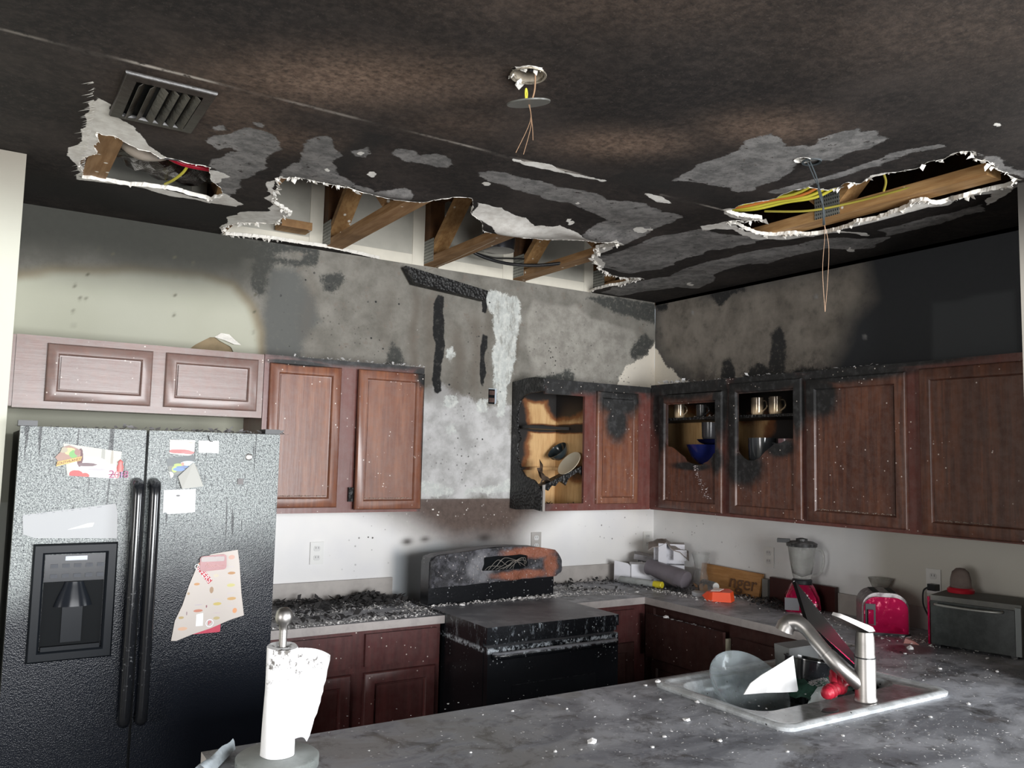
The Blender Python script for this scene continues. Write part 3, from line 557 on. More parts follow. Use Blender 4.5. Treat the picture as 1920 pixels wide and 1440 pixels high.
tlab = ['floor truss at the left end of the row above the ceiling', 'floor truss over the dark strip between the two left holes', 'floor truss at the left end of the big ceiling hole', 'floor truss second from left in the big ceiling hole, beside the round duct', 'floor truss in the big ceiling hole that carries the black cable', 'floor truss in the small right tip of the big hole, near the room corner']
for i, x in enumerate(TX):
    y0 = -2.4 if i < 4 else (-1.6 if i == 4 else -1.0)
    T = thing('floor_truss', (x, -.5, H+.006), tlab[i], 'truss')
    ob('bottom_chord', bx(x-.045, x+.045, y0, .02, H+.008, H+.046), M_LUM2, T)
    ob('top_chord', bx(x-.045, x+.045, y0, .02, 3.155, 3.195), M_LUMD, T)
    ob('end_post', bx(x-.045, x+.045, -.062, .02, H+.047, 3.154), M_LUMD, T)
    web(x, -.07, 2.85, -.42, 3.14, parent=T, xo=.0)
    if i in (2, 3, 4): web(x, -.80, 2.84, -.44, 3.14, parent=T, mat=M_LUM2)
    ob('nail_plate', bx(x-.0475, x-.0455, -.115, .015, H+.012, H+.145), M_PLATE, T)
    ob('nail_plate', bx(x-.048, x+.02, -.0665, -.0635, H+.05, H+.15), M_PLATE, T)
# white boards between trusses, with taped joint bands
for i in range(5):
    a, b = TX[i]+.047, TX[i+1]-.047
    T = tag(ob('fire_block', bx(a, b, .006, .024, H-.026, 3.15), M_FB), ['white fire-block board behind the foil duct, left hole', 'white fire-block board with a wood block, left part of the big hole', 'white fire-block board second from left in the big hole', 'white fire-block board behind the round duct and cable', 'low white fire-block board at the right of the big hole'][i], 'board')
    ob('joint_band', bx(b-.075, b-.001, .001, .0055, H+.001, 3.14), M_FB2, T)
    ob('joint_band', bx(a+.001, b-.076, .001, .0055, H+.001, H+.06), M_FB2, T)
# right-hand joist with web, plate
J = thing('floor_joist', (-.69, -2.0, H+.006), 'long flat wooden truss chord across the right-hand ceiling hole', 'joist')
ob('bottom_chord', bx(-.745, -.645, -2.66, -1.1, H+.012, H+.06), M_LUM, J)
web(-.70, -1.93, 2.85, -1.62, 3.14, mat=M_LUM, parent=J); web(-.70, -1.99, 2.85, -2.3, 3.14, mat=M_LUM, parent=J)
ob('nail_plate', bx(-.7485, -.746, -2.02, -1.89, H+.015, H+.12), M_PLATE, J)
ob('deck_joist', bx(-.745, -.645, -2.69, -1.1, 3.155, 3.195), M_LUMD, J)
# wood at the left edge of the left hole
J = tag(ob('edge_joist', bx(-3.64, -3.575, -1.20, -.45, H+.02, H+.12), M_LUM2), 'brown wood block along the left edge of the left ceiling hole', 'joist')
J = tag(ob('wood_block', bx(-2.66, -2.50, -.14, -.03, H+.06, H+.10), M_LUM), 'short sawn wood block in front of the white board, big ceiling hole', 'block')
# close the space above the ceiling
struct('trim_4', bx(.0, .06, -4.6, .06, H-.02, 3.22), M_LUMD, 'dark end board above the right wall')
struct('trim_5', bx(-4.96, -4.9, -4.6, .06, H, 3.22), M_LUMD, 'dark board above the left room')
struct('trim_6', bx(-4.96, .06, -4.66, -4.6, H, 3.22), M_LUMD, 'dark board above the room behind')
# ================================================================ CABINETS
CHAR_W = [(-1.93, -.35, 1.8, .022, .06, .55), (-2.30, -.35, 2.165, .60, .1, .055), (-2.60, -.35, 2.12, .2, .1, .02), (-1.94, -.35, 2.1, .06, .1, .08), (-1.15, -.2, 1.75, .13, .25, .6), (-.95, -.34, 2.15, .5, .1, .10), (-1.05, -.34, 2.09, .14, .1, .08), (-1.3, -.34, 1.42, .12, .15, .2),
          (-.6, -.35, 2.08, .22, .06, .19), (-.61, -.35, 1.93, .11, .06, .16), (-.40, -.35, 2.14, .25, .08, .045),
          (-.35, -.65, 2.13, .08, .45, .095), (-.35, -.445, 1.93, .08, .05, .28), (-.35, -1.75, 2.13, .08, .45, .05), (-.35, -1.56, 2.05, .08, .08, .16), (-.35, -.86, 1.86, .08, .07, .22), (-.35, -.40, 2.0, .08, .06, .22), (-.35, -.93, 2.05, .08, .07, .3), (-.35, -1.25, 2.13, .08, .4, .09), (-.35, -1.02, 1.93, .08, .06, .35), (-.35, -1.47, 2.0, .08, .05, .2),
          (-.35, -.9, 1.7, .08, .06, .1), (-.35, -1.1, 1.66, .06, .17, .12), (-.35, -1.35, 1.77, .06, .12, .06), (-.35, -.7, 1.66, .06, .2, .03), (-.35, -1.62, 2.02, .06, .10, .12), (-.35, -1.85, 2.16, .08, .7, .03)]
def wood(name, base, dark, rough=.38, char=True, film=.25, hor=False, specks=True):
    t = NT(name)
    g = t.noise(7, 6, .6, stretch=(7, 7, .5) if not hor else (.5, .5, 7)); pl = t.noise(3.3, 1, .3, stretch=(4, 4, .12)); nf = t.noise(26, 5, .7)
    c = t.mix(t.ss(g, .32, .68), base, dark); c = t.mix(t.ss(pl, .40, .62, 0, .55), c, dark)
    c = t.mix(t.ss(t.noise(2.2, 3), .5, .75, 0, .35), c, tuple(v*.55 for v in dark))
    film_m = t.math('MULTIPLY', t.ss(nf, .3, .7), film)
    c = t.mix(film_m, c, (.20, .15, .135))
    rg = rough
    if char:
        ch = t.blob(CHAR_W, .22, 14)
        c = t.mix(ch, c, t.mix(t.ss(nf, .45, .7), (.010, .010, .010), (.040, .040, .041)))
        rg = t.math('ADD', t.math('MULTIPLY', ch, .3), rough)
    if specks:
        sp = t.math('MULTIPLY', t.ss(t.voro(34), .13, .08), t.ss(t.noise(7, 2), .50, .58))
        c = t.mix(sp, c, (.62, .55, .50))
    t.set(c, rg, 0, .5); t.bump(t.math('ADD', g, t.math('MULTIPLY', nf, .5)), .12, .003); return t.m
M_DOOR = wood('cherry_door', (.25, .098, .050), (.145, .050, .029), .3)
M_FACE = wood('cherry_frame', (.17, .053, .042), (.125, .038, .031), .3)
M_FRCAB = wood('sheen_dust_cherry', (.24, .15, .125), (.19, .11, .092), .30, False, .75, True)  # greyed colour paints the window's reflection, along with dust
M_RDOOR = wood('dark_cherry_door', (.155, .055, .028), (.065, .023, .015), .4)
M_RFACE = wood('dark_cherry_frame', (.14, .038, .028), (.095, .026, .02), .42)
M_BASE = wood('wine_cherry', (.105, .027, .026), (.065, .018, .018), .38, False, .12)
M_BASE2 = wood('shaded_cherry', (.055, .017, .013), (.038, .012, .010), .5, False, .10)  # darker copy of the base cherry, low shade painted into the colour
M_CHAR = NT('charred_wood'); _t = M_CHAR; _v = _t.voro(60); _t.set(_t.mix(_t.ss(_t.noise(30, 5, .7), .52, .68), (.009, .009, .009), (.07, .068, .066)), .55, 0, .5); _t.bump(_v, .9, .01); M_CHAR = _t.m
t = NT('cabinet_interior'); nf = t.noise(9, 5, .7, stretch=(6, 6, .6))
burn = t.blob([(-1.0, -.02, 2.12, .35, .3, .10), (-1.15, -.15, 1.85, .15, .4, .35), (-.95, -.2, 1.87, .4, .4, .035), (-1.15, -.1, 1.5, .12, .3, .2), (-.8, -.1, 2.05, .14, .3, .15), (-.15, -.8, 2.15, .4, .8, .25), (-.1, -1.25, 1.8, .3, .32, .6), (-.75, -.25, 1.6, .12, .2, .1)], .25, 8)
c = t.mix(t.ss(nf, .35, .7), (.62, .40, .19), (.50, .29, .12)); c = t.mix(t.ss(burn, .05, .5), c, (.20, .07, .02)); c = t.mix(t.ss(burn, .45, .9), c, (.012, .010, .009))
t.set(c, .45); M_INT = t.m

def PY(y0): return lambda u, d, z: Vector((u, y0-d, z))      # faces the camera side (-y)
def PX(x0): return lambda u, d, z: Vector((x0-d, u, z))      # faces -x
def ring(P, u0, u1, z0, z1, prof):
    bm = B(); L = []
    for ins, d in prof:
        L.append([bm.verts.new(P(a, d, b)) for a, b in ((u0+ins, z0+ins), (u1-ins, z0+ins), (u1-ins, z1-ins), (u0+ins, z1-ins))])
    n = len(L)
    for i in range(n):
        a, b = L[i], L[(i+1) % n]
        for k in range(4): bm.faces.new((a[k], a[(k+1) % 4], b[(k+1) % 4], b[k]))
    return bm
def pbox(P, u0, u1, d0, d1, z0, z1):
    a = P(u0, d0, z0); b = P(u1, d1, z1)
    return bx(min(a.x, b.x), max(a.x, b.x), min(a.y, b.y), max(a.y, b.y), a.z, b.z)
def door(P, u0, u1, z0, z1, mat, parent, d=.0, w=.052, th=.019, panel=True, poly=None, pmat=None, name='door', raised=False):
    u0, u1 = min(u0, u1), max(u0, u1)
    pr = [(0, d+.001), (0, d+th-.008), (.003, d+th-.003), (.008, d+th), (w-.009, d+th), (w-.006, d+th-.003), (w-.002, d+th-.0135), (w+.003, d+th-.014), (w+.003, d+.001)]
    o = ob(name, ring(P, u0, u1, z0, z1, pr), mat, parent, 35)
    if poly:
        ps = ob('panel', hexa([P(a, d+.002, b) for a, b in poly], [P(a, d+th-.011, b) for a, b in poly]), pmat or mat, o)
    elif panel:
        dd = d+th-.011 if not raised else d+th-.004
        ps = ob('panel', pbox(P, u0+w+.0035, u1-w-.0035, d+.002, dd, z0+w+.0035, z1-w-.0035), pmat or mat, o, bevel=.003 if raised else 0, seg=1)
    return o
def slab_drawer(P, u0, u1, z0, z1, mat, parent, d=.0, th=.019, name='drawer'):
    return ob(name, pbox(P, u0, u1, d+.001, d+th, z0, z1), mat, parent, 35, bevel=.008, seg=2)
def frame(P, u0, u1, z0, z1, cells, mat, parent, t=.018):
    """face frame with rectangular openings, one mesh on a cell grid"""
    us = sorted({u0, u1, *[c[0] for c in cells], *[c[1] for c in cells]}); zs = sorted({z0, z1, *[c[2] for c in cells], *[c[3] for c in cells]})
    bm = B(); V = {}
    def v(i, j, k):
        if (i, j, k) not in V: V[(i, j, k)] = bm.verts.new(P(us[i], t*k-t, zs[j]))
        return V[(i, j, k)]
    solid = lambda i, j: 0 <= i < len(us)-1 and 0 <= j < len(zs)-1 and not any(c[0] <= us[i] < c[1] and c[2] <= zs[j] < c[3] for c in cells)
    for i in range(len(us)-1):
        for j in range(len(zs)-1):
            if not solid(i, j): continue
            for k in (0, 1): bm.faces.new((v(i, j, k), v(i+1, j, k), v(i+1, j+1, k), v(i, j+1, k)))
            for di, dj, e in ((-1, 0, ((i, j), (i, j+1))), (1, 0, ((i+1, j), (i+1, j+1))), (0, -1, ((i, j), (i+1, j))), (0, 1, ((i, j+1), (i+1, j+1)))):
                if not solid(i+di, j+dj):
                    a, b = e; bm.faces.new((v(*a, 0), v(*b, 0), v(*b, 1), v(*a, 1)))
    return ob('face_frame', bm, mat, parent)
F = PY(-.333)
# over-refrigerator cabinet
T = thing('wall_cabinet', (-3.28, -.17, 1.845), 'short cherry cabinet, window sheen and dust painted in, above the black refrigerator, two square-panelled doors', 'cabinet')
ob('body', bx(-3.803, -2.770, -.314, -.004, 1.852, 2.14), M_FRCAB, T)
frame(F, -3.785, -2.769, 1.845, 2.147, [], M_FRCAB, T)
ob('filler_strip', bx(-3.806, -3.787, -.33, -.30, 1.85, 2.145), M_FRCAB, T)
for a, b in ((-3.672, -3.262), (-3.207, -2.798)):
    door(F, a, b, 1.875, 2.118, M_FRCAB, T, raised=True, w=.05, th=.02)
# left tall pair
T = thing('wall_cabinet', (-2.34, -.17, 1.395), 'cherry wall cabinet left of the range, top edge charred, right door hanging slightly open', 'cabinet')
ob('body', bx(-2.765, -1.922, -.314, -.004, 1.402, 2.14), M_FACE, T)
frame(F, -2.766, -1.921, 1.395, 2.15, [], M_FACE, T)
door(F, -2.742, -2.384, 1.422, 2.112, M_DOOR, T)
door(F, -2.300, -1.935, 1.410, 2.112, M_DOOR, T, d=.022)
ob('gap_shadow', bx(-2.325, -2.302, -.352, -.334, 1.45, 1.52), M_CHAR, T)['label'] = 'dark block painted as gap shade'  # dark block standing in for the shade in the door gap
# corner cabinet, burnt open
T = thing('corner_cabinet', (-.75, -.17, 1.385), 'burnt-out corner wall cabinet, left side and left door burned away, tan interior showing', 'cabinet')
frame(F, -1.142, -.334, 1.385, 2.147, [(-1.142, -.853, 1.427, 2.06)], M_FACE, T)
ob('back_panel', bx(-1.15, -.334, -.014, -.004, 1.39, 2.14), M_INT, T)
ob('bottom_panel', bx(-1.14, -.30, -.313, -.015, 1.390, 1.405), M_CHAR, T)
ob('top_panel', bx(-1.15, -.30, -.313, -.015, 2.122, 2.14), M_CHAR, T)
ob('divider', bx(-.835, -.82, -.313, -.015, 1.406, 2.121), M_INT, T)
P = [(0, 1.385), (-.333, 1.385), (-.335, 1.50), (-.30, 1.525), (-.25, 1.56), (-.17, 1.575), (-.12, 1.61), (-.07, 1.69), (-.075, 1.78), (-.10, 1.80), (-.075, 1.84), (-.06, 1.95), (-.09, 2.03), (-.15, 2.06), (-.33, 2.075), (-.333, 2.147), (0, 2.147)]
P = jitter(P, .05, 2, 3)
ob('burnt_side', hexa([(-1.158, min(a, -.002), b) for a, b in P], [(-1.144, min(a, -.002), b) for a, b in P]), M_CHAR, T)
ob('frame_stub', bx(-1.150, -1.135, -.342, -.333, 1.385, 1.535), flat('bare_stub', (.45, .42, .39), .4, .5), T)
# shelves: upper one charred at its front, lower one collapsed
ob('shelf', bx(-1.135, -.838, -.16, -.016, 1.862, 1.880), M_INT, T)
ob('shelf', bx(-1.135, -.838, -.06, -.016, 1.615, 1.632), M_INT, T)
Q = [Vector((-1.13, -.30, 1.515)), Vector((-.84, -.30, 1.635)), Vector((-.84, -.20, 1.625)), Vector((-1.13, -.20, 1.505))]
bm = B(); n = 12; rr = random.Random(2); top = []; bot = []
for s_ in range(2):
    for i in range(n+1):
        a = Q[0].lerp(Q[1], i/n) if s_ == 0 else Q[3].lerp(Q[2], i/n)
        top.append(bm.verts.new(a + Vector((0, 0, .012)))); bot.append(bm.verts.new(a + Vector((0, rr.uniform(-.004, .004), -.012-rr.random()**2*.045 if s_ == 0 else -.01))))
m_ = n+1
for i in range(n):
    bm.faces.new((top[i], top[i+1], top[m_+i+1], top[m_+i])); bm.faces.new((bot[i], bot[m_+i], bot[m_+i+1], bot[i+1]))
    bm.faces.new((top[i], bot[i], bot[i+1], top[i+1])); bm.faces.new((top[m_+i], top[m_+i+1], bot[m_+i+1], bot[m_+i]))
bm.faces.new((top[0], top[m_], bot[m_], bot[0])); bm.faces.new((top[n], bot[n], bot[m_+n], top[m_+n]))
ob('collapsed_shelf', bm, M_CHAR, T)
bm = B()   # curled burnt laminate at the left
for i in range(8):
    for j in range(5):
        a = i/7; b = j/4
        bm.verts.new((-1.15+.10*b+.02*math.sin(a*9), -.30+.16*a*b, 1.53+.13*a+.035*math.sin(b*3+a*4)))
bm.verts.ensure_lookup_table()
for i in range(7):
    for j in range(4): bm.faces.new([bm.verts[k] for k in (i*5+j, i*5+j+1, (i+1)*5+j+1, (i+1)*5+j)])
ob('curled_laminate', bm, flat('burnt_laminate', (.17, .12, .09), .35, .2, .6, (18, .8), .6), T, 60)
door(F, -.768, -.444, 1.422, 2.098, M_DOOR, T, w=.046)
# fallen plate and bowl inside
PL = ob('plate', lathe([(0, 0), (.04, 0), (.085, .008), (.085, .011), (.04, .003), (0, .003)], MT(-.905, -.265, 1.655, 0, -52, 0)), flat('ivory_plate', (.62, .55, .42), .3), None, 40)
tag(PL, 'ivory plate tilted on the collapsed shelf of the burnt corner cabinet', 'plate')
BW = ob('bowl', lathe([(0, 0), (.035, 0), (.06, .03), (.068, .055), (.064, .055), (.055, .03), (.03, .006), (0, .006)], MT(-.862, -.12, 1.70, 0, -45, 0)), flat('black_glaze', (.02, .03, .035), .15), None, 40)
tag(BW, 'dark glazed bowl lying over the tilted plate, corner cabinet', 'bowl')
# right wall cabinets
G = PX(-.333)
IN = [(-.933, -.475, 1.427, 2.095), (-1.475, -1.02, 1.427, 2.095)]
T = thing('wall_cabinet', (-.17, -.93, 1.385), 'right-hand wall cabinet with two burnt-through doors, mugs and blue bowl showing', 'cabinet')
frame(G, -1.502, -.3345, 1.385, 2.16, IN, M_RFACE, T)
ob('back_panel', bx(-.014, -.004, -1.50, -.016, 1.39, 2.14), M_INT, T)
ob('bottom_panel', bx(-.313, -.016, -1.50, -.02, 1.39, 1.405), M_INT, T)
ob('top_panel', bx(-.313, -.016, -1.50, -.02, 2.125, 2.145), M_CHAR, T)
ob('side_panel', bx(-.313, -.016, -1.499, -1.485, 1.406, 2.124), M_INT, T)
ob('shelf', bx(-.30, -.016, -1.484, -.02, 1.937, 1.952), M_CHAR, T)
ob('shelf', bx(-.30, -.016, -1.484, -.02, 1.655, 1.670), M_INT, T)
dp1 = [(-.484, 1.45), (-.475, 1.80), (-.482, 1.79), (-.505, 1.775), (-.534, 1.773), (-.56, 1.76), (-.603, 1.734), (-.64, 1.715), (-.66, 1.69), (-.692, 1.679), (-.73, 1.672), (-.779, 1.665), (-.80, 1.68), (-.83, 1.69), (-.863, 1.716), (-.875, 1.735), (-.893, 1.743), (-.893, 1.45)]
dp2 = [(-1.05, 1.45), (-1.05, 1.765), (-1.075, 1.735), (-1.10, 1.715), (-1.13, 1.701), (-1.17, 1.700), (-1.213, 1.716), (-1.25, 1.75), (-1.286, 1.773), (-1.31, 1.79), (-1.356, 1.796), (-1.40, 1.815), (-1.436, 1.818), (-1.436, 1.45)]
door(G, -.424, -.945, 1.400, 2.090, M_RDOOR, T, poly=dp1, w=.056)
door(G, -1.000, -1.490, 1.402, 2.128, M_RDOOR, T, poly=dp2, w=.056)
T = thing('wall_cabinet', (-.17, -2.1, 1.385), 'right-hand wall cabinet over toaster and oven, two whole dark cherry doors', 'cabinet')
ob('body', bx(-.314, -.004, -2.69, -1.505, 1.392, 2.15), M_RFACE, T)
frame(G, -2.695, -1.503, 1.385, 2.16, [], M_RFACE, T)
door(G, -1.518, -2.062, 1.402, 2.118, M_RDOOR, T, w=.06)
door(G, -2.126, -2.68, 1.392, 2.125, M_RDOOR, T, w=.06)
# crockery in the right cabinet
def glassy(name, col=(1, 1, 1), rough=.05, ior=1.45, dust=.0):
    t = NT(name); t.set(col, rough, 0, .5, 1.0, ior)
    if dust:
        nz = t.noise(22, 5, .7); d = t.n('ShaderNodeBsdfDiffuse'); d.inputs[0].default_value = (.45, .45, .46, 1); m = t.n('ShaderNodeMixShader')
        t.L(t.ss(nz, .35, .75, dust*.4, dust), m.inputs[0]); t.L(t.b.outputs[0], m.inputs[1]); t.L(d.outputs[0], m.inputs[2]); t.L(m.outputs[0], t.out.inputs['Surface'])
    return t.m
t = NT('sooty_mug'); z = t.xyz()[2]; t.set(t.mix(t.ss(z, 1.955, 2.02), (.72, .55, .36), (.09, .07, .05)), .12, .35); M_MUG = t.m
def mug(x, y, z, r, h, m, label, cat='mug', hy=-1, name='mug', hs=1.0):
    T = thing(name, (x, y, z), label, cat)
    ob('cup', lathe([(0, 0), (r*.86, 0), (r*.95, h*.15), (r, h), (r-.004, h), (r*.88, h*.15), (0, h*.06)], MT(x, y, z)), m, T, 40)
    if hy: ob('handle', tube(B(), smooth_path([(x, y+hy*r*.93, z+h*.82), (x, y+hy*(r+.022*hs), z+h*.78), (x, y+hy*(r+.028*hs), z+h*.45), (x, y+hy*r*.93, z+h*.2)]), .0045, 8), m, T, 60)
    return T
mug(-.25, -.505, 1.953, .034, .085, M_MUG, 'smoke-stained glass mug on the top shelf behind the leftmost burnt door')
mug(-.24, -.68, 1.953, .032, .075, flat('black_mug', (.03, .03, .03), .2), 'blackened mug on the top shelf, right of the stained glass mug')
mug(-.25, -1.12, 1.953, .037, .095, M_MUG, 'left one of two smoke-stained mugs behind the second burnt door')
mug(-.25, -1.245, 1.953, .037, .095, M_MUG, 'right one of two smoke-stained mugs behind the second burnt door')
mug(-.20, -1.37, 1.953, .03, .09, flat('black_tumbler', (.03, .03, .032), .2), 'black tumbler right of the two stained mugs on the top shelf', 'cup', 0, 'tumbler')
M_BLUE = flat('cobalt_glaze', (.012, .018, .11), .12)
def bowl(x, y, z, r, h, m, label):
    return tag(ob('bowl', lathe([(0, 0), (r*.45, 0), (r*.8, h*.4), (r, h), (r-.005, h), (r*.76, h*.42), (r*.4, h*.12), (0, h*.1)], MT(x, y, z)), m, None, 40), label, 'bowl')
bowl(-.18, -.695, 1.671, .142, .118, M_BLUE, 'cobalt blue bowl showing through the leftmost burnt cabinet door')
bowl(-.18, -.70, 1.792, .085, .030, flat('navy_glaze', (.01, .012, .05), .15), 'small navy bowl stacked in the blue bowl')
mug(-.18, -.685, 1.825, .045, .10, flat('grey_tumbler', (.055, .055, .06), .25), 'grey tumbler standing in the stacked blue bowls', 'cup', 0, 'tumbler')
mug(-.215, -1.12, 1.671, .075, .155, flat('dark_pitcher', (.05, .055, .06), .12, 0, .6), 'round dark glass pitcher behind the second burnt door', 'pitcher', -1, 'pitcher')
mug(-.225, -1.29, 1.671, .04, .15, flat('pinkish_cup', (.30, .17, .19), .25), 'dusty pink cup right of the dark pitcher', 'cup', 0, 'cup')
mug(-.20, -1.40, 1.671, .035, .17, flat('dark_red_cup', (.16, .02, .03), .3), 'dark red cup right of the dusty pink cup', 'cup', 0, 'cup')
# charred stud leaning at the top of the back wall
S = tag(ob('charred_stud', hexa([(-1.93, -.015, 2.745), (-1.87, -.015, 2.655), (-1.40, -.015, 2.615), (-1.385, -.015, 2.675)], [(-1.925, -.065, 2.75), (-1.865, -.065, 2.66), (-1.405, -.075, 2.612), (-1.39, -.075, 2.672)]), M_CHAR), 'charred black stud end slanting across the top of the wall above the range', 'stud')
# ================================================================ BASE CABINETS
K = PY(-.61)
T = thing('base_cabinet', (-2.38, -.3, 0), 'wine-red base cabinet between refrigerator and range, two drawers over two doors', 'cabinet')
ob('body', bx(-2.84, -1.935, -.592, -.02, .10, .872), M_BASE, T)
frame(K, -2.845, -1.93, .10, .874, [], M_BASE, T)
ob('toe_kick', bx(-2.84, -1.935, -.54, -.03, 0, .099), M_BASE2, T)
for a, b in ((-2.70, -2.385), (-2.323, -1.955)): slab_drawer(K, a, b, .712, .858, M_BASE, T)
for a, b in ((-2.70, -2.385), (-2.323, -1.955)): door(K, a, b, .13, .683, M_BASE, T, w=.06)
T = thing('base_cabinet', (-.88, -.3, 0), 'shade-painted cherry corner base cabinet just right of the range', 'cabinet')
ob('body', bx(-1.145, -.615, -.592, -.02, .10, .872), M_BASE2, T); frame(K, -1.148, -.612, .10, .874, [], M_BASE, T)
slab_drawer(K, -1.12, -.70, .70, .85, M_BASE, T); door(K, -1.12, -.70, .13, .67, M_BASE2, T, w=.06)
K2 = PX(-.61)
T = thing('base_cabinet', (-.3, -1.3, 0), 'shade-painted base cabinet run under the right counter, one drawer pulled out', 'cabinet')
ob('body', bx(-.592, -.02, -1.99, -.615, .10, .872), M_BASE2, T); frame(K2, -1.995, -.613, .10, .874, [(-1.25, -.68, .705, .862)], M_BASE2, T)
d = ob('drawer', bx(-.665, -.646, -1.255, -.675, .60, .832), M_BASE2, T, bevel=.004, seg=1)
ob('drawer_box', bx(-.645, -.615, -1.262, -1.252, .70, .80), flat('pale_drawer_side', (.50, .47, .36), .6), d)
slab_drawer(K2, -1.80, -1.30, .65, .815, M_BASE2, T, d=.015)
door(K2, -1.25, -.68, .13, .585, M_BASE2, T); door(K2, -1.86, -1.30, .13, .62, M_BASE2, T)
T = thing('peninsula_cabinet', (-2, -2.5, 0), 'shade-painted base cabinets under the peninsula countertop, mostly out of view', 'cabinet')
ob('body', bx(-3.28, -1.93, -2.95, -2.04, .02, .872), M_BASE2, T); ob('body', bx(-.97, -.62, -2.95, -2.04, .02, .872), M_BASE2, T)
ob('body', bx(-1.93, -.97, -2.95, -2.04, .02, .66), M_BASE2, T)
# ================================================================ COUNTERTOPS
t = NT('grey_counter'); X, Y, Z = t.xyz()
n1 = t.noise(3.5, 6, .65, dist=.6, stretch=(1, 1.8, 1)); n2 = t.noise(14, 6, .7, dist=.4); nf = t.noise(70, 4, .7); g = t.n('ShaderNodeNewGeometry'); nzv = t.xyz(g.outputs['Normal'])[2]
top = t.ss(nzv, .5, .8)
side = t.mix(t.ss(n2, .4, .7), (.42, .385, .37), (.34, .31, .30))
c = t.mix(t.ss(n1, .36, .62), (.23, .24, .27), (.50, .515, .56))
c = t.mix(t.ss(n2, .52, .70, 0, .6), c, (.06, .06, .064)); c = t.mix(t.ss(t.noise(5.5, 7, .75, dist=.5), .52, .64, 0, .7), c, (.075, .073, .072))
c = t.mix(t.ss(t.noise(5, 5, .6, dist=1.2), .60, .70, 0, .7), c, (.035, .034, .033))
c = t.mix(t.ss(t.noise(4.2, 4, .5), .62, .68, 0, .5), c, (.24, .23, .21)); c = t.mix(t.ss(t.noise(2.6, 6, .7, dist=.8), .57, .66, 0, .55), c, (.085, .062, .045))
c = t.mix(t.ss(nf, .62, .74, 0, .6), c, (.33, .33, .34))
warm = t.math('MULTIPLY', t.ss(X, -2.2, -2.7), t.ss(n1, .4, .6)); c = t.mix(t.math('MULTIPLY', warm, .6), c, (.13, .118, .095))
wd = t.math('MULTIPLY', t.ss(t.voro(38), .16, .09), t.ss(t.noise(6, 3), .48, .56)); c = t.mix(wd, c, (.62, .62, .63))
c = t.mix(t.blob([(-.5, -2.15, .91, .14, .1, .05)], .3, 9), c, (.16, .075, .095))
c = t.mix(top, side, c); t.set(c, t.mix(n2, (.32, .32, .32), (.55, .55, .55)), 0, .45); t.bump(t.math('ADD', n2, nf), .18, .003); M_TOP = t.m
def slab(name, xs, ys, inc, z0, z1, mat, parent=None, bevel=0):
    bm = B(); V = {}
    def v(i, j, k):
        if (i, j, k) not in V: V[(i, j, k)] = bm.verts.new((xs[i], ys[j], (z0, z1)[k]))
        return V[(i, j, k)]
    S_ = lambda i, j: 0 <= i < len(xs)-1 and 0 <= j < len(ys)-1 and inc((xs[i]+xs[i+1])/2, (ys[j]+ys[j+1])/2)
    for i in range(len(xs)-1):
        for j in range(len(ys)-1):
            if not S_(i, j): continue
            for k in (0, 1): bm.faces.new((v(i, j, k), v(i+1, j, k), v(i+1, j+1, k), v(i, j+1, k)))
            for di, dj, a, b in ((-1, 0, (i, j), (i, j+1)), (1, 0, (i+1, j), (i+1, j+1)), (0, -1, (i, j), (i+1, j)), (0, 1, (i, j+1), (i+1, j+1))):
                if not S_(i+di, j+dj): bm.faces.new((v(*a, 0), v(*b, 0), v(*b, 1), v(*a, 1)))
    if bevel:
        es = [e for e in bm.edges if abs(e.verts[0].co.z-e.verts[1].co.z) > .01 and e.verts[0].co.x < xs[0]+.01 and e.calc_face_angle(0) > .5]
        bmesh.ops.bevel(bm, geom=es, offset=bevel, segments=6, affect='EDGES')
    return ob(name, bm, mat, parent)
M_SPL = flat('counter_splash', (.43, .40, .375), .5, 0, .4, (30, .1), .15)
T = thing('countertop', (-2.38, -.32, .876), 'ash-strewn countertop piece between refrigerator and range', 'countertop')
slab('slab', [-2.846, -1.918], [-.635, -.003], lambda x, y: True, .8765, .914, M_TOP, T); ob('backsplash', bx(-2.846, -1.921, -.022, -.006, .9145, 1.016), M_SPL, T)
T = thing('countertop', (-1.2, -1.9, .876), 'large U-shaped grey countertop with the sink and appliances on it', 'countertop')
xs = [-3.352, -1.86, -1.156, -1.045, -.635, -.607, -.003]; ys = [-3.2, -2.698, -2.63, -2.09, -2.009, -.635, -.006]
def inc(x, y):
    if -1.86 < x < -1.045 and -2.63 < y < -2.09: return False
    if x > -.607 and y < -2.698: return False
    if y < -2.009: return True
    return x > -.635 or (y > -.635 and x > -1.156)
slab('slab', xs, ys, inc, .8765, .914, M_TOP, T, bevel=.05)
ob('backsplash', bx(-1.154, -.024, -.022, -.006, .9145, 1.016), M_SPL, T); ob('backsplash', bx(-.022, -.006, -2.69, -.023, .9145, 1.016), M_SPL, T)
# ================================================================ REFRIGERATOR
t = NT('pebbled_black'); vz = t.voro(230); nf = t.noise(95, 5, .75); X, Y, Z = t.xyz()
film = t.math('MULTIPLY', t.ss(t.math('ADD', t.math('ADD', Z, t.math('MULTIPLY', X, -.18)), t.math('MULTIPLY', t.noise(3, 4), .30)), 1.86, 2.16), t.ss(nf, .30, .52))  # whitish upper film: window reflection painted into the colour over the soot film
c = t.mix(t.math('MULTIPLY', film, .85), (.008, .010, .015), t.mix(t.ss(t.noise(210, 3, .8), .42, .58), (.11, .125, .13), (.44, .475, .46)))
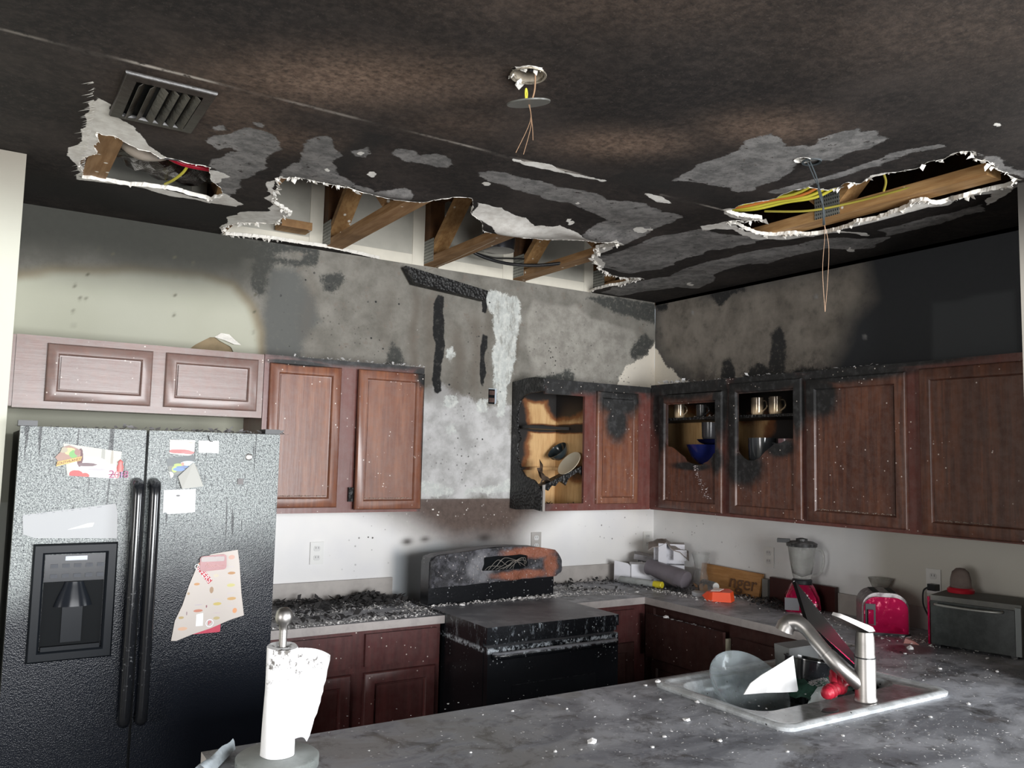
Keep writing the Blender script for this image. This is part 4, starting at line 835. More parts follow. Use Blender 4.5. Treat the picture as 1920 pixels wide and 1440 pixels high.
# thin water streaks
st = t.math('MULTIPLY', t.ss(t.noise(1, 2, .5, stretch=(62, 1, 3.2), dist=.35), .63, .66), t.math('MULTIPLY', t.ss(Z, 1.25, 1.4), t.ss(t.noise(6, 2), .38, .50)))
c = t.mix(t.math('MULTIPLY', st, .85), c, (.02, .022, .025))
t.set(c, .2, 0, .2)
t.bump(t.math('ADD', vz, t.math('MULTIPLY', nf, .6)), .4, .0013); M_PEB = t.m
M_GLOSS = dusty('gloss_black', (.010, .011, .013), (.24, .25, .26), .15, .12, 70, up=.7)
M_BLK = flat('satin_black', (.016, .018, .021), .38, 0, .5)
M_BLK2 = flat('dark_recess', (.006, .007, .008), .5, 0, .05)
M_STEEL = NT('brushed_steel'); _t = M_STEEL; _g = _t.noise(12, 4, .6, stretch=(1, 1, 40)); _t.set(_t.mix(_g, (.34, .325, .31), (.46, .445, .43)), .40, 1.0); M_STEEL = _t.m
M_WHITE = flat('white_paper', (.82, .83, .84), .6, 0, .3, (12, .15), .05)
T = thing('refrigerator', (-3.31, -.5, 0), 'black side-by-side refrigerator with pebbled doors, window sheen painted over their soot film, left of the cabinets', 'refrigerator')
ob('body', bx(-3.765, -2.852, -.84, -.08, .03, 1.745), M_BLK, T, bevel=.004, seg=1)
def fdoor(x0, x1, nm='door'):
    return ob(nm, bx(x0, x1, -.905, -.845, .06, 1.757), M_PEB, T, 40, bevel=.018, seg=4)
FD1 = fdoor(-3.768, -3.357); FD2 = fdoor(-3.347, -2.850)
for x, dr in ((-3.381, FD1), (-3.323, FD2)):
    z0, z1 = .70, 1.56
    ob('handle', tube(B(), smooth_path([(x, -.912, z0+.005), (x, -.935, z0+.008), (x, -.955, z0+.05), (x, -.960, (z0+z1)/2), (x, -.955, z1-.05), (x, -.935, z1-.006), (x, -.912, z1-.004)], 6), [.021]*37, 14), M_GLOSS, dr, 50)
D = thing('ice_dispenser', (-3.565, -.91, .937), 'x', 'x'); 
for k in ('label', 'category'): del D[k]
D.parent = T; D.location = Vector((-3.565, -.91, .937)) - T.location
PD = PY(-.9045)
M_PAN = flat('panel_black', (.010, .012, .015), .3, 0, .10); M_PANG = flat('panel_gloss', (.012, .014, .018), .15, 0, .14)
ob('surround', ring(PD, -3.702, -3.432, .937, 1.345, [(0, .001), (0, .012), (.006, .020), (.030, .020), (.036, .014), (.038, .001)]), M_PAN, D, 40)
ob('control_panel', bx(-3.663, -3.471, -.912, -.906, 1.212, 1.306), M_PANG, D)
ob('recess_shade', bx(-3.663, -3.471, -.908, -.9055, .976, 1.211), M_BLK2, D)  # flat near-black sheet; shade of the deep cavity put into its colour
ob('spout', lathe([(0, 0), (.062, .0), (.052, .03), (.035, .07), (.03, .085), (0, .085)], Matrix.Translation((-3.567, -.909, 1.125)) @ Matrix.Diagonal((1, .45, 1, 1)), 24), M_PANG, D, 50)
ob('paddle', bx(-3.60, -3.535, -.914, -.9085, 1.00, 1.13), M_PAN, D, bevel=.004)
ob('drip_tray', bx(-3.66, -3.475, -.926, -.9085, .975, .990), M_PAN, D, bevel=.003)
bm = B()
for r in range(2):
    for i in range(5): box(bm, -3.645+i*.037, -3.622+i*.037, -.9145, -.9125, 1.225+r*.035, 1.238+r*.035)
o = ob('button_row', bm, flat('button_grey', (.05, .055, .065), .3, 0, .1), D); o['kind'] = 'stuff'
ob('highlight_strip', bx(-3.60, -3.53, -.9145, -.9125, 1.285, 1.300), flat('highlight_strip', (.10, .13, .19), .15), D)  # paler strip painting the highlight at the top of the panel
for x in (-3.745, -2.875):
    ob('hinge_cover', bx(x-.03, x+.03, -.885, -.80, 1.7585, 1.778), M_BLK, T, bevel=.006)
ob('badge', lathe([(0, 0), (.014, 0), (.014, .003), (.011, .005), (0, .005)], Matrix.Translation((-2.972, -.9055, 1.664)) @ Matrix.Rotation(math.pi/2, 4, 'X')), M_STEEL, T, 40)['label'] = 'round chrome badge'
# things held on the doors
def sheetq(name, pts, y, mat, label, cat, th=.0008, curl=0, parent=None):
    """a paper outline in (x, z), slightly off the door"""
    a = [(p[0], y, p[1]) for p in pts]; b = [(p[0], y-th-(curl if p[1] == min(q[1] for q in pts) else 0), p[1]) for p in pts]
    o = ob(name, hexa(a, b), mat, parent)
    if label: tag(o, label, cat)
    return o
YF = -.9062
def paint(name, base, blobs, rough=.5, edge=.3):
    """flat print: coloured blotches at (x,z,rx,rz,colour)"""
    t = NT(name); c = base; nz = t.math('MULTIPLY', t.math('SUBTRACT', t.noise(70, 4, .7), .5), edge*2)
    for x, z, rx, rz, col in blobs:
        m = t.n('ShaderNodeVectorMath', operation='SUBTRACT'); t.L(t.pos(), m.inputs[0]); m.inputs[1].default_value = (x, YF, z)
        d = t.n('ShaderNodeVectorMath', operation='MULTIPLY'); t.L(m.outputs[0], d.inputs[0]); d.inputs[1].default_value = (1/rx, 0, 1/rz)
        l = t.n('ShaderNodeVectorMath', operation='LENGTH'); t.L(d.outputs[0], l.inputs[0])
        c = t.mix(t.ss(t.math('ADD', l.outputs['Value'], nz), 1.08, .92), c, col)
    t.set(c, rough, 0, .3); return t.m
m = paint('photo_print', (.44, .44, .40), [(-3.50, 1.655, .006, .05, (.30, .30, .27)), (-3.47, 1.64, .004, .05, (.33, .30, .25)), (-3.545, 1.625, .06, .028, (.93, .93, .93)), (-3.50, 1.60, .07, .03, (.95, .95, .95)), (-3.585, 1.592, .022, .013, (.42, .05, .05)), (-3.555, 1.586, .014, .010, (.45, .06, .05)), (-3.575, 1.65, .010, .032, (.09, .015, .02)), (-3.55, 1.625, .03, .007, (.12, .07, .08)), (-3.52, 1.608, .03, .005, (.4, .38, .40))], .35)
sheetq('photograph', [(-3.632, 1.700), (-3.438, 1.674), (-3.448, 1.575), (-3.50, 1.578), (-3.612, 1.585)], YF, m, 'creased photograph with a washed-out white shape, top of the left refrigerator door', 'photo')
m = paint('souvenir_print', (.26, .13, .085), [(-3.610, 1.672, .018, .013, (.45, .44, .16)), (-3.598, 1.662, .014, .014, (.08, .30, .035)), (-3.63, 1.676, .014, .010, (.30, .26, .17)), (-3.585, 1.67, .01, .012, (.22, .08, .06))], .3)
o = ob('fridge_magnet', hexa([(a, YF-.001, b) for a, b in ((-3.655, 1.650), (-3.64, 1.668), (-3.635, 1.685), (-3.612, 1.693), (-3.59, 1.684), (-3.575, 1.675), (-3.575, 1.655), (-3.58, 1.642), (-3.645, 1.635))], [(a, YF-.007, b) for a, b in ((-3.655, 1.650), (-3.64, 1.668), (-3.635, 1.685), (-3.612, 1.693), (-3.59, 1.684), (-3.575, 1.675), (-3.575, 1.655), (-3.58, 1.642), (-3.645, 1.635))]), m)
tag(o, 'brown and green souvenir magnet with a gold banner, left refrigerator door', 'magnet')
M_GOLD = flat('gold_banner', (.62, .36, .07), .4)
ob('banner', hexa([(a, YF-.0075, b) for a, b in ((-3.65, 1.617), (-3.572, 1.640), (-3.570, 1.655), (-3.648, 1.634))], [(a, YF-.011, b) for a, b in ((-3.65, 1.617), (-3.572, 1.640), (-3.570, 1.655), (-3.648, 1.634))]), M_GOLD, o)
def text(body, size, loc, rot, mat, parent, ext=.0005, name='lettering', align='CENTER', shear=0):
    cu = bpy.data.curves.new(name, 'FONT'); cu.body = body; cu.size = size; cu.extrude = ext; cu.align_x = align; cu.align_y = 'CENTER'; cu.shear = shear
    tmp = bpy.data.objects.new(name, cu); COL.objects.link(tmp); me = bpy.data.meshes.new_from_object(tmp); bpy.data.objects.remove(tmp)
    me.materials.clear(); me.materials.append(mat); q = bpy.data.objects.new(name, me); COL.objects.link(q); q.parent = parent
    q.location = Vector(loc) - (wloc(parent) if parent else Vector()); q.rotation_euler = [math.radians(a) for a in rot]; return q
M_BROWNINK = flat('brown_ink', (.10, .03, .01), .5)
text('SOUTHLANDS', .0125, (-3.610, YF-.0118, 1.636), (90, -15, 0), M_BROWNINK, o)
M_PINK = flat('magenta_glitter', (.26, .01, .10), .4); M_VIO = flat('violet_glitter', (.22, .06, .36), .3)
o = tag(ob('fridge_magnet', bx(-3.478, -3.420, YF-.004, YF-.001, 1.588, 1.592), M_PINK), 'pink and purple magnet reading 2018 at the corner of the photograph', 'magnet')
text('2', .040, (-3.468, YF-.006, 1.590), (90, 0, 0), M_PINK, o, .003); text('0', .036, (-3.450, YF-.006, 1.588), (90, 0, 0), flat('red_glitter', (.6, .02, .05), .3), o, .003)
text('1', .036, (-3.435, YF-.006, 1.590), (90, 0, 0), M_VIO, o, .003); text('8', .036, (-3.420, YF-.006, 1.590), (90, 0, 0), M_PINK, o, .003)
ob('figure', lathe([(0, 0), (.010, 0), (.012, .018), (.007, .03), (.010, .036), (0, .046)], Matrix.Translation((-3.441, YF-.006, 1.60)) @ Matrix.Diagonal((1, .4, 1, 1)), 12), flat('pink_figure', (.55, .16, .15), .4), o, 40)
t = NT('letter_paper'); z = t.n('ShaderNodeVectorMath', operation='DOT_PRODUCT'); t.L(t.pos(), z.inputs[0]); z.inputs[1].default_value = (-.118, 0, .993)
l = t.math('FRACT', t.math('MULTIPLY', z.outputs['Value'], 105)); ln = t.math('MULTIPLY', t.ss(l, .72, .82), t.math('MULTIPLY', t.ss(t.noise(30, 2, stretch=(3, 1, .1)), .45, .6), t.ss(z.outputs['Value'], 1.865, 1.875)))
t.set(t.mix(ln, (.42, .43, .44), (.22, .23, .25)), .6); 
o = sheetq('letter', [(-3.742, 1.447), (-3.448, 1.484), (-3.440, 1.452), (-3.436, 1.358), (-3.700, 1.366), (-3.736, 1.380)], YF, t.m, 'grey soaked letter stuck above the ice dispenser', 'paper')
sheetq('bright_tear', [(-3.60, 1.393), (-3.52, 1.402), (-3.515, 1.416), (-3.535, 1.414)], YF-.001, M_WHITE, None, None, parent=o)
m = paint('card_print', (.84, .81, .76), [(-3.235, 1.680, .045, .008, (.50, .20, .20)), (-3.20, 1.676, .03, .006, (.52, .24, .24)), (-3.225, 1.712, .008, .005, (.6, .55, .5)), (-3.195, 1.715, .014, .002, (.5, .45, .4))])
sheetq('card', [(-3.273, 1.7235), (-3.182, 1.7245), (-3.182, 1.676), (-3.20, 1.664), (-3.272, 1.672)], YF, m, 'white card with pink lower edge, top of the right refrigerator door', 'card')
m = flat('blank_card', (.84, .84, .83), .5)
o = sheetq('card', [(-3.168, 1.724), (-3.092, 1.7245), (-3.090, 1.677), (-3.166, 1.677)], YF, m, 'small blank white card right of the pink-edged one', 'card')
ob('scorch', tube(B(), [(-3.135, YF-.002, 1.745), (-3.13, YF-.002, 1.73), (-3.125, YF-.002, 1.722), (-3.115, YF-.002, 1.722)], .0018, 6), M_BLK, o)
m = paint('cycling_print', (.035, .05, .055), [(-3.255, 1.608, .03, .018, (.10, .11, .09)), (-3.238, 1.628, .016, .006, (.30, .52, .05)), (-3.25, 1.612, .010, .012, (.32, .5, .06)), (-3.235, 1.612, .022, .007, (.06, .16, .42)), (-3.20, 1.635, .028, .009, (.62, .72, .78)), (-3.222, 1.632, .006, .007, (.5, .18, .12)), (-3.215, 1.621, .03, .004, (.05, .12, .3)), (-3.265, 1.590, .012, .012, (.55, .55, .48))], .3, .2)
o = sheetq('photograph', [(-3.284, 1.651), (-3.183, 1.668), (-3.178, 1.64), (-3.225, 1.585), (-3.262, 1.577)], YF, m, 'curled photograph of a cyclist in green and blue, right refrigerator door', 'photo')
P = [(-3.183, 1.640), (-3.238, 1.584), (-3.222, 1.538), (-3.145, 1.548), (-3.170, 1.62)]
ob('folded_corner', hexa([(a, YF-.004-.02*max(0, 1.60-b), b) for a, b in P], [(a, YF-.006-.22*max(0, 1.60-b), b) for a, b in P]), flat('photo_back', (.40, .40, .37), .45), o)
m = paint('postcard_print', (.88, .89, .90), [(-3.232, 1.512, .008, .004, (.2, .2, .2)), (-3.225, 1.492, .012, .0015, (.5, .5, .5)), (-3.222, 1.478, .010, .0015, (.4, .4, .4)), (-3.275, 1.444, .008, .005, (.2, .22, .22)), (-3.21, 1.449, .03, .002, (.6, .62, .62))])
sheetq('postcard', [(-3.284, 1.533), (-3.169, 1.536), (-3.167, 1.449), (-3.20, 1.446), (-3.283, 1.442)], YF, m, 'white postcard below the cyclist photograph', 'card')
o = tag(ob('fridge_magnet', bx(-3.012, -2.990, YF-.004, YF, 1.555, 1.578), flat('grey_magnet', (.13, .12, .12), .5), None, bevel=.001), 'small dark square magnet alone on the right refrigerator door', 'magnet')
# flyer
blobs = []
def fl(px, py):  # flyer detail position from its own photo-space frame to metres on the door
    return (-3.227+(px-75)/1095*.265+(0 if py < 1400 else 0), 1.304-(py-20)/1370*.337+ (px-75)/1095*-.004)
for px, py, rx, ry, col in ((410, 540, 45, 20, (.5, .28, .14)), (940, 390, 60, 22, (.42, .24, .12)), (940, 580, 65, 26, (.52, .48, .22)), (960, 790, 70, 24, (.5, .32, .14)), (740, 860, 62, 24, (.5, .40, .14)), (450, 950, 70, 22, (.48, .20, .14)), (200, 1040, 40, 20, (.42, .32, .16)), (740, 1080, 50, 24, (.46, .38, .20)), (1020, 980, 35, 40, (.62, .30, .15)), (230, 1210, 70, 26, (.62, .40, .28)), (640, 640, 30, 50, (.35, .24, .16)), (930, 140, 50, 35, (.55, .36, .30)), (700, 420, 40, 25, (.55, .5, .4)), (290, 680, 20, 20, (.4, .3, .2)),
    (280, 980, 10, 30, (.3, .22, .24)), (575, 890, 10, 22, (.25, .1, .12)), (920, 290, 60, 4, (.5, .45, .5)), (940, 510, 70, 4, (.5, .45, .5)), (950, 705, 70, 4, (.5, .45, .5)), (700, 790, 70, 4, (.5, .45, .5)), (450, 860, 60, 4, (.4, .35, .45)), (950, 905, 60, 4, (.5, .45, .5)), (740, 1000, 60, 4, (.5, .4, .45))):
    x, z = fl(px, py); blobs.append((x, z, rx*.265/1095, ry*.337/1370, col))
m = paint('flyer_print', (.52, .475, .44), blobs, .55, .15)
FP = [fl(*p) for p in ((415, 215), (600, 85), (1020, 25), (1060, 250), (1110, 700), (1172, 1065), (960, 1120), (660, 1230), (365, 1310), (150, 1385), (70, 1380), (110, 1080), (210, 850), (290, 560))]
FY = sheetq('flyer', FP, YF-.003, m, 'crumpled coupon flyer headed OFFERS hanging on the right refrigerator door', 'paper', th=.0012)
RB = [fl(*p) for p in ((395, 300), (440, 240), (645, 490), (585, 545))]
sheetq('red_banner', RB, YF-.0045, flat('flyer_red', (.42, .01, .03), .5), None, None, parent=FY)
OB_ = [fl(*p) for p in ((415, 225), (440, 215), (560, 335), (535, 350))]
sheetq('orange_stripe', OB_, YF-.0046, flat('flyer_orange', (.75, .25, .08), .5), None, None, parent=FY)
x, z = fl(490, 375); text('OFFERS', .027, (x-.001, YF-.0062, z), (90, 49, 0), M_WHITE, FY, .0002)
def rrect(x0, x1, z0, z1, r, n=5):
    out = []
    for cx, cz, a0 in ((x1-r, z1-r, 0), (x0+r, z1-r, 90), (x0+r, z0+r, 180), (x1-r, z0+r, 270)):
        for k in range(n+1): a = math.radians(a0+90*k/n); out.append((cx+r*math.cos(a), cz+r*math.sin(a)))
    return out
x0, z1 = fl(440, 90); x1, z0 = fl(850, 330)
P = [(x+(z-z0)*-.05, z+(x-x0)*.06) for x, z in rrect(x0, x1, z0-.004, z1-.006, .012)]
MG = ob('clip_magnet', hexa([(a, YF-.005, b) for a, b in P], [(a, YF-.010, b) for a, b in P]), flat('rose_plastic', (.27, .08, .085), .3)); tag(MG, 'rose-pink magnet clip with script lettering holding the flyer', 'magnet')
ob('clear_lip', hexa([(a, YF-.0105, b) for a, b in rrect(x0+.002, x1-.01, z0+.034, z1-.008, .006)], [(a, YF-.0125, b) for a, b in rrect(x0+.002, x1-.01, z0+.034, z1-.008, .006)]), flat('smoked_plastic', (.22, .17, .16), .25), MG)
x, z = fl(670, 265); ob('script_line', tube(B(), smooth_path([(x-.035, YF-.0108, z), (x-.028, YF-.0108, z+.010), (x-.022, YF-.0108, z-.006), (x-.012, YF-.0108, z+.003), (x-.004, YF-.0108, z-.004), (x+.006, YF-.0108, z+.002), (x+.018, YF-.0108, z-.002), (x+.034, YF-.0108, z+.002)]), .0009, 5), flat('pale_script', (.72, .45, .42), .4), MG)
x0, z1 = fl(365, 1010); x1, z0 = fl(810, 1300)
MG = ob('note_holder', hexa([(a, YF-.0001, b) for a, b in rrect(x0, x1, z0, z1, .006)], [(a, YF-.0026, b) for a, b in rrect(x0, x1, z0, z1, .006)]), flat('crimson_card', (.45, .02, .06), .3)); tag(MG, 'crimson rectangular magnet at the foot of the flyer', 'magnet')
x, z = fl(480, 1110); sheetq('white_label', [(x-.013, z-.018), (x+.013, z-.018), (x+.012, z+.03), (x-.013, z+.026)], YF-.0045, M_WHITE, None, None, parent=MG)
x, z = fl(635, 1150); o = ob('round_logo', lathe([(.012, 0), (.015, 0), (.015, .001), (.012, .001), (.012, 0)], Matrix.Translation((x, YF-.0046, z)) @ Matrix.Rotation(math.pi/2, 4, 'X'), 24, False), flat('logo_ring', (.75, .72, .78), .4), MG)
text('P', .022, (x, YF-.0052, z), (90, 0, 0), flat('logo_red', (.6, .02, .06), .4), MG, .0003)
# ================================================================ RANGE
t = NT('burnt_enamel'); nf = t.noise(30, 6, .75); g = t.n('ShaderNodeNewGeometry'); nzv = t.xyz(g.outputs['Normal'])[2]; Z = t.xyz()[2]
up = t.ss(nzv, .3, .8)
c = t.mix(t.ss(t.noise(4, 5, .6), .34, .60), (.075, .08, .092), (.22, .228, .25)); c = t.mix(t.ss(t.noise(9, 5, .7), .50, .66, 0, .7), c, (.36, .37, .395))
side = t.mix(t.math('MULTIPLY', t.ss(t.noise(26, 6, .85, stretch=(1, 1, .3)), .53, .70), t.math('MULTIPLY', t.ss(Z, .78, .92), t.ss(t.xyz()[1], -.5, -.7))), (.007, .008, .010), (.34, .38, .42))
han = t.math('MULTIPLY', t.ss(t.noise(30, 5, .75), .45, .6), t.math('MULTIPLY', t.ss(Z, .805, .818), t.ss(Z, .84, .825))); side = t.mix(han, side, (.50, .55, .60))
ws = t.math('MULTIPLY', t.ss(t.voro(55), .22, .12), t.math('MULTIPLY', t.ss(t.noise(5, 3), .48, .6), t.ss(Z, .55, .78)))
side = t.mix(ws, side, (.45, .47, .48)); c = t.mix(up, side, t.mix(.35, c, (.36, .37, .41))); t.set(c, t.mix(up, (.22, .22, .22), (.45, .45, .45)), 0, .5); t.bump(nf, .35, .004); M_RNG = t.m
T = thing('range', (-1.537, -.68, 0), 'burnt black electric range pulled forward out of its gap', 'range')
ob('body', bx(-1.914, -1.160, -1.000, -.375, .02, .872), M_RNG, T, bevel=.005, seg=1)
ob('cooktop', bx(-1.9165, -1.1585, -1.035, -.355, .8735, .925), M_RNG, T, 40, bevel=.012, seg=3)
ob('vent_trim', bx(-1.912, -1.162, -1.022, -1.0005, .848, .872), M_RNG, T, bevel=.004)
DR = ob('oven_door', bx(-1.912, -1.162, -1.036, -1.001, .24, .838), M_RNG, T, 40, bevel=.014, seg=3)
ob('handle', tube(B(), smooth_path([(-1.88, -1.04, .800), (-1.86, -1.062, .802), (-1.75, -1.078, .806), (-1.537, -1.084, .808), (-1.32, -1.078, .806), (-1.21, -1.062, .802), (-1.19, -1.04, .800)], 5), .017, 12), M_RNG, DR, 60)
ob('window', bx(-1.78, -1.30, -1.0385, -1.0365, .38, .66), M_GLOSS, DR)
ob('storage_drawer', bx(-1.912, -1.162, -1.034, -1.001, .06, .228), M_RNG, T, 40, bevel=.01)
# rear console with melted face
CP_ = [(-1.908, .926), (-1.128, .926), (-1.128, 1.035), (-1.095, 1.045), (-1.083, 1.07), (-1.088, 1.11), (-1.105, 1.155), (-1.13, 1.178), (-1.25, 1.198), (-1.40, 1.207), (-1.52, 1.207), (-1.70, 1.192), (-1.86, 1.178), (-1.90, 1.165), (-1.908, 1.14)]
ob('console', hexa([(a, -.43, b) for a, b in CP_], [(a, -.34, b) for a, b in CP_]), M_RNG, T, 40, bevel=.008, seg=2)
t = NT('melted_console'); nf = t.noise(24, 6, .75)
rust = t.blob([(-1.30, -.45, 1.17, .20, .2, .035), (-1.165, -.45, 1.10, .055, .2, .08), (-1.35, -.45, 1.055, .22, .2, .028)], .35, 12)
c = t.mix(t.ss(nf, .45, .62), (.022, .022, .026), (.10, .10, .115)); c = t.mix(t.blob([(-1.62, -.45, 1.10, .09, .2, .09)], .5, 9), c, (.19, .19, .205))
c = t.mix(rust, c, t.mix(nf, (.33, .115, .06), (.24, .09, .06))); c = t.mix(t.ss(t.voro(45), .16, .09), c, (.50, .45, .43))
t.set(c, .32); t.bump(t.math('ADD', nf, t.math('MULTIPLY', t.noise(60, 4), .6)), .9, .012); M_MELT = t.m
A = [(-1.905, 1.015), (-1.13, 1.035), (-1.088, 1.05), (-1.078, 1.075), (-1.085, 1.115), (-1.105, 1.158), (-1.135, 1.180), (-1.25, 1.199), (-1.42, 1.208), (-1.60, 1.200), (-1.75, 1.188), (-1.87, 1.175), (-1.905, 1.15)]
HB = [(-1.60, 1.085), (-1.34, 1.088), (-1.31, 1.10), (-1.315, 1.155), (-1.36, 1.163), (-1.59, 1.158)]
me, cc, rm = sheet_mesh('melted_face', -1.92, -1.07, 1.0, 1.22, .011, lambda U, V: np.stack([U, -.448-.008*np.sin(U*60+V*31)*np.sin(V*70+U*13)-.006*np.sin(U*25), V], 1), {}, [HB, [(-2.2, .9), (-1.905, .9), *[(a, b) for a, b in A[::-1][-1:]], (-1.905, 1.015), (-1.905, 1.15), (-1.87, 1.175), (-1.75, 1.188), (-1.60, 1.200), (-1.42, 1.208), (-1.25, 1.199), (-1.135, 1.18), (-1.105, 1.158), (-1.085, 1.115), (-1.078, 1.075), (-1.088, 1.05), (-1.13, 1.035), (-1.905, 1.015), (-1.905, .9), (-.8, .9), (-.8, 1.4), (-2.2, 1.4)]])
bm = B(); bm.from_mesh(me); ext = bmesh.ops.extrude_face_region(bm, geom=bm.faces[:]); 
for v in ext['geom']:
    if isinstance(v, bmesh.types.BMVert): v.co.y = -.432
bpy.data.meshes.remove(me); ob('melted_face', bm, M_MELT, T, 60)
ob('console_cavity', bx(-1.60, -1.31, -.4345, -.4315, 1.085, 1.165), M_BLK2, T)
M_WIRE = flat('bare_wire', (.45, .42, .38), .4, .6)
rr = random.Random(4); bm = B()
for i in range(9):
    x = -1.58+.022*i; tube(bm, smooth_path([(x, -.437, 1.088), (x+rr.uniform(.01, .05), -.455, 1.105+rr.uniform(.0, .045)), (x+rr.uniform(.05, .11), -.462, 1.11+rr.uniform(-.01, .045)), (min(-1.325, x+rr.uniform(.09, .18)), -.44, 1.095+rr.uniform(0, .04))], 4), .0014, 5)
o = ob('wires', bm, M_WIRE, T); o['kind'] = 'stuff'
# ================================================================ SINK + FAUCET
M_SINK = dusty('dirty_enamel', (.60, .63, .65), (.17, .18, .19), .35, .18, 18, up=.55)
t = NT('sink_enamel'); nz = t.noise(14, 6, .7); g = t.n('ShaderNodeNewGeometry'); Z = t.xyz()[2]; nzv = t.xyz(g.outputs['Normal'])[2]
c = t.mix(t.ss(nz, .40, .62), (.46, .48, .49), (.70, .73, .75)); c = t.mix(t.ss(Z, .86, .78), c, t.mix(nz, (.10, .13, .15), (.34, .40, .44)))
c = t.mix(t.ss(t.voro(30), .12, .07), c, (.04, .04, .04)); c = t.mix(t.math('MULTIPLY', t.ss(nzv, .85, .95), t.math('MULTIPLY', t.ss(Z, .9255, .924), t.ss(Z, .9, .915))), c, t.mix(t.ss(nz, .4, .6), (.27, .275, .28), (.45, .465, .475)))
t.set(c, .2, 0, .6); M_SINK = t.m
T = thing('sink', (-1.45, -2.36, .72), 'white enamel drop-in sink with dirty basin, set in the grey peninsula', 'sink')
def rr_loop(x0, x1, y0, y1, r, z, n=7):
    return [(x, y, z) for x, y in rrect(x0, x1, y0, y1, r, n)]
loops = [rr_loop(-1.855, -1.050, -2.625, -2.095, .03, .905), rr_loop(-1.875, -1.030, -2.648, -2.070, .045, .9145), rr_loop(-1.878, -1.027, -2.651, -2.067, .048, .926), rr_loop(-1.868, -1.037, -2.641, -2.077, .045, .932), rr_loop(-1.850, -1.055, -2.620, -2.095, .04, .930), rr_loop(-1.842, -1.062, -2.610, -2.103, .04, .9245),
         rr_loop(-1.825, -1.085, -2.500, -2.120, .075, .9245), rr_loop(-1.815, -1.095, -2.490, -2.130, .08, .917), rr_loop(-1.805, -1.105, -2.478, -2.14, .09, .88), rr_loop(-1.78, -1.125, -2.455, -2.165, .09, .76), rr_loop(-1.72, -1.18, -2.40, -2.22, .07, .735), rr_loop(-1.50, -1.40, -2.33, -2.29, .018, .732)]
bm = B(); L = [[bm.verts.new(p) for p in l] for l in loops]
for a, b in zip(L, L[1:]):
    n = len(a)
    for k in range(n): bm.faces.new((a[k], a[(k+1) % n], b[(k+1) % n], b[k]))
bm.faces.new(L[-1])
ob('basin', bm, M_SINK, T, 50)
ob('drain', lathe([(0, 0), (.03, 0), (.04, .004), (.045, .006), (0, .003)], MT(-1.45, -2.31, .733)), M_STEEL, T, 40)
T = thing('faucet', (-1.408, -2.575, .925), 'brushed steel pull-out faucet leaning over the sink, lever raised', 'faucet')
fx, fy = -1.402, -2.572
ob('body', lathe([(0, .9255), (.036, .9255), (.036, .933), (.0325, .94), (.0325, 1.06), (.030, 1.075), (.030, 1.11), (.0285, 1.13), (.026, 1.145), (.0, 1.148)], MT(fx, fy, 0), 32), M_STEEL, T, 35)
ob('seam_ring', lathe([(.0327, 1.062), (.0333, 1.063), (.0333, 1.065), (.0327, 1.066)], MT(fx, fy, 0), 32, False), M_BLK, T)
ob('lever', hexa([(fx+.022, fy+.02, 1.147), (fx+.028, fy-.02, 1.147), (fx-.015, fy-.028, 1.15), (fx-.095, fy+.018, 1.192), (fx-.108, fy+.045, 1.20), (fx-.09, fy+.055, 1.192), (fx-.02, fy+.03, 1.15)], [(fx+.018, fy+.016, 1.160), (fx+.022, fy-.016, 1.160), (fx-.015, fy-.022, 1.172), (fx-.092, fy+.021, 1.206), (fx-.104, fy+.042, 1.209), (fx-.09, fy+.050, 1.206), (fx-.02, fy+.025, 1.172)]), M_STEEL, T, 40, bevel=.004, seg=2)
sp = smooth_path([(fx, fy, .965), (-1.424, -2.555, .985), (-1.470, -2.52, 1.032), (-1.489, -2.465, 1.088), (-1.494, -2.42, 1.130), (-1.502, -2.388, 1.150), (-1.512, -2.362, 1.146)], 5)
ob('spout', tube(B(), sp[:14], .0235, 18), M_STEEL, T, 40)
tail = sp[13:]+[sp[-1]+Vector((-.008, .010, -.012)), sp[-1]+Vector((-.012, .014, -.028))]
ob('spray_head', tube(B(), tail, [.0225+.0085*max(0, (k-7)/(len(tail)-8)) for k in range(len(tail))], 18), M_STEEL, T, 40)
# ---- things in the sink
def between(a, b): return Vector(a).lerp(Vector(b), .5)
p0, p1, p3 = Vector((-1.370, -2.265, 1.262)), Vector((-1.065, -2.385, .89)), Vector((-1.474, -2.40, 1.150))
n = (p1-p0).cross(p3-p0).normalized()*.006; p2 = Vector((-1.14, -2.44, .90))
M_TRAY = flat('tray_black', (.006, .006, .007), .25, 0, .3)
o = ob('baking_tray', hexa([p0+n, p1+n, p2+n, p3+n], [p0-n, p1-n, p2-n, p3-n]), M_TRAY, None, bevel=.002); tag(o, 'black glossy tray standing tilted out of the sink behind the faucet', 'tray')
bm = B(); rr = random.Random(8)
def crumb(bm, p, s, rr, flatk=1.0):
    vs = [bm.verts.new(Vector(p)+Vector((rr.uniform(-1, 1)*s, rr.uniform(-1, 1)*s, rr.uniform(0, 1)*s*flatk))) for _ in range(4)]
    for f in ((0, 1, 2), (0, 2, 3), (0, 3, 1), (1, 3, 2)): bm.faces.new([vs[i] for i in f])
for i in range(220):
    q = p0.lerp(p1, rr.random()**.8*.62); crumb(bm, q+Vector((rr.uniform(-.004, .004), rr.uniform(-.006, .006), .003)), rr.uniform(.0015, .004), rr)
M_ASHW = flat('pale_ash', (.62, .61, .60), .9, 0, .2); M_ASH = flat('grey_ash', (.33, .32, .32), .9, 0, .2); M_SOOT = flat('soot_flakes', (.045, .043, .043), .8, 0, .3)
ob('ash_edge', bm, M_ASHW, o)['kind'] = 'stuff'
t = NT('wet_glass'); nz = t.noise(10, 5, .7); t.set((.75, .82, .84), .08, 0, .5, 1.0, 1.2)
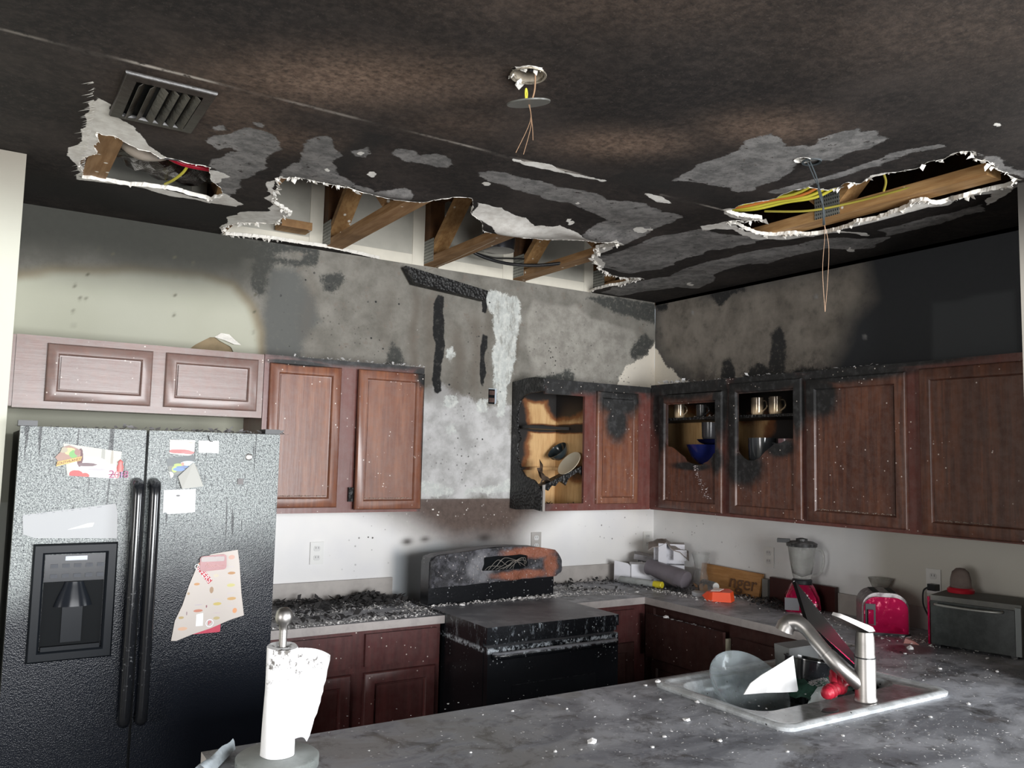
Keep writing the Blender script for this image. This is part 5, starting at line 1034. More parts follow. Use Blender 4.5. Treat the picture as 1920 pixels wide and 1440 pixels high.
d = t.n('ShaderNodeBsdfDiffuse'); d.inputs[0].default_value = (.50, .56, .58, 1); mm = t.n('ShaderNodeMixShader'); t.L(t.ss(nz, .3, .7, .08, .28), mm.inputs[0]); t.L(t.b.outputs[0], mm.inputs[1]); t.L(d.outputs[0], mm.inputs[2]); t.L(mm.outputs[0], t.out.inputs['Surface']); M_WGL = t.m
o = ob('glass_bowl', lathe([(0, 0), (.06, .002), (.115, .02), (.138, .05), (.146, .052), (.144, .056), (.134, .054), (.110, .024), (.06, .006), (0, .005)], MT(-1.60, -2.235, .885, 40, -8, 0), 44), M_WGL, None, 50); tag(o, 'clear glass bowl standing on edge at the left of the sink', 'bowl')
P = [(-1.462, -2.335, 1.026), (-1.452, -2.337, .960), (-1.443, -2.34, .903), (-1.54, -2.35, .915), (-1.63, -2.36, .928), (-1.72, -2.345, .930), (-1.665, -2.325, .955), (-1.60, -2.315, .972), (-1.53, -2.32, .995)]
bm = B(); vs = [bm.verts.new(p) for p in P]; vb = [bm.verts.new(Vector(p)+Vector((.001, .004, -.001))) for p in P]
bm.faces.new((vs[0], vs[1], vs[2], vs[3])); bm.faces.new((vs[0], vs[3], vs[4], vs[8])); bm.faces.new((vs[4], vs[5], vs[6], vs[7], vs[8]))
bm.faces.new((vb[3], vb[2], vb[1], vb[0])); bm.faces.new((vb[8], vb[4], vb[3], vb[0])); bm.faces.new((vb[8], vb[7], vb[6], vb[5], vb[4]))
for i in range(9): bm.faces.new((vs[(i+1) % 9], vs[i], vb[i], vb[(i+1) % 9]))
o = ob('paper_plate', bm, flat('white_plate', (.84, .84, .84), .5), None, 25); tag(o, 'folded white paper plate with sharp corner in the sink', 'plate')
o = ob('plastic_tub', hexa([(-1.33, -2.155, .80), (-1.15, -2.14, .80), (-1.15, -2.13, 1.012), (-1.335, -2.145, 1.018)], [(-1.325, -2.20, .80), (-1.15, -2.19, .80), (-1.15, -2.20, 1.008), (-1.33, -2.21, 1.012)]), flat('cloudy_plastic', (.17, .175, .175), .4), None, bevel=.012); tag(o, 'cloudy grey plastic tub at the back of the sink', 'tub')
o = ob('dark_pot', lathe([(0, 0), (.07, 0), (.08, .15), (.084, .152), (.084, .156), (.076, .156), (.068, .008), (0, .008)], MT(-1.335, -2.275, .835, 0, 10, 0)), M_GLOSS, None, 40); tag(o, 'dark pot standing in the sink behind the green cloth', 'pot')
bm = B()
for i in range(9):
    for j in range(7):
        a, b = i/8, j/6
        bm.verts.new((-1.47+.27*a, -2.42+.14*b, .885+.045*math.sin(a*3.1)*(.6+.4*b)+.012*math.sin(i*2.1+j*1.3)+.02*b))
bm.verts.ensure_lookup_table()
for i in range(8):
    for j in range(6): bm.faces.new([bm.verts[k] for k in (i*7+j, i*7+j+1, (i+1)*7+j+1, (i+1)*7+j)])
o = ob('green_cloth', bm, flat('green_fabric', (.012, .055, .035), .9), None, 70); tag(o, 'dark green cloth heaped in the sink under grey crumbs', 'cloth')
bm = B()
for i in range(420):
    a = rr.random()*6.28; r_ = rr.random()**.5; crumb(bm, (-1.375+.055*r_*math.cos(a), -2.385+.035*r_*math.sin(a), .932+.018*(1-r_)), rr.uniform(.002, .006), rr)
o = ob('crumb_pile', bm, M_ASH); tag(o, 'pile of grey crumbs on the green cloth in the sink', 'debris', None, 'stuff')
o = ob('white_cup', lathe([(0, 0), (.040, 0), (.045, .11), (.042, .11), (.037, .005), (0, .005)], MT(-1.47, -2.44, .86, 0, 78, 25)), flat('soft_white', (.62, .68, .68), .4), None, 40); tag(o, 'pale cup lying on its side in front of the green cloth', 'cup')
# red rubber glove: cuff and fingers, crumpled over the sink's front edge
M_RED = flat('red_rubber', (.40, .015, .035), .45, 0, .4, (30, .5), .35)
gp = smooth_path([(-1.535, -2.515, .948), (-1.50, -2.51, .952), (-1.455, -2.50, .955), (-1.41, -2.485, .95)], 6)
GL = ob('rubber_glove', tube(B(), gp, [(.007, .015)[k] if k < 2 else .020+.004*math.sin(k*1.9)+.002*math.cos(k*3.7) for k in range(len(gp))], 12), M_RED, None, 70)
tag(GL, 'crumpled red rubber glove beside the faucet base', 'glove')
for i, (a, b, c_) in enumerate((((-1.44, -2.50, .962), (-1.42, -2.49, .985), (-1.395, -2.48, .972)), ((-1.42, -2.495, .955), (-1.39, -2.50, .965), (-1.372, -2.515, .955)), ((-1.42, -2.48, .95), (-1.39, -2.465, .958), (-1.365, -2.46, .945)), ((-1.43, -2.475, .955), (-1.415, -2.455, .975), (-1.395, -2.445, .97)), ((-1.46, -2.495, .965), (-1.44, -2.48, .990), (-1.43, -2.465, 1.0)))):
    ob('finger', tube(B(), smooth_path([a, b, c_], 4), [.013, .013, .012, .011, .0105, .0105, .010, .009, .006], 10), M_RED, GL, 70)
# ================================================================ THINGS ON THE COUNTERS
CT = .9145
M_SCUP = dusty('white_plastic', (.58, .58, .62), (.20, .19, .19), .3, .35, 16, up=.8)
def clear(name, tint=(.95, .96, .95), haze=.12, hc=(.5, .5, .5), ior=1.12, rough=.05):
    t = NT(name); t.set(tint, rough, 0, .5, 1.0, ior)
    d = t.n('ShaderNodeBsdfDiffuse'); d.inputs[0].default_value = (*hc, 1); m = t.n('ShaderNodeMixShader'); nz = t.noise(16, 5, .7)
    t.L(t.ss(nz, .3, .7, haze*.5, haze*1.3), m.inputs[0]); t.L(t.b.outputs[0], m.inputs[1]); t.L(d.outputs[0], m.inputs[2]); t.L(m.outputs[0], t.out.inputs['Surface']); return t.m
M_CLR = clear('clear_glass'); M_CLR2 = flat('smoked_plastic_grey', (.30, .27, .30), .22, 0, .5, None, .15, trans=.45, ior=1.25); M_CLR3 = clear('hazy_glass', haze=.3, hc=(.42, .42, .40))
def NTm(name, base, dust): return dusty(name, base, dust, .35, .12, 40, .75, .5, up=1.0)
M_REDM = NTm('red_metallic', (.62, .008, .09), (.22, .17, .18))
# blender
bx_, by_ = -.15, -1.33
Bm = MT(bx_, by_, 0)
T = thing('blender', (bx_, by_, CT), 'red blender with clear jug and black lid, on the right counter', 'blender')
R3 = Matrix.Translation((bx_, by_, 0)) @ Matrix.Rotation(math.radians(-48), 4, 'Z')
def loft(loops, mat, name, parent, M=None, smooth=40, bevel=0):
    bm = B(); L = [[bm.verts.new((M @ Vector(p)) if M else p) for p in l] for l in loops]
    for a, b in zip(L, L[1:]):
        for k in range(len(a)): bm.faces.new((a[k], a[(k+1) % len(a)], b[(k+1) % len(a)], b[k]))
    bm.faces.new(L[0][::-1]); bm.faces.new(L[-1]); return ob(name, bm, mat, parent, smooth, bevel=bevel)
loft([rr_loop(-.085, .085, -.075, .075, .02, CT+.001), rr_loop(-.092, .092, -.08, .08, .025, CT+.02), rr_loop(-.085, .085, -.072, .072, .03, CT+.08), rr_loop(-.062, .062, -.058, .058, .03, CT+.125), rr_loop(-.052, .052, -.052, .052, .03, CT+.14)], M_REDM, 'motor_base', T, R3)
ob('control_face', bx(-.092, -.02, -.086, -.0815, CT+.012, CT+.075, M=R3), flat('grey_panel', (.16, .16, .17), .2), T)
ob('collar', lathe([(.050, CT+.141), (.052, CT+.160), (.046, CT+.166), (0, CT+.166), (0, CT+.141)], Bm, 24, False), M_BLK, T, 40)
ob('jug', lathe([(.044, CT+.167), (.050, CT+.19), (.062, CT+.26), (.072, CT+.335), (.069, CT+.335), (.059, CT+.26), (.047, CT+.195), (0, CT+.175), (0, CT+.167)], Bm, 30, False), M_CLR3, T, 60)
hx, hy = .60, -.80
ob('handle', tube(B(), smooth_path([(bx_+hx*.068, by_+hy*.068, CT+.325), (bx_+hx*.10, by_+hy*.10, CT+.315), (bx_+hx*.108, by_+hy*.108, CT+.26), (bx_+hx*.09, by_+hy*.09, CT+.20), (bx_+hx*.052, by_+hy*.052, CT+.185)]), .0075, 8), M_CLR3, T, 60)
ob('lid', lathe([(0, CT+.336), (.078, CT+.336), (.080, CT+.352), (.060, CT+.362), (.030, CT+.364), (.030, CT+.376), (.012, CT+.380), (0, CT+.380)], Bm, 30), dusty('lid_black', (.02, .02, .02), (.20, .20, .20), .4, .4, 30), T, 40)
ob('spout_flap', bx(-.125, -.06, -.02, .02, CT+.352, CT+.372, M=Matrix.Translation((bx_, by_, 0)) @ Matrix.Rotation(math.radians(-55), 4, 'Z')), M_BLK, T, bevel=.004)
# toaster
TM = Matrix.Translation((-.262, -1.872, 0)) @ Matrix.Rotation(math.radians(43-90), 4, 'Z')   # local -y faces the camera
T = thing('toaster', (-.262, -1.872, CT), 'red metallic two-slot toaster dusted with ash, on the right counter', 'toaster')
def arch(w, h, y, z0=CT, r=.07, flare=.0):
    pts = [(-w-flare, y, z0), (w+flare, y, z0), (w+flare*.4, y, z0+h*.45)]
    for k in range(7): a = math.radians(k*15); pts.append((w-r+r*math.cos(a), y, z0+h-r+r*math.sin(a)))
    for k in range(7): a = math.radians(90+k*15); pts.append((-w+r+r*math.cos(a), y, z0+h-r+r*math.sin(a)))
    pts.append((-w-flare*.4, y, z0+h*.45)); return pts
def prismM(name, a, b, mat, parent, M, bevel=0, smooth=35): return ob(name, hexa([M @ Vector(p) for p in a], [M @ Vector(p) for p in b]), mat, parent, smooth, bevel=bevel)
M_TOP2 = dusty('ashy_chrome', (.35, .33, .33), (.24, .20, .21), .7, .3, 40, .5)
prismM('body', arch(.100, .178, -.085, CT+.012), arch(.100, .178, .105, CT+.012), M_TOP2, T, TM, .004)
prismM('front_shell', arch(.094, .160, -.098, CT+.012, .055), arch(.094, .160, -.0855, CT+.012, .055), M_REDM, T, TM, .005)
prismM('rear_shell', arch(.094, .160, .1055, CT+.012, .055), arch(.094, .160, .115, CT+.012, .055), M_REDM, T, TM)
ob('foot_plate', bx(-.105, .105, -.09, .11, CT, CT+.0115, M=TM), M_BLK, T, bevel=.003)
for sx in (-.036, .036): ob('slot', bx(sx-.014, sx+.014, -.06, .085, CT+.1895, CT+.1915, M=TM), M_BLK2, T)
ob('lever_track', bx(-.088, -.045, -.104, -.0985, CT+.045, CT+.14, M=TM), M_BLK, T, bevel=.006)
ob('lever', bx(-.078, -.055, -.118, -.1045, CT+.05, CT+.115, M=TM), M_REDM, T, bevel=.004)
# vase behind the toaster
T = tag(ob('glass_vase', lathe([(0, CT), (.035, CT), (.042, CT+.02), (.035, CT+.10), (.038, CT+.17), (.058, CT+.218), (.055, CT+.218), (.035, CT+.17), (.032, CT+.10), (.038, CT+.022), (0, CT+.008)], MT(-.068, -1.735, 0), 28), clear('dusty_vase', haze=.35, hc=(.36, .35, .31)), None, 60), 'dusty clear flared vase standing behind the toaster', 'vase')
# toaster oven
ang = math.degrees(math.atan2(-.34, .083))
OM = Matrix.Translation((-.363, -2.16, CT)) @ Matrix.Rotation(math.radians(ang), 4, 'Z')   # local +x along the front, +y into depth
W, Dp, Hh = .352, .262, .218
T = thing('toaster_oven', (-.2, -2.33, CT), 'grey ash-covered toaster oven with glass door and red side, far right of counter', 'oven')
M_OVN = dusty('ashy_oven', (.12, .12, .115), (.20, .205, .185), .9, .5, 25, up=1.0)
ob('body', bx(.004, W, .016, Dp, .012, Hh, M=OM), M_OVN, T, bevel=.006)
t = NT('oven_glass'); n = t.noise(30, 5, .7); t.set(t.mix(t.ss(n, .3, .7), (.022, .028, .028), (.05, .06, .058)), .3, 0, .5); M_OGL = t.m
ob('door', bx(.010, W-.022, .0, .0155, .014, Hh-.022, M=OM), M_OGL, T, bevel=.003)
ob('control_strip', bx(W-.021, W, .002, .0155, .014, Hh-.01, M=OM), flat('oven_grey', (.17, .19, .19), .4), T)
ob('side_trim', bx(-.004, .0035, .004, Dp, .01, Hh-.006, M=OM), M_REDM, T)
ob('handle', tube(B(), [OM @ Vector(p) for p in smooth_path([(.035, -.003, Hh-.032), (.045, -.022, Hh-.034), (W*.5, -.030, Hh-.036), (W-.075, -.022, Hh-.034), (W-.065, -.003, Hh-.032)])], .006, 8), flat('pale_bar', (.34, .35, .33), .35, .5), T, 60)
bm = B()
for a, b in ((.03, .03), (W-.03, .03), (.03, Dp-.03), (W-.03, Dp-.03)): ob('foot', bx(a-.012, a+.012, b-.012, b+.012, .0, .0115, M=OM), M_BLK, T)
# dome on the oven
T = thing('domed_bottle', (-.150, -2.185, CT+Hh), 'small clear dome with a red ring base, lying on top of the toaster oven', 'container')
dz = CT+Hh+.0005
ob('ring_base', lathe([(0, dz), (.054, dz), (.056, dz+.014), (.048, dz+.022), (0, dz+.022)], MT(-.150, -2.185, 0), 28), flat('red_plastic', (.55, .02, .04), .3), T, 40)
ob('dome', lathe([(.044, .0), (.042, .038), (.034, .068), (.018, .083), (0, .086), (0, .083), (.016, .080), (.032, .065), (.040, .036), (.042, .0)], MT(-.150, -2.185, dz+.0228), 28, False), clear('brown_haze', (.85, .80, .78), .35, (.34, .28, .26)), T, 60)
# boards against the wall
o = tag(ob('cutting_board', bx(-.050, -.026, -1.457, -1.028, CT+.001, 1.046), flat('dark_red_board', (.055, .018, .016), .4, 0, .4, None, .2), None, bevel=.003), 'dark reddish board standing against the wall behind the blender', 'board')
o = tag(ob('cutting_board', bx(-.046, -.026, -2.14, -1.99, CT+.001, 1.03), flat('dark_board', (.04, .018, .016), .5), None, bevel=.003), 'dark board standing between toaster and toaster oven', 'board')
# wooden sign
t = NT('sign_wood'); g = t.noise(9, 6, .6, stretch=(1, 1, 7)); t.set(t.mix(t.ss(g, .35, .65), (.42, .22, .085), (.33, .16, .055)), .55, 0, .3); M_SIGN = t.m
SG = thing('wooden_sign', (-.06, -.74, CT), 'tan wooden sign with carved letters ending in nger, propped on the wall', 'sign')
ob('board', hexa([(-.075, -.50, CT+.001), (-.075, -.968, CT+.001), (-.048, -.972, 1.052), (-.048, -.50, 1.062)], [(-.058, -.50, CT+.001), (-.058, -.968, CT+.001), (-.031, -.972, 1.052), (-.031, -.50, 1.062)]), M_SIGN, SG)
text('nger', .115, (-.0665, -.845, .985), (79, 0, -90), flat('carved_letter', (.12, .06, .03), .6), SG, .0015)
# white appliance in the corner
AM = Matrix.Translation((-.20, -.36, CT)) @ Matrix.Rotation(math.radians(-42), 4, 'Z')
T = thing('coffee_maker', (-.2, -.36, CT), 'white countertop appliance with a warped melted lid in the corner', 'appliance')
ob('tank', bx(-.09, .10, .0, .13, .001, .255, M=AM), M_SCUP, T, bevel=.012)
ob('column', bx(-.062, -.012, -.055, -.001, .06, .262, M=AM), M_SCUP, T, 40, bevel=.018, seg=3)
ob('side_block', bx(.03, .11, -.05, -.001, .16, .225, M=AM), M_SCUP, T, bevel=.005)
ob('lower_block', bx(.0, .095, -.075, -.001, .03, .135, M=AM), M_SCUP, T, bevel=.008)
bm = B()
for i in range(10):
    for j in range(7):
        a, b = i/9-.5, j/6-.5
        bm.verts.new(AM @ Vector((.25*a+.0, .05+.21*b, .283-.10*a*a-.05*(a+.5)*(a > 0)-.05*b*b*4*(.3+abs(a))+.006*math.sin(i*2+j))))
bm.verts.ensure_lookup_table(); fs = [bm.faces.new([bm.verts[k] for k in (i*7+j, i*7+j+1, (i+1)*7+j+1, (i+1)*7+j)]) for i in range(9) for j in range(6)]
ex = bmesh.ops.extrude_face_region(bm, geom=fs)
for v in ex['geom']:
    if isinstance(v, bmesh.types.BMVert): v.co.z -= .005
ob('warped_lid', bm, flat('heat_stained_lid', (.26, .225, .21), .5, 0, .3, (25, .4), .45), T, 60)
# white boxes left of it
o = tag(ob('white_canister', bx(-.075, .075, -.06, .06, 0, .118, M=Matrix.Translation((-.265, -.19, CT+.001)) @ Matrix.Rotation(math.radians(-35), 4, 'Z')), flat('bright_plastic', (.72, .72, .76), .35), None, 40, bevel=.014, seg=3), 'white rounded box with white crumbs on top, left of the corner appliance', 'box')
CR = Matrix.Translation((-.265, -.19, CT+.12)); bm = B(); rr = random.Random(3)
for i in range(40): crumb(bm, (-.265+rr.gauss(0, .022), -.19+rr.gauss(0, .02), CT+.1195), rr.uniform(.004, .010), rr)
tag(ob('plaster_crumbs', bm, flat('plaster_white', (.78, .77, .76), .9)), 'white plaster crumbs heaped on the white box', 'debris', None, 'stuff')
o = tag(ob('plastic_shard', hexa([(-.42, -.10, CT+.001), (-.345, -.20, CT+.001), (-.345, -.20, CT+.085), (-.365, -.17, CT+.12), (-.42, -.10, CT+.135)], [(-.415, -.09, CT+.001), (-.338, -.19, CT+.001), (-.338, -.19, CT+.085), (-.358, -.16, CT+.12), (-.413, -.09, CT+.135)]), flat('broken_white', (.68, .68, .72), .4)), 'broken white plastic panel standing at the left end of the clutter', 'panel')
o = tag(ob('grey_box', bx(-.09, .09, -.05, .05, 0, .035, M=Matrix.Translation((-.155, -.115, CT+.125)) @ Euler((math.radians(4), math.radians(8), math.radians(-40))).to_matrix().to_4x4()), dusty('grey_lid', (.30, .29, .30), (.16, .15, .15), .6, .5, 20), None, bevel=.006), 'grey flat box lying behind the white rounded box in the corner', 'box')
ob('carton', bx(-.07, .07, -.045, .045, 0, .118, M=Matrix.Translation((-.13, -.10, CT+.001)) @ Matrix.Rotation(math.radians(-40), 4, 'Z')), flat('grey_carton', (.24, .23, .24), .6), None)
tag(bpy.data.objects['carton'], 'grey carton in the corner carrying the flat grey box', 'box')
# tube with yellow cap
T = thing('sealant_tube', (-.37, -.30, CT), 'grey-white tube with a yellow cap lying in black debris', 'tube')
a, b = Vector((-.435, -.175, CT+.028)), Vector((-.37, -.42, CT+.026)); d = (b-a).normalized()
ob('tube', tube(B(), [a, a+d*.004, b], [.018, .021, .021], 18), flat('tube_white', (.42, .44, .43), .4, 0, .4, (40, .3), .3), T, 40)
ob('cap', tube(B(), [b+d*.0005, b+d*.055, b+d*.058], [.0215, .0215, .018], 18), flat('yellow_cap', (.62, .52, .03), .4), T, 40)
# tipped smoky pitcher
a, b = Vector((-.31, -.305, CT+.115)), Vector((-.262, -.575, CT+.062)); d = (b-a).normalized(); q = d.to_track_quat('Z', 'Y').to_matrix().to_4x4(); L_ = (b-a).length
T = thing('pitcher', (-.28, -.45, CT), 'smoke-purple plastic pitcher lying on its side on the counter corner', 'pitcher')
ob('vessel', lathe([(.050, 0), (.052, .01), (.046, .03), (.050, .06), (.060, L_*.85), (.055, L_+.005), (0, L_+.012), (0, L_+.008), (.050, L_), (.055, L_*.84), (.045, .06), (.041, .03), (.047, .008), (.047, 0)], Matrix.Translation(a) @ q, 32, False), M_CLR2, T, 50)
ob('cap_disc', lathe([(0, .015), (.042, .015), (.042, .022), (0, .022)], Matrix.Translation(a) @ q, 24), flat('mauve_disc', (.30, .25, .26), .4), T, 40)
# tall hurricane glass
o = tag(ob('tall_glass', lathe([(0, 0), (.036, 0), (.030, .012), (.046, .045), (.044, .08), (.034, .12), (.040, .17), (.056, .225), (.054, .225), (.037, .17), (.031, .12), (.040, .08), (.042, .048), (0, .02)], MT(-.165, -.605, CT+.001), 30), M_CLR, None, 60), 'tall clear curved glass vase standing beside the wooden sign', 'vase')
# tipped clear cup with a white disc end
a = Vector((-.235, -.705, CT+.044)); d = Vector((-.1, -.93, .12)).normalized(); q = d.to_track_quat('Z', 'Y').to_matrix().to_4x4()
T = thing('plastic_cup', (-.24, -.75, CT), 'clear cup lying tipped in front of the wooden sign', 'cup')
ob('cup', lathe([(.042, 0), (.026, .095), (0, .098), (0, .094), (.023, .092), (.039, 0)], Matrix.Translation(a) @ q, 26, False), M_CLR, T, 60)
ob('disc_end', lathe([(0, .099), (.022, .099), (.022, .104), (0, .104)], Matrix.Translation(a) @ q, 22), flat('milky_disc', (.62, .62, .60), .35), T, 40)
o = tag(ob('jar_lid', lathe([(0, 0), (.038, 0), (.040, .018), (.036, .022), (0, .022)], MT(-.315, -.735, CT+.001, 4, 0, 0), 28), flat('lid_white', (.55, .57, .60), .4), None, 40), 'round white lid on the counter beside the orange container', 'lid')  # round white lid of a jar, no dish
# orange container, crumpled box with a flap
OMt = Matrix.Translation((-.335, -.905, CT+.001)) @ Matrix.Rotation(math.radians(-62), 4, 'Z')
OP = [(-.085, -.02, .022), (-.045, -.055, .0), (-.015, -.062, .0), (.085, -.035, .0), (.09, .02, .004), (.06, .05, .006), (-.03, .04, .008)]
OT = [(-.060, -.01, .045), (-.030, -.045, .045), (-.015, -.052, .050), (.078, -.030, .052), (.083, .015, .056), (.055, .038, .064), (-.02, .03, .062)]
bm = hexa([OMt @ Vector(p) for p in OP], [OMt @ Vector(p) for p in OT])
o = tag(ob('orange_container', bm, flat('orange_plastic', (.86, .085, .02), .35), None, 30, bevel=.004), 'bright orange plastic container lying open on the right counter', 'container')
ob('label_flap', hexa([OMt @ Vector(p) for p in ((-.03, -.035, .052), (.02, -.035, .056), (.035, -.005, .064), (-.02, .01, .064))], [OMt @ Vector(p) for p in ((-.03, -.034, .055), (.02, -.034, .059), (.035, -.004, .067), (-.02, .011, .067))]), flat('pale_flap', (.80, .62, .56), .3), o)
o = tag(ob('pink_fragment', hexa([(-.415, -2.075, CT+.001), (-.385, -2.13, CT+.001), (-.36, -2.10, CT+.001), (-.385, -2.06, CT+.001)], [(-.41, -2.08, CT+.022), (-.388, -2.115, CT+.01), (-.37, -2.10, CT+.012), (-.39, -2.07, CT+.025)]), flat('salmon', (.42, .19, .17), .35)), 'small melted pink fragment on the counter in front of the oven', 'fragment')
# ---- outlets
M_PLATEW = flat('outlet_white', (.72, .72, .70), .4); M_SLOT = flat('outlet_slot', (.10, .10, .10), .5); M_FACEO = flat('outlet_face', (.62, .62, .61), .35)
def outlet(P, u, z, label, plate=None):
    c = P(u, 0, z); T = thing('wall_outlet', c, label, 'outlet')
    ob('cover_plate', pbox(P, u-.036, u+.036, .003, .008, z-.058, z+.058), plate or M_PLATEW, T, bevel=.002)
    for dz_ in (-.024, .024):
        r = ob('receptacle', hexa([P(a, .0085, b) for a, b in rrect(u-.017, u+.017, z+dz_-.014, z+dz_+.014, .010)], [P(a, .0105, b) for a, b in rrect(u-.017, u+.017, z+dz_-.014, z+dz_+.014, .010)]), M_FACEO, T)
        for k in (-.007, .007): ob('slot', pbox(P, u+k-.0012, u+k+.0012, .0106, .0112, z+dz_-.001, z+dz_+.009), M_SLOT, r)
    return T
PB, PR = PY(0), PX(0)
outlet(PB, -2.353, 1.163, 'white duplex outlet on the back wall left of the range')
outlet(PB, -.962, 1.175, 'smoke-greyed outlet just right of the range console', flat('sooted_plate', (.40, .38, .36), .5))
outlet(PB, -.058, 1.155, 'outlet tucked in the corner above the grey box')
outlet(PR, -.985, 1.149, 'outlet on the right wall left of the blender')
o5 = outlet(PR, -1.972, 1.145, 'outlet on the right wall above the toaster oven cord')
T = thing('power_cord', (-.02, -1.98, 1.115), 'black plug and cord of the toaster oven', 'cord')
ob('plug', bx(-.048, -.012, -2.005, -1.965, 1.105, 1.135), M_BLK, T, bevel=.006)
ob('cord', tube(B(), smooth_path([(-.03, -1.962, 1.118), (-.045, -1.945, 1.10), (-.06, -1.95, 1.05), (-.07, -1.965, 1.02), (-.08, -1.99, .99)], 5), .004, 8), M_BLK, T, 60)
T = thing('outlet_box', (-1.297, -.0, 2.0), 'charred empty outlet box set in the wall above the range', 'outlet')
ob('box', bx(-1.325, -1.269, .02, .06, 2.007, 2.096), M_BLK2, T); M_RUST = flat('burnt_device', (.10, .055, .045), .6, 0, .3, (60, .8), .5)
for dz_ in (-.022, .022): ob('socket_half', bx(-1.316, -1.278, .004, .019, 2.038+dz_, 2.064+dz_), M_RUST, T, bevel=.003)
# ================================================================ PAPER TOWEL HOLDER, left end of the peninsula
hx_, hy_ = -3.215, -2.205
T = thing('paper_towel_holder', (hx_, hy_, CT), 'steel-knobbed paper towel stand on a round glass base', 'holder')
ob('base', lathe([(0, CT), (.098, CT), (.1, CT+.004), (.1, CT+.026), (.095, CT+.030), (0, CT+.030)], MT(hx_, hy_, 0), 48), dusty('frosted_base', (.20, .22, .21), (.30, .32, .31), .6, .25, 20), T, 40)
ob('post', lathe([(0, CT+.0305), (.0095, CT+.0305), (.0095, 1.245), (0, 1.245)], MT(hx_, hy_, 0), 16), M_STEEL, T, 40)
ob('knob', lathe([(.0105, 1.2455), (.0115, 1.256), (.0185, 1.262), (.0215, 1.272), (.0215, 1.279), (.0185, 1.290), (.012, 1.2975), (0, 1.3005)], MT(hx_, hy_, 0), 28, True), M_STEEL, T, 60)
t = NT('paper_towel'); n = t.noise(40, 5, .75); Z = t.xyz()[2]
sm = t.math('MULTIPLY', t.ss(t.noise(13, 6, .75), .50, .56), t.ss(Z, 1.08, 1.15)); t.set(t.mix(t.math('MULTIPLY', sm, t.ss(n, .4, .55)), (.90, .90, .91), (.16, .15, .14)), .9, 0, .1); t.bump(t.voro(220), .25, .001); M_TOWEL = t.m
z0, z1 = CT+.031, 1.205
loops = []
for k in range(9):
    f = k/8; z = z0+(z1-z0)*f; lx = .012*math.sin(f*2.0)*0
    loops.append([(hx_+lx+(.041-.004*f+.0015*math.sin(5*a/28*6.28+f*5))*math.cos(a/28*6.2832), hy_+(.041-.004*f)*math.sin(a/28*6.2832), z+.004*math.sin(a/28*6.28)*(k == 8)) for a in range(28)])
bm = B(); L = [[bm.verts.new(p) for p in l] for l in loops]
for a, b in zip(L, L[1:]):
    for k in range(28): bm.faces.new((a[k], a[(k+1) % 28], b[(k+1) % 28], b[k]))
inn = [[bm.verts.new((hx_+.018*math.cos(k/28*6.2832), hy_+.018*math.sin(k/28*6.2832), z)) for k in range(28)] for z in (z1-.001, z0)]
for k in range(28):
    k2 = (k+1) % 28; bm.faces.new((L[-1][k], L[-1][k2], inn[0][k2], inn[0][k])); bm.faces.new((inn[0][k], inn[0][k2], inn[1][k2], inn[1][k])); bm.faces.new((inn[1][k], inn[1][k2], L[0][k2], L[0][k]))
RL = tag(ob('paper_towel_roll', bm, M_TOWEL, None, 60), 'white paper towel roll with soot smudges, loose sheet peeling right', 'paper towel')
bm = B(); nU, nV = 12, 16; rr = random.Random(6)
c_, s_ = math.cos(yw), math.sin(yw)
for i in range(nU+1):
    for j in range(nV+1):
        u, v = i/nU, j/nV
        wd = .092*(.42+.58*v**.8) ; x = .030+wd*u; y = .010+.030*math.sin(u*3.0)-.012*u+.01*math.sin(v*4)*u
        if i == nU: x += rr.uniform(-.002, .002)
        z = z0+.03+(z1-.006-z0-.03)*v - .012*u*v
        bm.verts.new((hx_+x*c_+y*s_, hy_-x*s_+y*c_, z))
bm.verts.ensure_lookup_table()
for i in range(nU):
    for j in range(nV): bm.faces.new([bm.verts[k] for k in (i*(nV+1)+j, (i+1)*(nV+1)+j, (i+1)*(nV+1)+j+1, i*(nV+1)+j+1)])
ob('loose_sheet', bm, M_TOWEL, RL, 60)
bm = B()
for i in range(12):
    for j in range(5):
        u, v = i/11, j/4-.5; x = -3.395+.115*u; y = -2.19+.155*u
        w = .045*(.35+.65*(1-u))
        bm.verts.new((x+v*w*.8, y-v*w*.6, CT+.003+.006*math.sin(u*6.0+1)**2*(1-4*v*v)+.024*(1-4*v*v)))
bm.verts.ensure_lookup_table()
for i in range(11):
    for j in range(4): bm.faces.new([bm.verts[k] for k in (i*5+j, (i+1)*5+j, (i+1)*5+j+1, i*5+j+1)])
o = tag(ob('white_cloth', bm, flat('pale_blue_cloth', (.50, .56, .60), .85, 0, .2, (25, .5), .2), None, 70), 'twisted pale blue-white cloth at the left end of the peninsula', 'cloth')
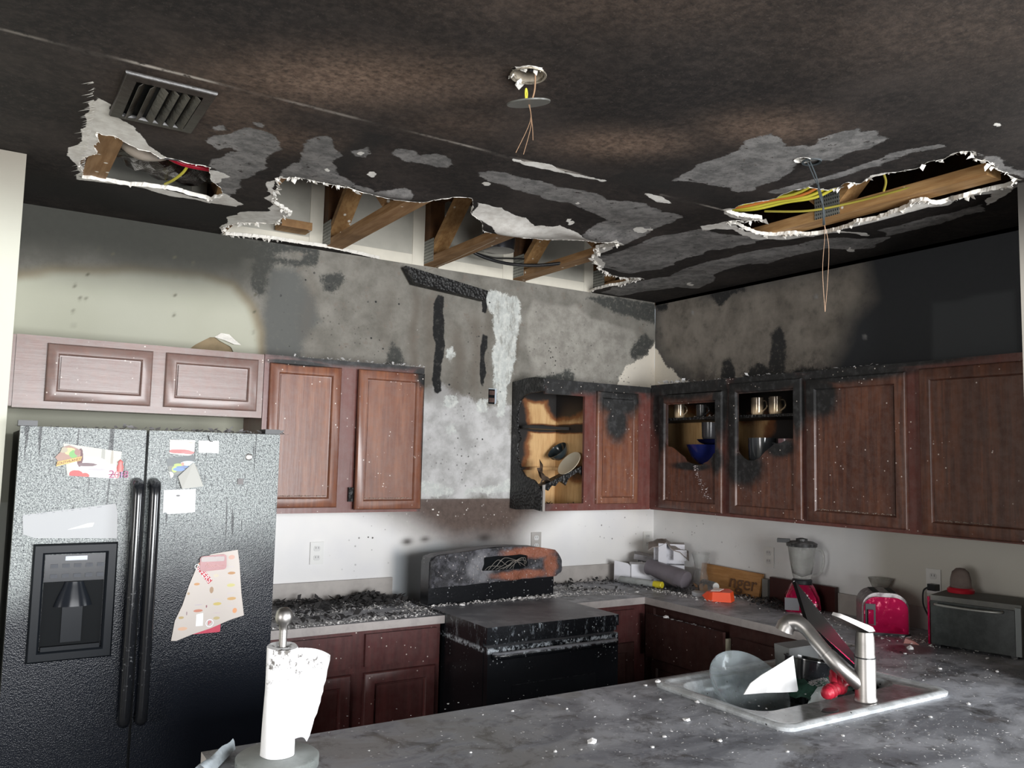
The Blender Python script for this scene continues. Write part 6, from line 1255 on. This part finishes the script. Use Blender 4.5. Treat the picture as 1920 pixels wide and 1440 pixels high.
# ================================================================ CEILING FIXTURES
T = thing('ceiling_vent', (-3.468, -1.56, H-.03), 'dark sooted supply vent in the ceiling beside the left hole', 'vent')
x0, x1, y0, y1 = -3.602, -3.345, -1.742, -1.372; M_VENT = flat('sooted_vent', (.020, .016, .013), .35, 0, .5, (30, .2), .4)
CZ = lambda u, d, z: Vector((u, z, H-.006-d))
ob('frame', ring(CZ, x0, x1, y0, y1, [(0, .001), (0, .008), (.004, .013), (.034, .016), (.036, .012), (.036, .001)]), M_VENT, T, 40)
ob('back_plate', bx(x0+.03, x1-.03, y0+.03, y1-.03, H-.0105, H-.0095), M_BLK2, T)
M_SLAT = flat('vent_slat', (.045, .038, .028), .35, 0, .4, (40, .3), .7)
for i in range(6):
    x = x0+.052+i*.031; a = 42 if i > 1 else -42
    m4 = Matrix.Translation((x, (y0+y1)/2, H-.022)) @ Matrix.Rotation(math.radians(a), 4, 'Y')
    ob('slat', bx(-.013, .013, -.145, .145, -.0007, .0007, M=m4), M_SLAT, T)
T = thing('junction_box', (-2.63, -2.37, H), 'round open electrical box in the ceiling with charred rim', 'electrical box')
ob('rim', lathe([(.046, H-.004), (.052, H-.005), (.053, H-.002), (.046, H+.002), (.0455, H+.0)], MT(-2.63, -2.37, 0), 30, False), flat('scorched_metal', (.42, .37, .29), .5, .4, .5, (40, .8), .6), T, 50)
ob('can', lathe([(.0445, H+.002), (.0445, H+.055), (0, H+.056), (0, H+.054), (.0435, H+.053), (.0435, H+.002)], MT(-2.63, -2.37, 0), 30, False), flat('tan_box', (.36, .31, .24), .6, 0, .3, None, .5), T, 50)
ob('screw_post', bx(-2.642, -2.630, -2.40, -2.39, H+.0, H+.05), M_BLK, T)
T = thing('hanging_cover_plate', (-2.63, -2.37, 2.69), 'grey round cover plate dangling by wires below the ceiling box', 'cover plate')
ob('plate', lathe([(0, 0), (.062, .0), (.063, .004), (0, .006)], MT(-2.628, -2.372, 2.692, 8, -12, 0), 36), flat('plate_grey', (.10, .10, .09), .35, 0, .4), T, 40)
M_YEL = flat('yellow_wire', (.62, .56, .06), .5); M_COP = flat('copper_wire', (.42, .26, .16), .5, .3)
ob('wire', tube(B(), smooth_path([(-2.61, -2.375, H+.04), (-2.612, -2.378, 2.74), (-2.62, -2.374, 2.70)]), .0022, 6), M_COP, T)
ob('wire', tube(B(), smooth_path([(-2.638, -2.372, 2.700), (-2.640, -2.372, 2.722), (-2.637, -2.371, 2.735), (-2.634, -2.372, 2.72), (-2.636, -2.373, 2.700)]), .0024, 6), M_YEL, T)
for a, b, c_ in (((-2.628, -2.372, 2.690), (-2.624, -2.376, 2.64), (-2.66, -2.36, 2.545)), ((-2.626, -2.374, 2.690), (-2.622, -2.378, 2.63), (-2.642, -2.372, 2.54)), ((-2.626, -2.372, 2.69), (-2.618, -2.378, 2.63), (-2.616, -2.38, 2.585))):
    ob('wire', tube(B(), smooth_path([a, b, c_]), .0009, 5), M_COP, T)
# second hole with long dangling wires
T = thing('hanging_wires', (-1.42, -2.39, 2.23), 'grey twisted wires hanging from the small ceiling hole at right', 'wires')
M_GW = flat('blue_grey_wire', (.05, .06, .065), .6, 0, .2)
for k, (dx, dy) in enumerate(((0, 0), (.008, .004), (-.006, .006))):
    ob('wire', tube(B(), smooth_path([(-1.43+dx, -2.385+dy, H+.02), (-1.40+dx, -2.40+dy, 2.72), (-1.385-dx, -2.405, 2.66), (-1.375+dx*.5, -2.41, 2.60), (-1.372, -2.412+dy, 2.545)]), .0022, 6), M_GW, T)
ob('wire', tube(B(), smooth_path([(-1.372, -2.412, 2.545), (-1.372, -2.412, 2.50), (-1.37, -2.40, 2.38), (-1.345, -2.39, 2.235)]), .0008, 5), M_COP, T)
ob('wire', tube(B(), smooth_path([(-1.372, -2.412, 2.545), (-1.35, -2.412, 2.47), (-1.342, -2.40, 2.35), (-1.345, -2.39, 2.235)]), .0008, 5), M_COP, T)
ob('collar', lathe([(.026, H-.004), (.034, H-.006), (.036, H-.001), (.027, H+.001)], MT(-1.415, -2.392, 0), 20, False), M_GW, T, 40)
# duct of black film in the left hole
t = NT('black_film'); n = t.noise(14, 5, .7, dist=1.5); t.set((.012, .006, .005), .07, 0, .5); t.bump(n, .8, .02); M_FILM = t.m
bm = B(); pts = smooth_path([(-3.60, -1.10, 3.04), (-3.50, -.92, 2.98), (-3.38, -.74, 2.95), (-3.22, -.62, 2.97), (-3.08, -.52, 3.05)], 6)
tube(bm, pts, [.15+.012*math.sin(k*2.2) for k in range(len(pts))], 22)
for v in bm.verts: v.co.z = max(v.co.z, H+.03) + .004*math.sin(v.co.x*90)
o = tag(ob('flexible_duct', bm, M_FILM, None, 70), 'sagging duct in glossy black film inside the left ceiling hole', 'duct')
o = tag(ob('duct_sleeve', tube(B(), smooth_path([(-3.53, -1.02, 2.86), (-3.44, -.94, 2.835), (-3.34, -.90, 2.845)], 5), [.03, .045, .052, .056, .058, .058, .055, .05, .045, .038, .028], 16), flat('sleeve_cream', (.36, .31, .26), .6, 0, .3), None, 60), 'cream insulation sleeve bulging through the black duct film', 'duct')
o = tag(ob('grey_cable', tube(B(), smooth_path([(-3.57, -1.08, 2.815), (-3.46, -.935, 2.80), (-3.318, -.955, 2.80), (-3.19, -.955, 2.80), (-3.10, -.95, 2.81)]), .006, 8), flat('cable_grey', (.12, .12, .13), .3), None, 60), 'grey cable crossing the left ceiling hole', 'cable')
o = tag(ob('red_cable', tube(B(), smooth_path([(-3.44, -1.02, 2.83), (-3.315, -.925, 2.803), (-3.19, -.905, 2.803), (-3.08, -.90, 2.81)]), .0105, 8), flat('cable_red', (.42, .01, .03), .3), None, 60), 'red cable beside the grey one in the left ceiling hole', 'cable')
o = tag(ob('yellow_cable', tube(B(), smooth_path([(-3.262, -.93, 2.815), (-3.268, -.84, 2.795), (-3.285, -.72, 2.79), (-3.298, -.61, 2.80)]), .0055, 8), M_YEL, None, 60), 'short yellow cable curving down in the left ceiling hole', 'cable')
# round metal duct and black cable in the big hole
o = tag(ob('round_duct', tube(B(), [(-1.46, -.30, 3.14), (-1.46, -.30, 2.90), (-1.46, -.30, 2.86)], [.095, .095, .09], 30), flat('galvanised_dark', (.10, .10, .11), .2, .8, .5), None, 40), 'dark shiny round metal duct in the big ceiling hole', 'duct')
o = tag(ob('black_cable', tube(B(), smooth_path([(-1.62, -.16, 2.89), (-1.50, -.20, 2.835), (-1.36, -.28, 2.80), (-1.22, -.42, 2.79), (-1.08, -.60, 2.81), (-1.0, -.78, 2.835), (-.92, -.95, 2.86)], 6), .0095, 10), flat('cable_black', (.015, .015, .016), .25), None, 60), 'thick black cable looping through the big ceiling hole', 'cable')
o = tag(ob('thin_black_cable', tube(B(), smooth_path([(-1.55, -.18, 2.86), (-1.42, -.17, 2.85), (-1.30, -.14, 2.87), (-1.17, -.12, 2.89)], 4), .005, 8), flat('cable_black2', (.02, .02, .02), .3), None, 60), 'thin black cable end above the thick black one', 'cable')
o = tag(ob('hanging_string', tube(B(), smooth_path([(-1.74, -.72, 2.7855), (-1.765, -.40, 2.76), (-1.80, -.10, 2.735)], 4), .0011, 5), flat('pale_string', (.42, .36, .28), .6), None, 60), 'pale string hanging across the second truss', 'string')
# yellow cables in the right hole: a bundle and one long run
ncab = []
for k in range(8):
    a = Vector((-1.12+.019*k, -1.72-.004*k, 2.830+.016*(k % 2))); b = Vector((-1.0+.018*k, -2.02-.004*k, 2.845+.016*(k % 2))); m_ = (a+b)/2
    o = ob('yellow_cable', tube(B(), smooth_path([a+Vector((-.06, .16, .03)), a, m_, b, b+Vector((.05, -.18, .09))], 5), .0068, 8), M_YEL if k != 2 else flat('orange_wire', (.62, .20, .04), .5), None, 60)
    tag(o, 'yellow cable in the bundle inside the right-hand ceiling hole' if k != 2 else 'orange cable among the yellow bundle in the right-hand hole', 'cable', 'yellow cable bundle in the right-hand ceiling hole')
o = tag(ob('yellow_cable', tube(B(), smooth_path([(-.86, -1.70, 2.86), (-.80, -1.90, 2.825), (-.75, -2.1, 2.825), (-.74, -2.35, 2.825), (-.69, -2.66, 2.84)], 6), .0055, 8), flat('dull_yellow', (.42, .36, .06), .5), None, 60), 'long single yellow cable running along the right-hand hole', 'cable')
o = tag(ob('yellow_cable', tube(B(), smooth_path([(-.90, -2.33, 2.93), (-.86, -2.30, 2.90), (-.80, -2.28, 2.86), (-.77, -2.25, 2.83)], 6), .005, 8), flat('dull_yellow2', (.42, .36, .06), .5), None, 60), 'short curved yellow cable dropping to the long one, right-hand hole', 'cable')
# ================================================================ DEBRIS
M_ASHL = flat('mixed_ash', (.82, .80, .78), .9, 0, .2, None, .35)
def scatter(name, regions, n, smin, smax, mat, label, flatk=.5, z=CT, seed=1, clump=.0, flake_=False):
    rr = random.Random(seed); bm = B(); tot = sum(r[5] if len(r) > 5 else 1 for r in regions)
    for cx, cy, sx, sy, ang, w in regions:
        c, s = math.cos(math.radians(ang)), math.sin(math.radians(ang))
        for _ in range(int(n*w/tot)):
            a, b = rr.gauss(0, 1), rr.gauss(0, 1)
            if abs(a) > 2 or abs(b) > 2: continue
            x, y = cx+a*sx*c-b*sy*s, cy+a*sx*s+b*sy*c
            if x > -.024 or y > -.024 or (z < 1 and -2.95 < x < -2.835 and y > -.64): continue
            s_ = smin*(smax/smin)**(rr.random()**1.8)
            p = (x, y, z+.0005+clump*max(0, 1-(a*a+b*b)/2)*rr.random())
            if flake_:
                q = rr.uniform(0, 6.28); u = Vector((math.cos(q), math.sin(q), rr.uniform(-.3, .7)))*s_; v = Vector((-math.sin(q), math.cos(q), rr.uniform(-.3, .8)))*s_*rr.uniform(.4, .9)
                P = Vector(p)+Vector((0, 0, abs(u.z)+abs(v.z))); vs = [bm.verts.new(P+u), bm.verts.new(P+v), bm.verts.new(P-u), bm.verts.new(P-v*rr.uniform(.5, 1))]; bm.faces.new(vs[:3]); bm.faces.new((vs[0], vs[2], vs[3]))
            else: crumb(bm, p, s_, rr, flatk)
    return tag(ob(name, bm, mat), label, 'debris', None, 'stuff')
LFT = [(-2.5, -.10, .28, .035, 2, 1.2), (-2.1, -.12, .10, .05, 0, 1.2), (-2.4, -.33, .30, .03, 8, .6), (-2.2, -.22, .15, .05, 0, .5), (-2.4, -.57, .25, .02, 3, .4)]
scatter('soot_debris', LFT, 1900, .006, .026, M_SOOT, 'black charred flakes along the back of the left counter', z=CT, seed=2, clump=.03, flake_=True)
scatter('ash_debris', [(-2.4, -.35, .28, .03, 8, 1), (-2.2, -.20, .16, .06, 0, .8), (-2.4, -.60, .25, .018, 2, 1), (-2.0, -.45, .06, .06, 0, .5)], 1500, .004, .013, M_ASHL, 'pale plaster crumbs on the left counter', seed=3, flatk=1.1)
scatter('soot_debris', [(-.62, -.10, .22, .03, 0, 1), (-.38, -.30, .05, .14, 0, 1.4), (-.30, -.55, .05, .10, 0, 1), (-.13, -.70, .04, .12, 0, .5), (-.12, -1.08, .05, .10, 0, 1.0), (-.20, -1.18, .05, .07, 0, 1), (-.9, -.30, .18, .02, -20, .5)], 1700, .004, .018, M_SOOT, 'black charred flakes around the clutter in the counter corner', seed=4, clump=.02, flake_=True)
scatter('ash_debris', [(-.95, -.18, .14, .05, 0, 1.2), (-.85, -.40, .15, .05, -15, .8), (-.40, -.60, .04, .20, 0, .8), (-.12, -1.0, .04, .08, 0, .8), (-.3, -2.1, .07, .20, 0, .6), (-.25, -1.55, .10, .2, 0, .3)], 1700, .0035, .012, M_ASHL, 'pale plaster crumbs along the right counter', seed=5, flatk=1.1)
scatter('ash_debris', [(-1.25, -.42, .10, .05, 0, 1.2), (-1.55, -.47, .25, .015, 0, .6), (-1.15, -.36, .03, .02, 0, .3)], 1100, .004, .014, M_ASHL, 'pale crumbs on the back of the cooktop', z=.926, seed=6, flatk=1.1)
scatter('ash_debris', [(-1.6, -2.85, .7, .25, 0, 1.2), (-2.3, -2.3, .5, .18, -5, .8), (-1.9, -2.45, .12, .12, 0, .4), (-.7, -2.4, .15, .2, 0, .7), (-1.5, -2.9, .2, .12, 0, .6)], 2600, .0014, .0065, M_ASHW, 'fine white crumbs sprinkled over the peninsula', seed=7)
scatter('soot_debris', [(-.7, -2.3, .2, .25, 0, 1), (-.5, -2.1, .12, .15, 0, .6)], 90, .004, .014, M_SOOT, 'black flakes on the counter right of the sink', seed=8, flatk=.3)
scatter('roof_debris', [(-3.3, -.78, .24, .03, 0, 1), (-3.0, -.80, .12, .03, 0, 1)], 260, .005, .020, M_ASH, 'ash and flakes heaped on top of the refrigerator', z=1.7585, seed=9, flake_=True)
scatter('cabinet_debris', [(-2.35, -.30, .20, .02, 0, 1), (-2.05, -.32, .07, .015, 0, .7)], 260, .003, .013, M_ASHW, 'white ash along the top of the left wall cabinets', z=2.1505, seed=10, flake_=True)
scatter('cabinet_debris', [(-.32, -.55, .02, .07, 0, 1), (-.33, -1.3, .01, .35, 0, .6)], 200, .003, .018, M_ASHW, 'white flakes on the charred top of the right wall cabinets', z=2.1605, seed=11, flake_=True)
scatter('cabinet_debris', [(-1.0, -.2, .10, .06, 0, 1)], 160, .005, .02, M_SOOT, 'black char flakes on the floor of the burnt corner cabinet', z=1.4055, seed=12, flake_=True)
scatter('drawer_debris', [(-.655, -.97, .003, .14, 0, 1)], 130, .003, .010, M_ASH, 'grey crumbs on the top edge of the pulled-out drawer', z=.8325, seed=13)
scatter('shelf_debris', [(-.24, -.75, .02, .06, 0, 1), (-.28, -.85, .01, .04, 0, 1)], 90, .004, .010, M_ASHW, 'white flakes on the top shelf behind the leftmost burnt door', z=1.9525, seed=14, flake_=True)
# ash ledges on the door bottoms
for nm, (P, u0, u1, z, lab) in {'a': (F, -2.69, -2.43, 1.478, 'ash line lying on the lower ledge of the left wall cabinet door'), 'b': (F, -2.25, -1.99, 1.466, 'ash line on the lower ledge of the hanging wall cabinet door'), 'c': (G, -2.0, -1.58, 1.464, 'ash line on the lower ledge of the first whole right door'), 'd': (G, -2.45, -2.19, 1.455, 'ash patch on the lower ledge of the far right door')}.items():
    bm = B(); rr = random.Random(len(lab))
    for i in range(160):
        u = rr.uniform(u0, u1); dd = .0205 if nm != 'b' else .042; p = P(u, dd-rr.random()*.006-.003, z+rr.uniform(-.003, .001)); crumb(bm, p, rr.uniform(.0015, .005), rr)
    tag(ob('ledge_ash', bm, flat('ledge_ash_'+nm, (.42, .36, .30), .9), None), lab, 'debris', None, 'stuff')
# larger plaster chunks, one by one
def chunk(x, y, z, s, seed, mat):
    rr = random.Random(seed); bm = B()
    bmesh.ops.create_icosphere(bm, subdivisions=1, radius=s)
    for v in bm.verts: v.co = Vector((v.co.x*rr.uniform(.7, 1.4), v.co.y*rr.uniform(.7, 1.3), max(-.25*s, v.co.z*rr.uniform(.35, .8))))+Vector((x, y, z+.25*s+.0008))
    return ob('plaster_chunk', bm, mat)
M_CHK = flat('plaster_chunk', (.80, .79, .78), .9, 0, .2, (80, .5), .1)
from_px = [(x, y, s*.72) for x, y, s in [(-1.90, -2.07, .010), (-1.845, -2.17, .009), (-1.86, -2.125, .013), (-1.885, -2.30, .012), (-1.97, -2.22, .007), (-2.02, -2.15, .006), (-2.05, -2.42, .018), (-2.10, -2.60, .012), (-2.21, -2.50, .009), (-2.30, -2.55, .008), (-2.0, -2.75, .008), (-2.2, -2.33, .006), (-2.46, -2.10, .007), (-2.30, -2.16, .006), (-1.75, -2.74, .008), (-1.35, -2.76, .009), (-1.10, -2.74, .010), (-1.05, -2.95, .011), (-.72, -2.42, .012), (-.60, -2.20, .010), (-.56, -2.55, .010), (-.85, -2.22, .009), (-2.55, -2.45, .007), (-2.75, -2.35, .006)]]
for i, (x, y, s) in enumerate(from_px):
    tag(chunk(x, y, CT, s, i+50, M_CHK), 'small white plaster chunk lying on the grey peninsula top', 'plaster chunk', 'white plaster chunks on the peninsula')
tag(chunk(-2.42, -2.44, CT, .013, 99, M_CHK), 'largest white plaster chunk, near the bottom edge of the peninsula', 'plaster chunk')
tag(chunk(-.50, -2.16, CT, .018, 98, M_CHK), 'white plaster chunk in front of the toaster', 'plaster chunk')
tag(chunk(-.655, -.83, .832, .016, 97, M_CHK), 'white plaster chunk perched on the pulled-out drawer', 'plaster chunk')
tag(chunk(-1.30, -.47, .9255, .02, 96, M_CHK), 'white plaster shard against the range console', 'plaster chunk')
tag(chunk(-1.75, -.50, .9255, .018, 95, M_CHK), 'pale plaster shard on the cooktop at the left of the console', 'plaster chunk')
tag(chunk(-1.875, -2.105, .9325, .011, 94, M_CHK), 'plaster chunk on the left corner of the sink rim', 'plaster chunk')
o = tag(ob('black_flake', lathe([(0, 0), (.030, 0), (.026, .003), (0, .004)], Matrix.Translation((-1.60, -2.585, .9245)) @ Matrix.Diagonal((1.2, .7, 1, 1)), 14), flat('black_scrap', (.03, .03, .032), .5)), 'flat black scrap on the front ledge of the sink', 'scrap')
# white run of melted residue on the leftmost burnt door
bm = B(); rr = random.Random(21)
for i in range(150):
    f = rr.random(); p = G(-.735-.10*f+rr.gauss(0, .010+.01*f), .0095 + .0, 1.66-.19*f); crumb(bm, (p.x-.0005, p.y, p.z), rr.uniform(.002, .008), rr)
tag(ob('residue_run', bm, flat('residue_white', (.50, .44, .43), .8)), 'white residue run down the panel of the leftmost burnt door', 'debris', None, 'stuff')
o = tag(ob('grey_block', bx(-.06, -.026, -1.022, -.982, CT+.001, 1.03), flat('block_grey', (.17, .17, .16), .6), None, bevel=.002), 'small grey block between the wooden sign and the dark board', 'block')
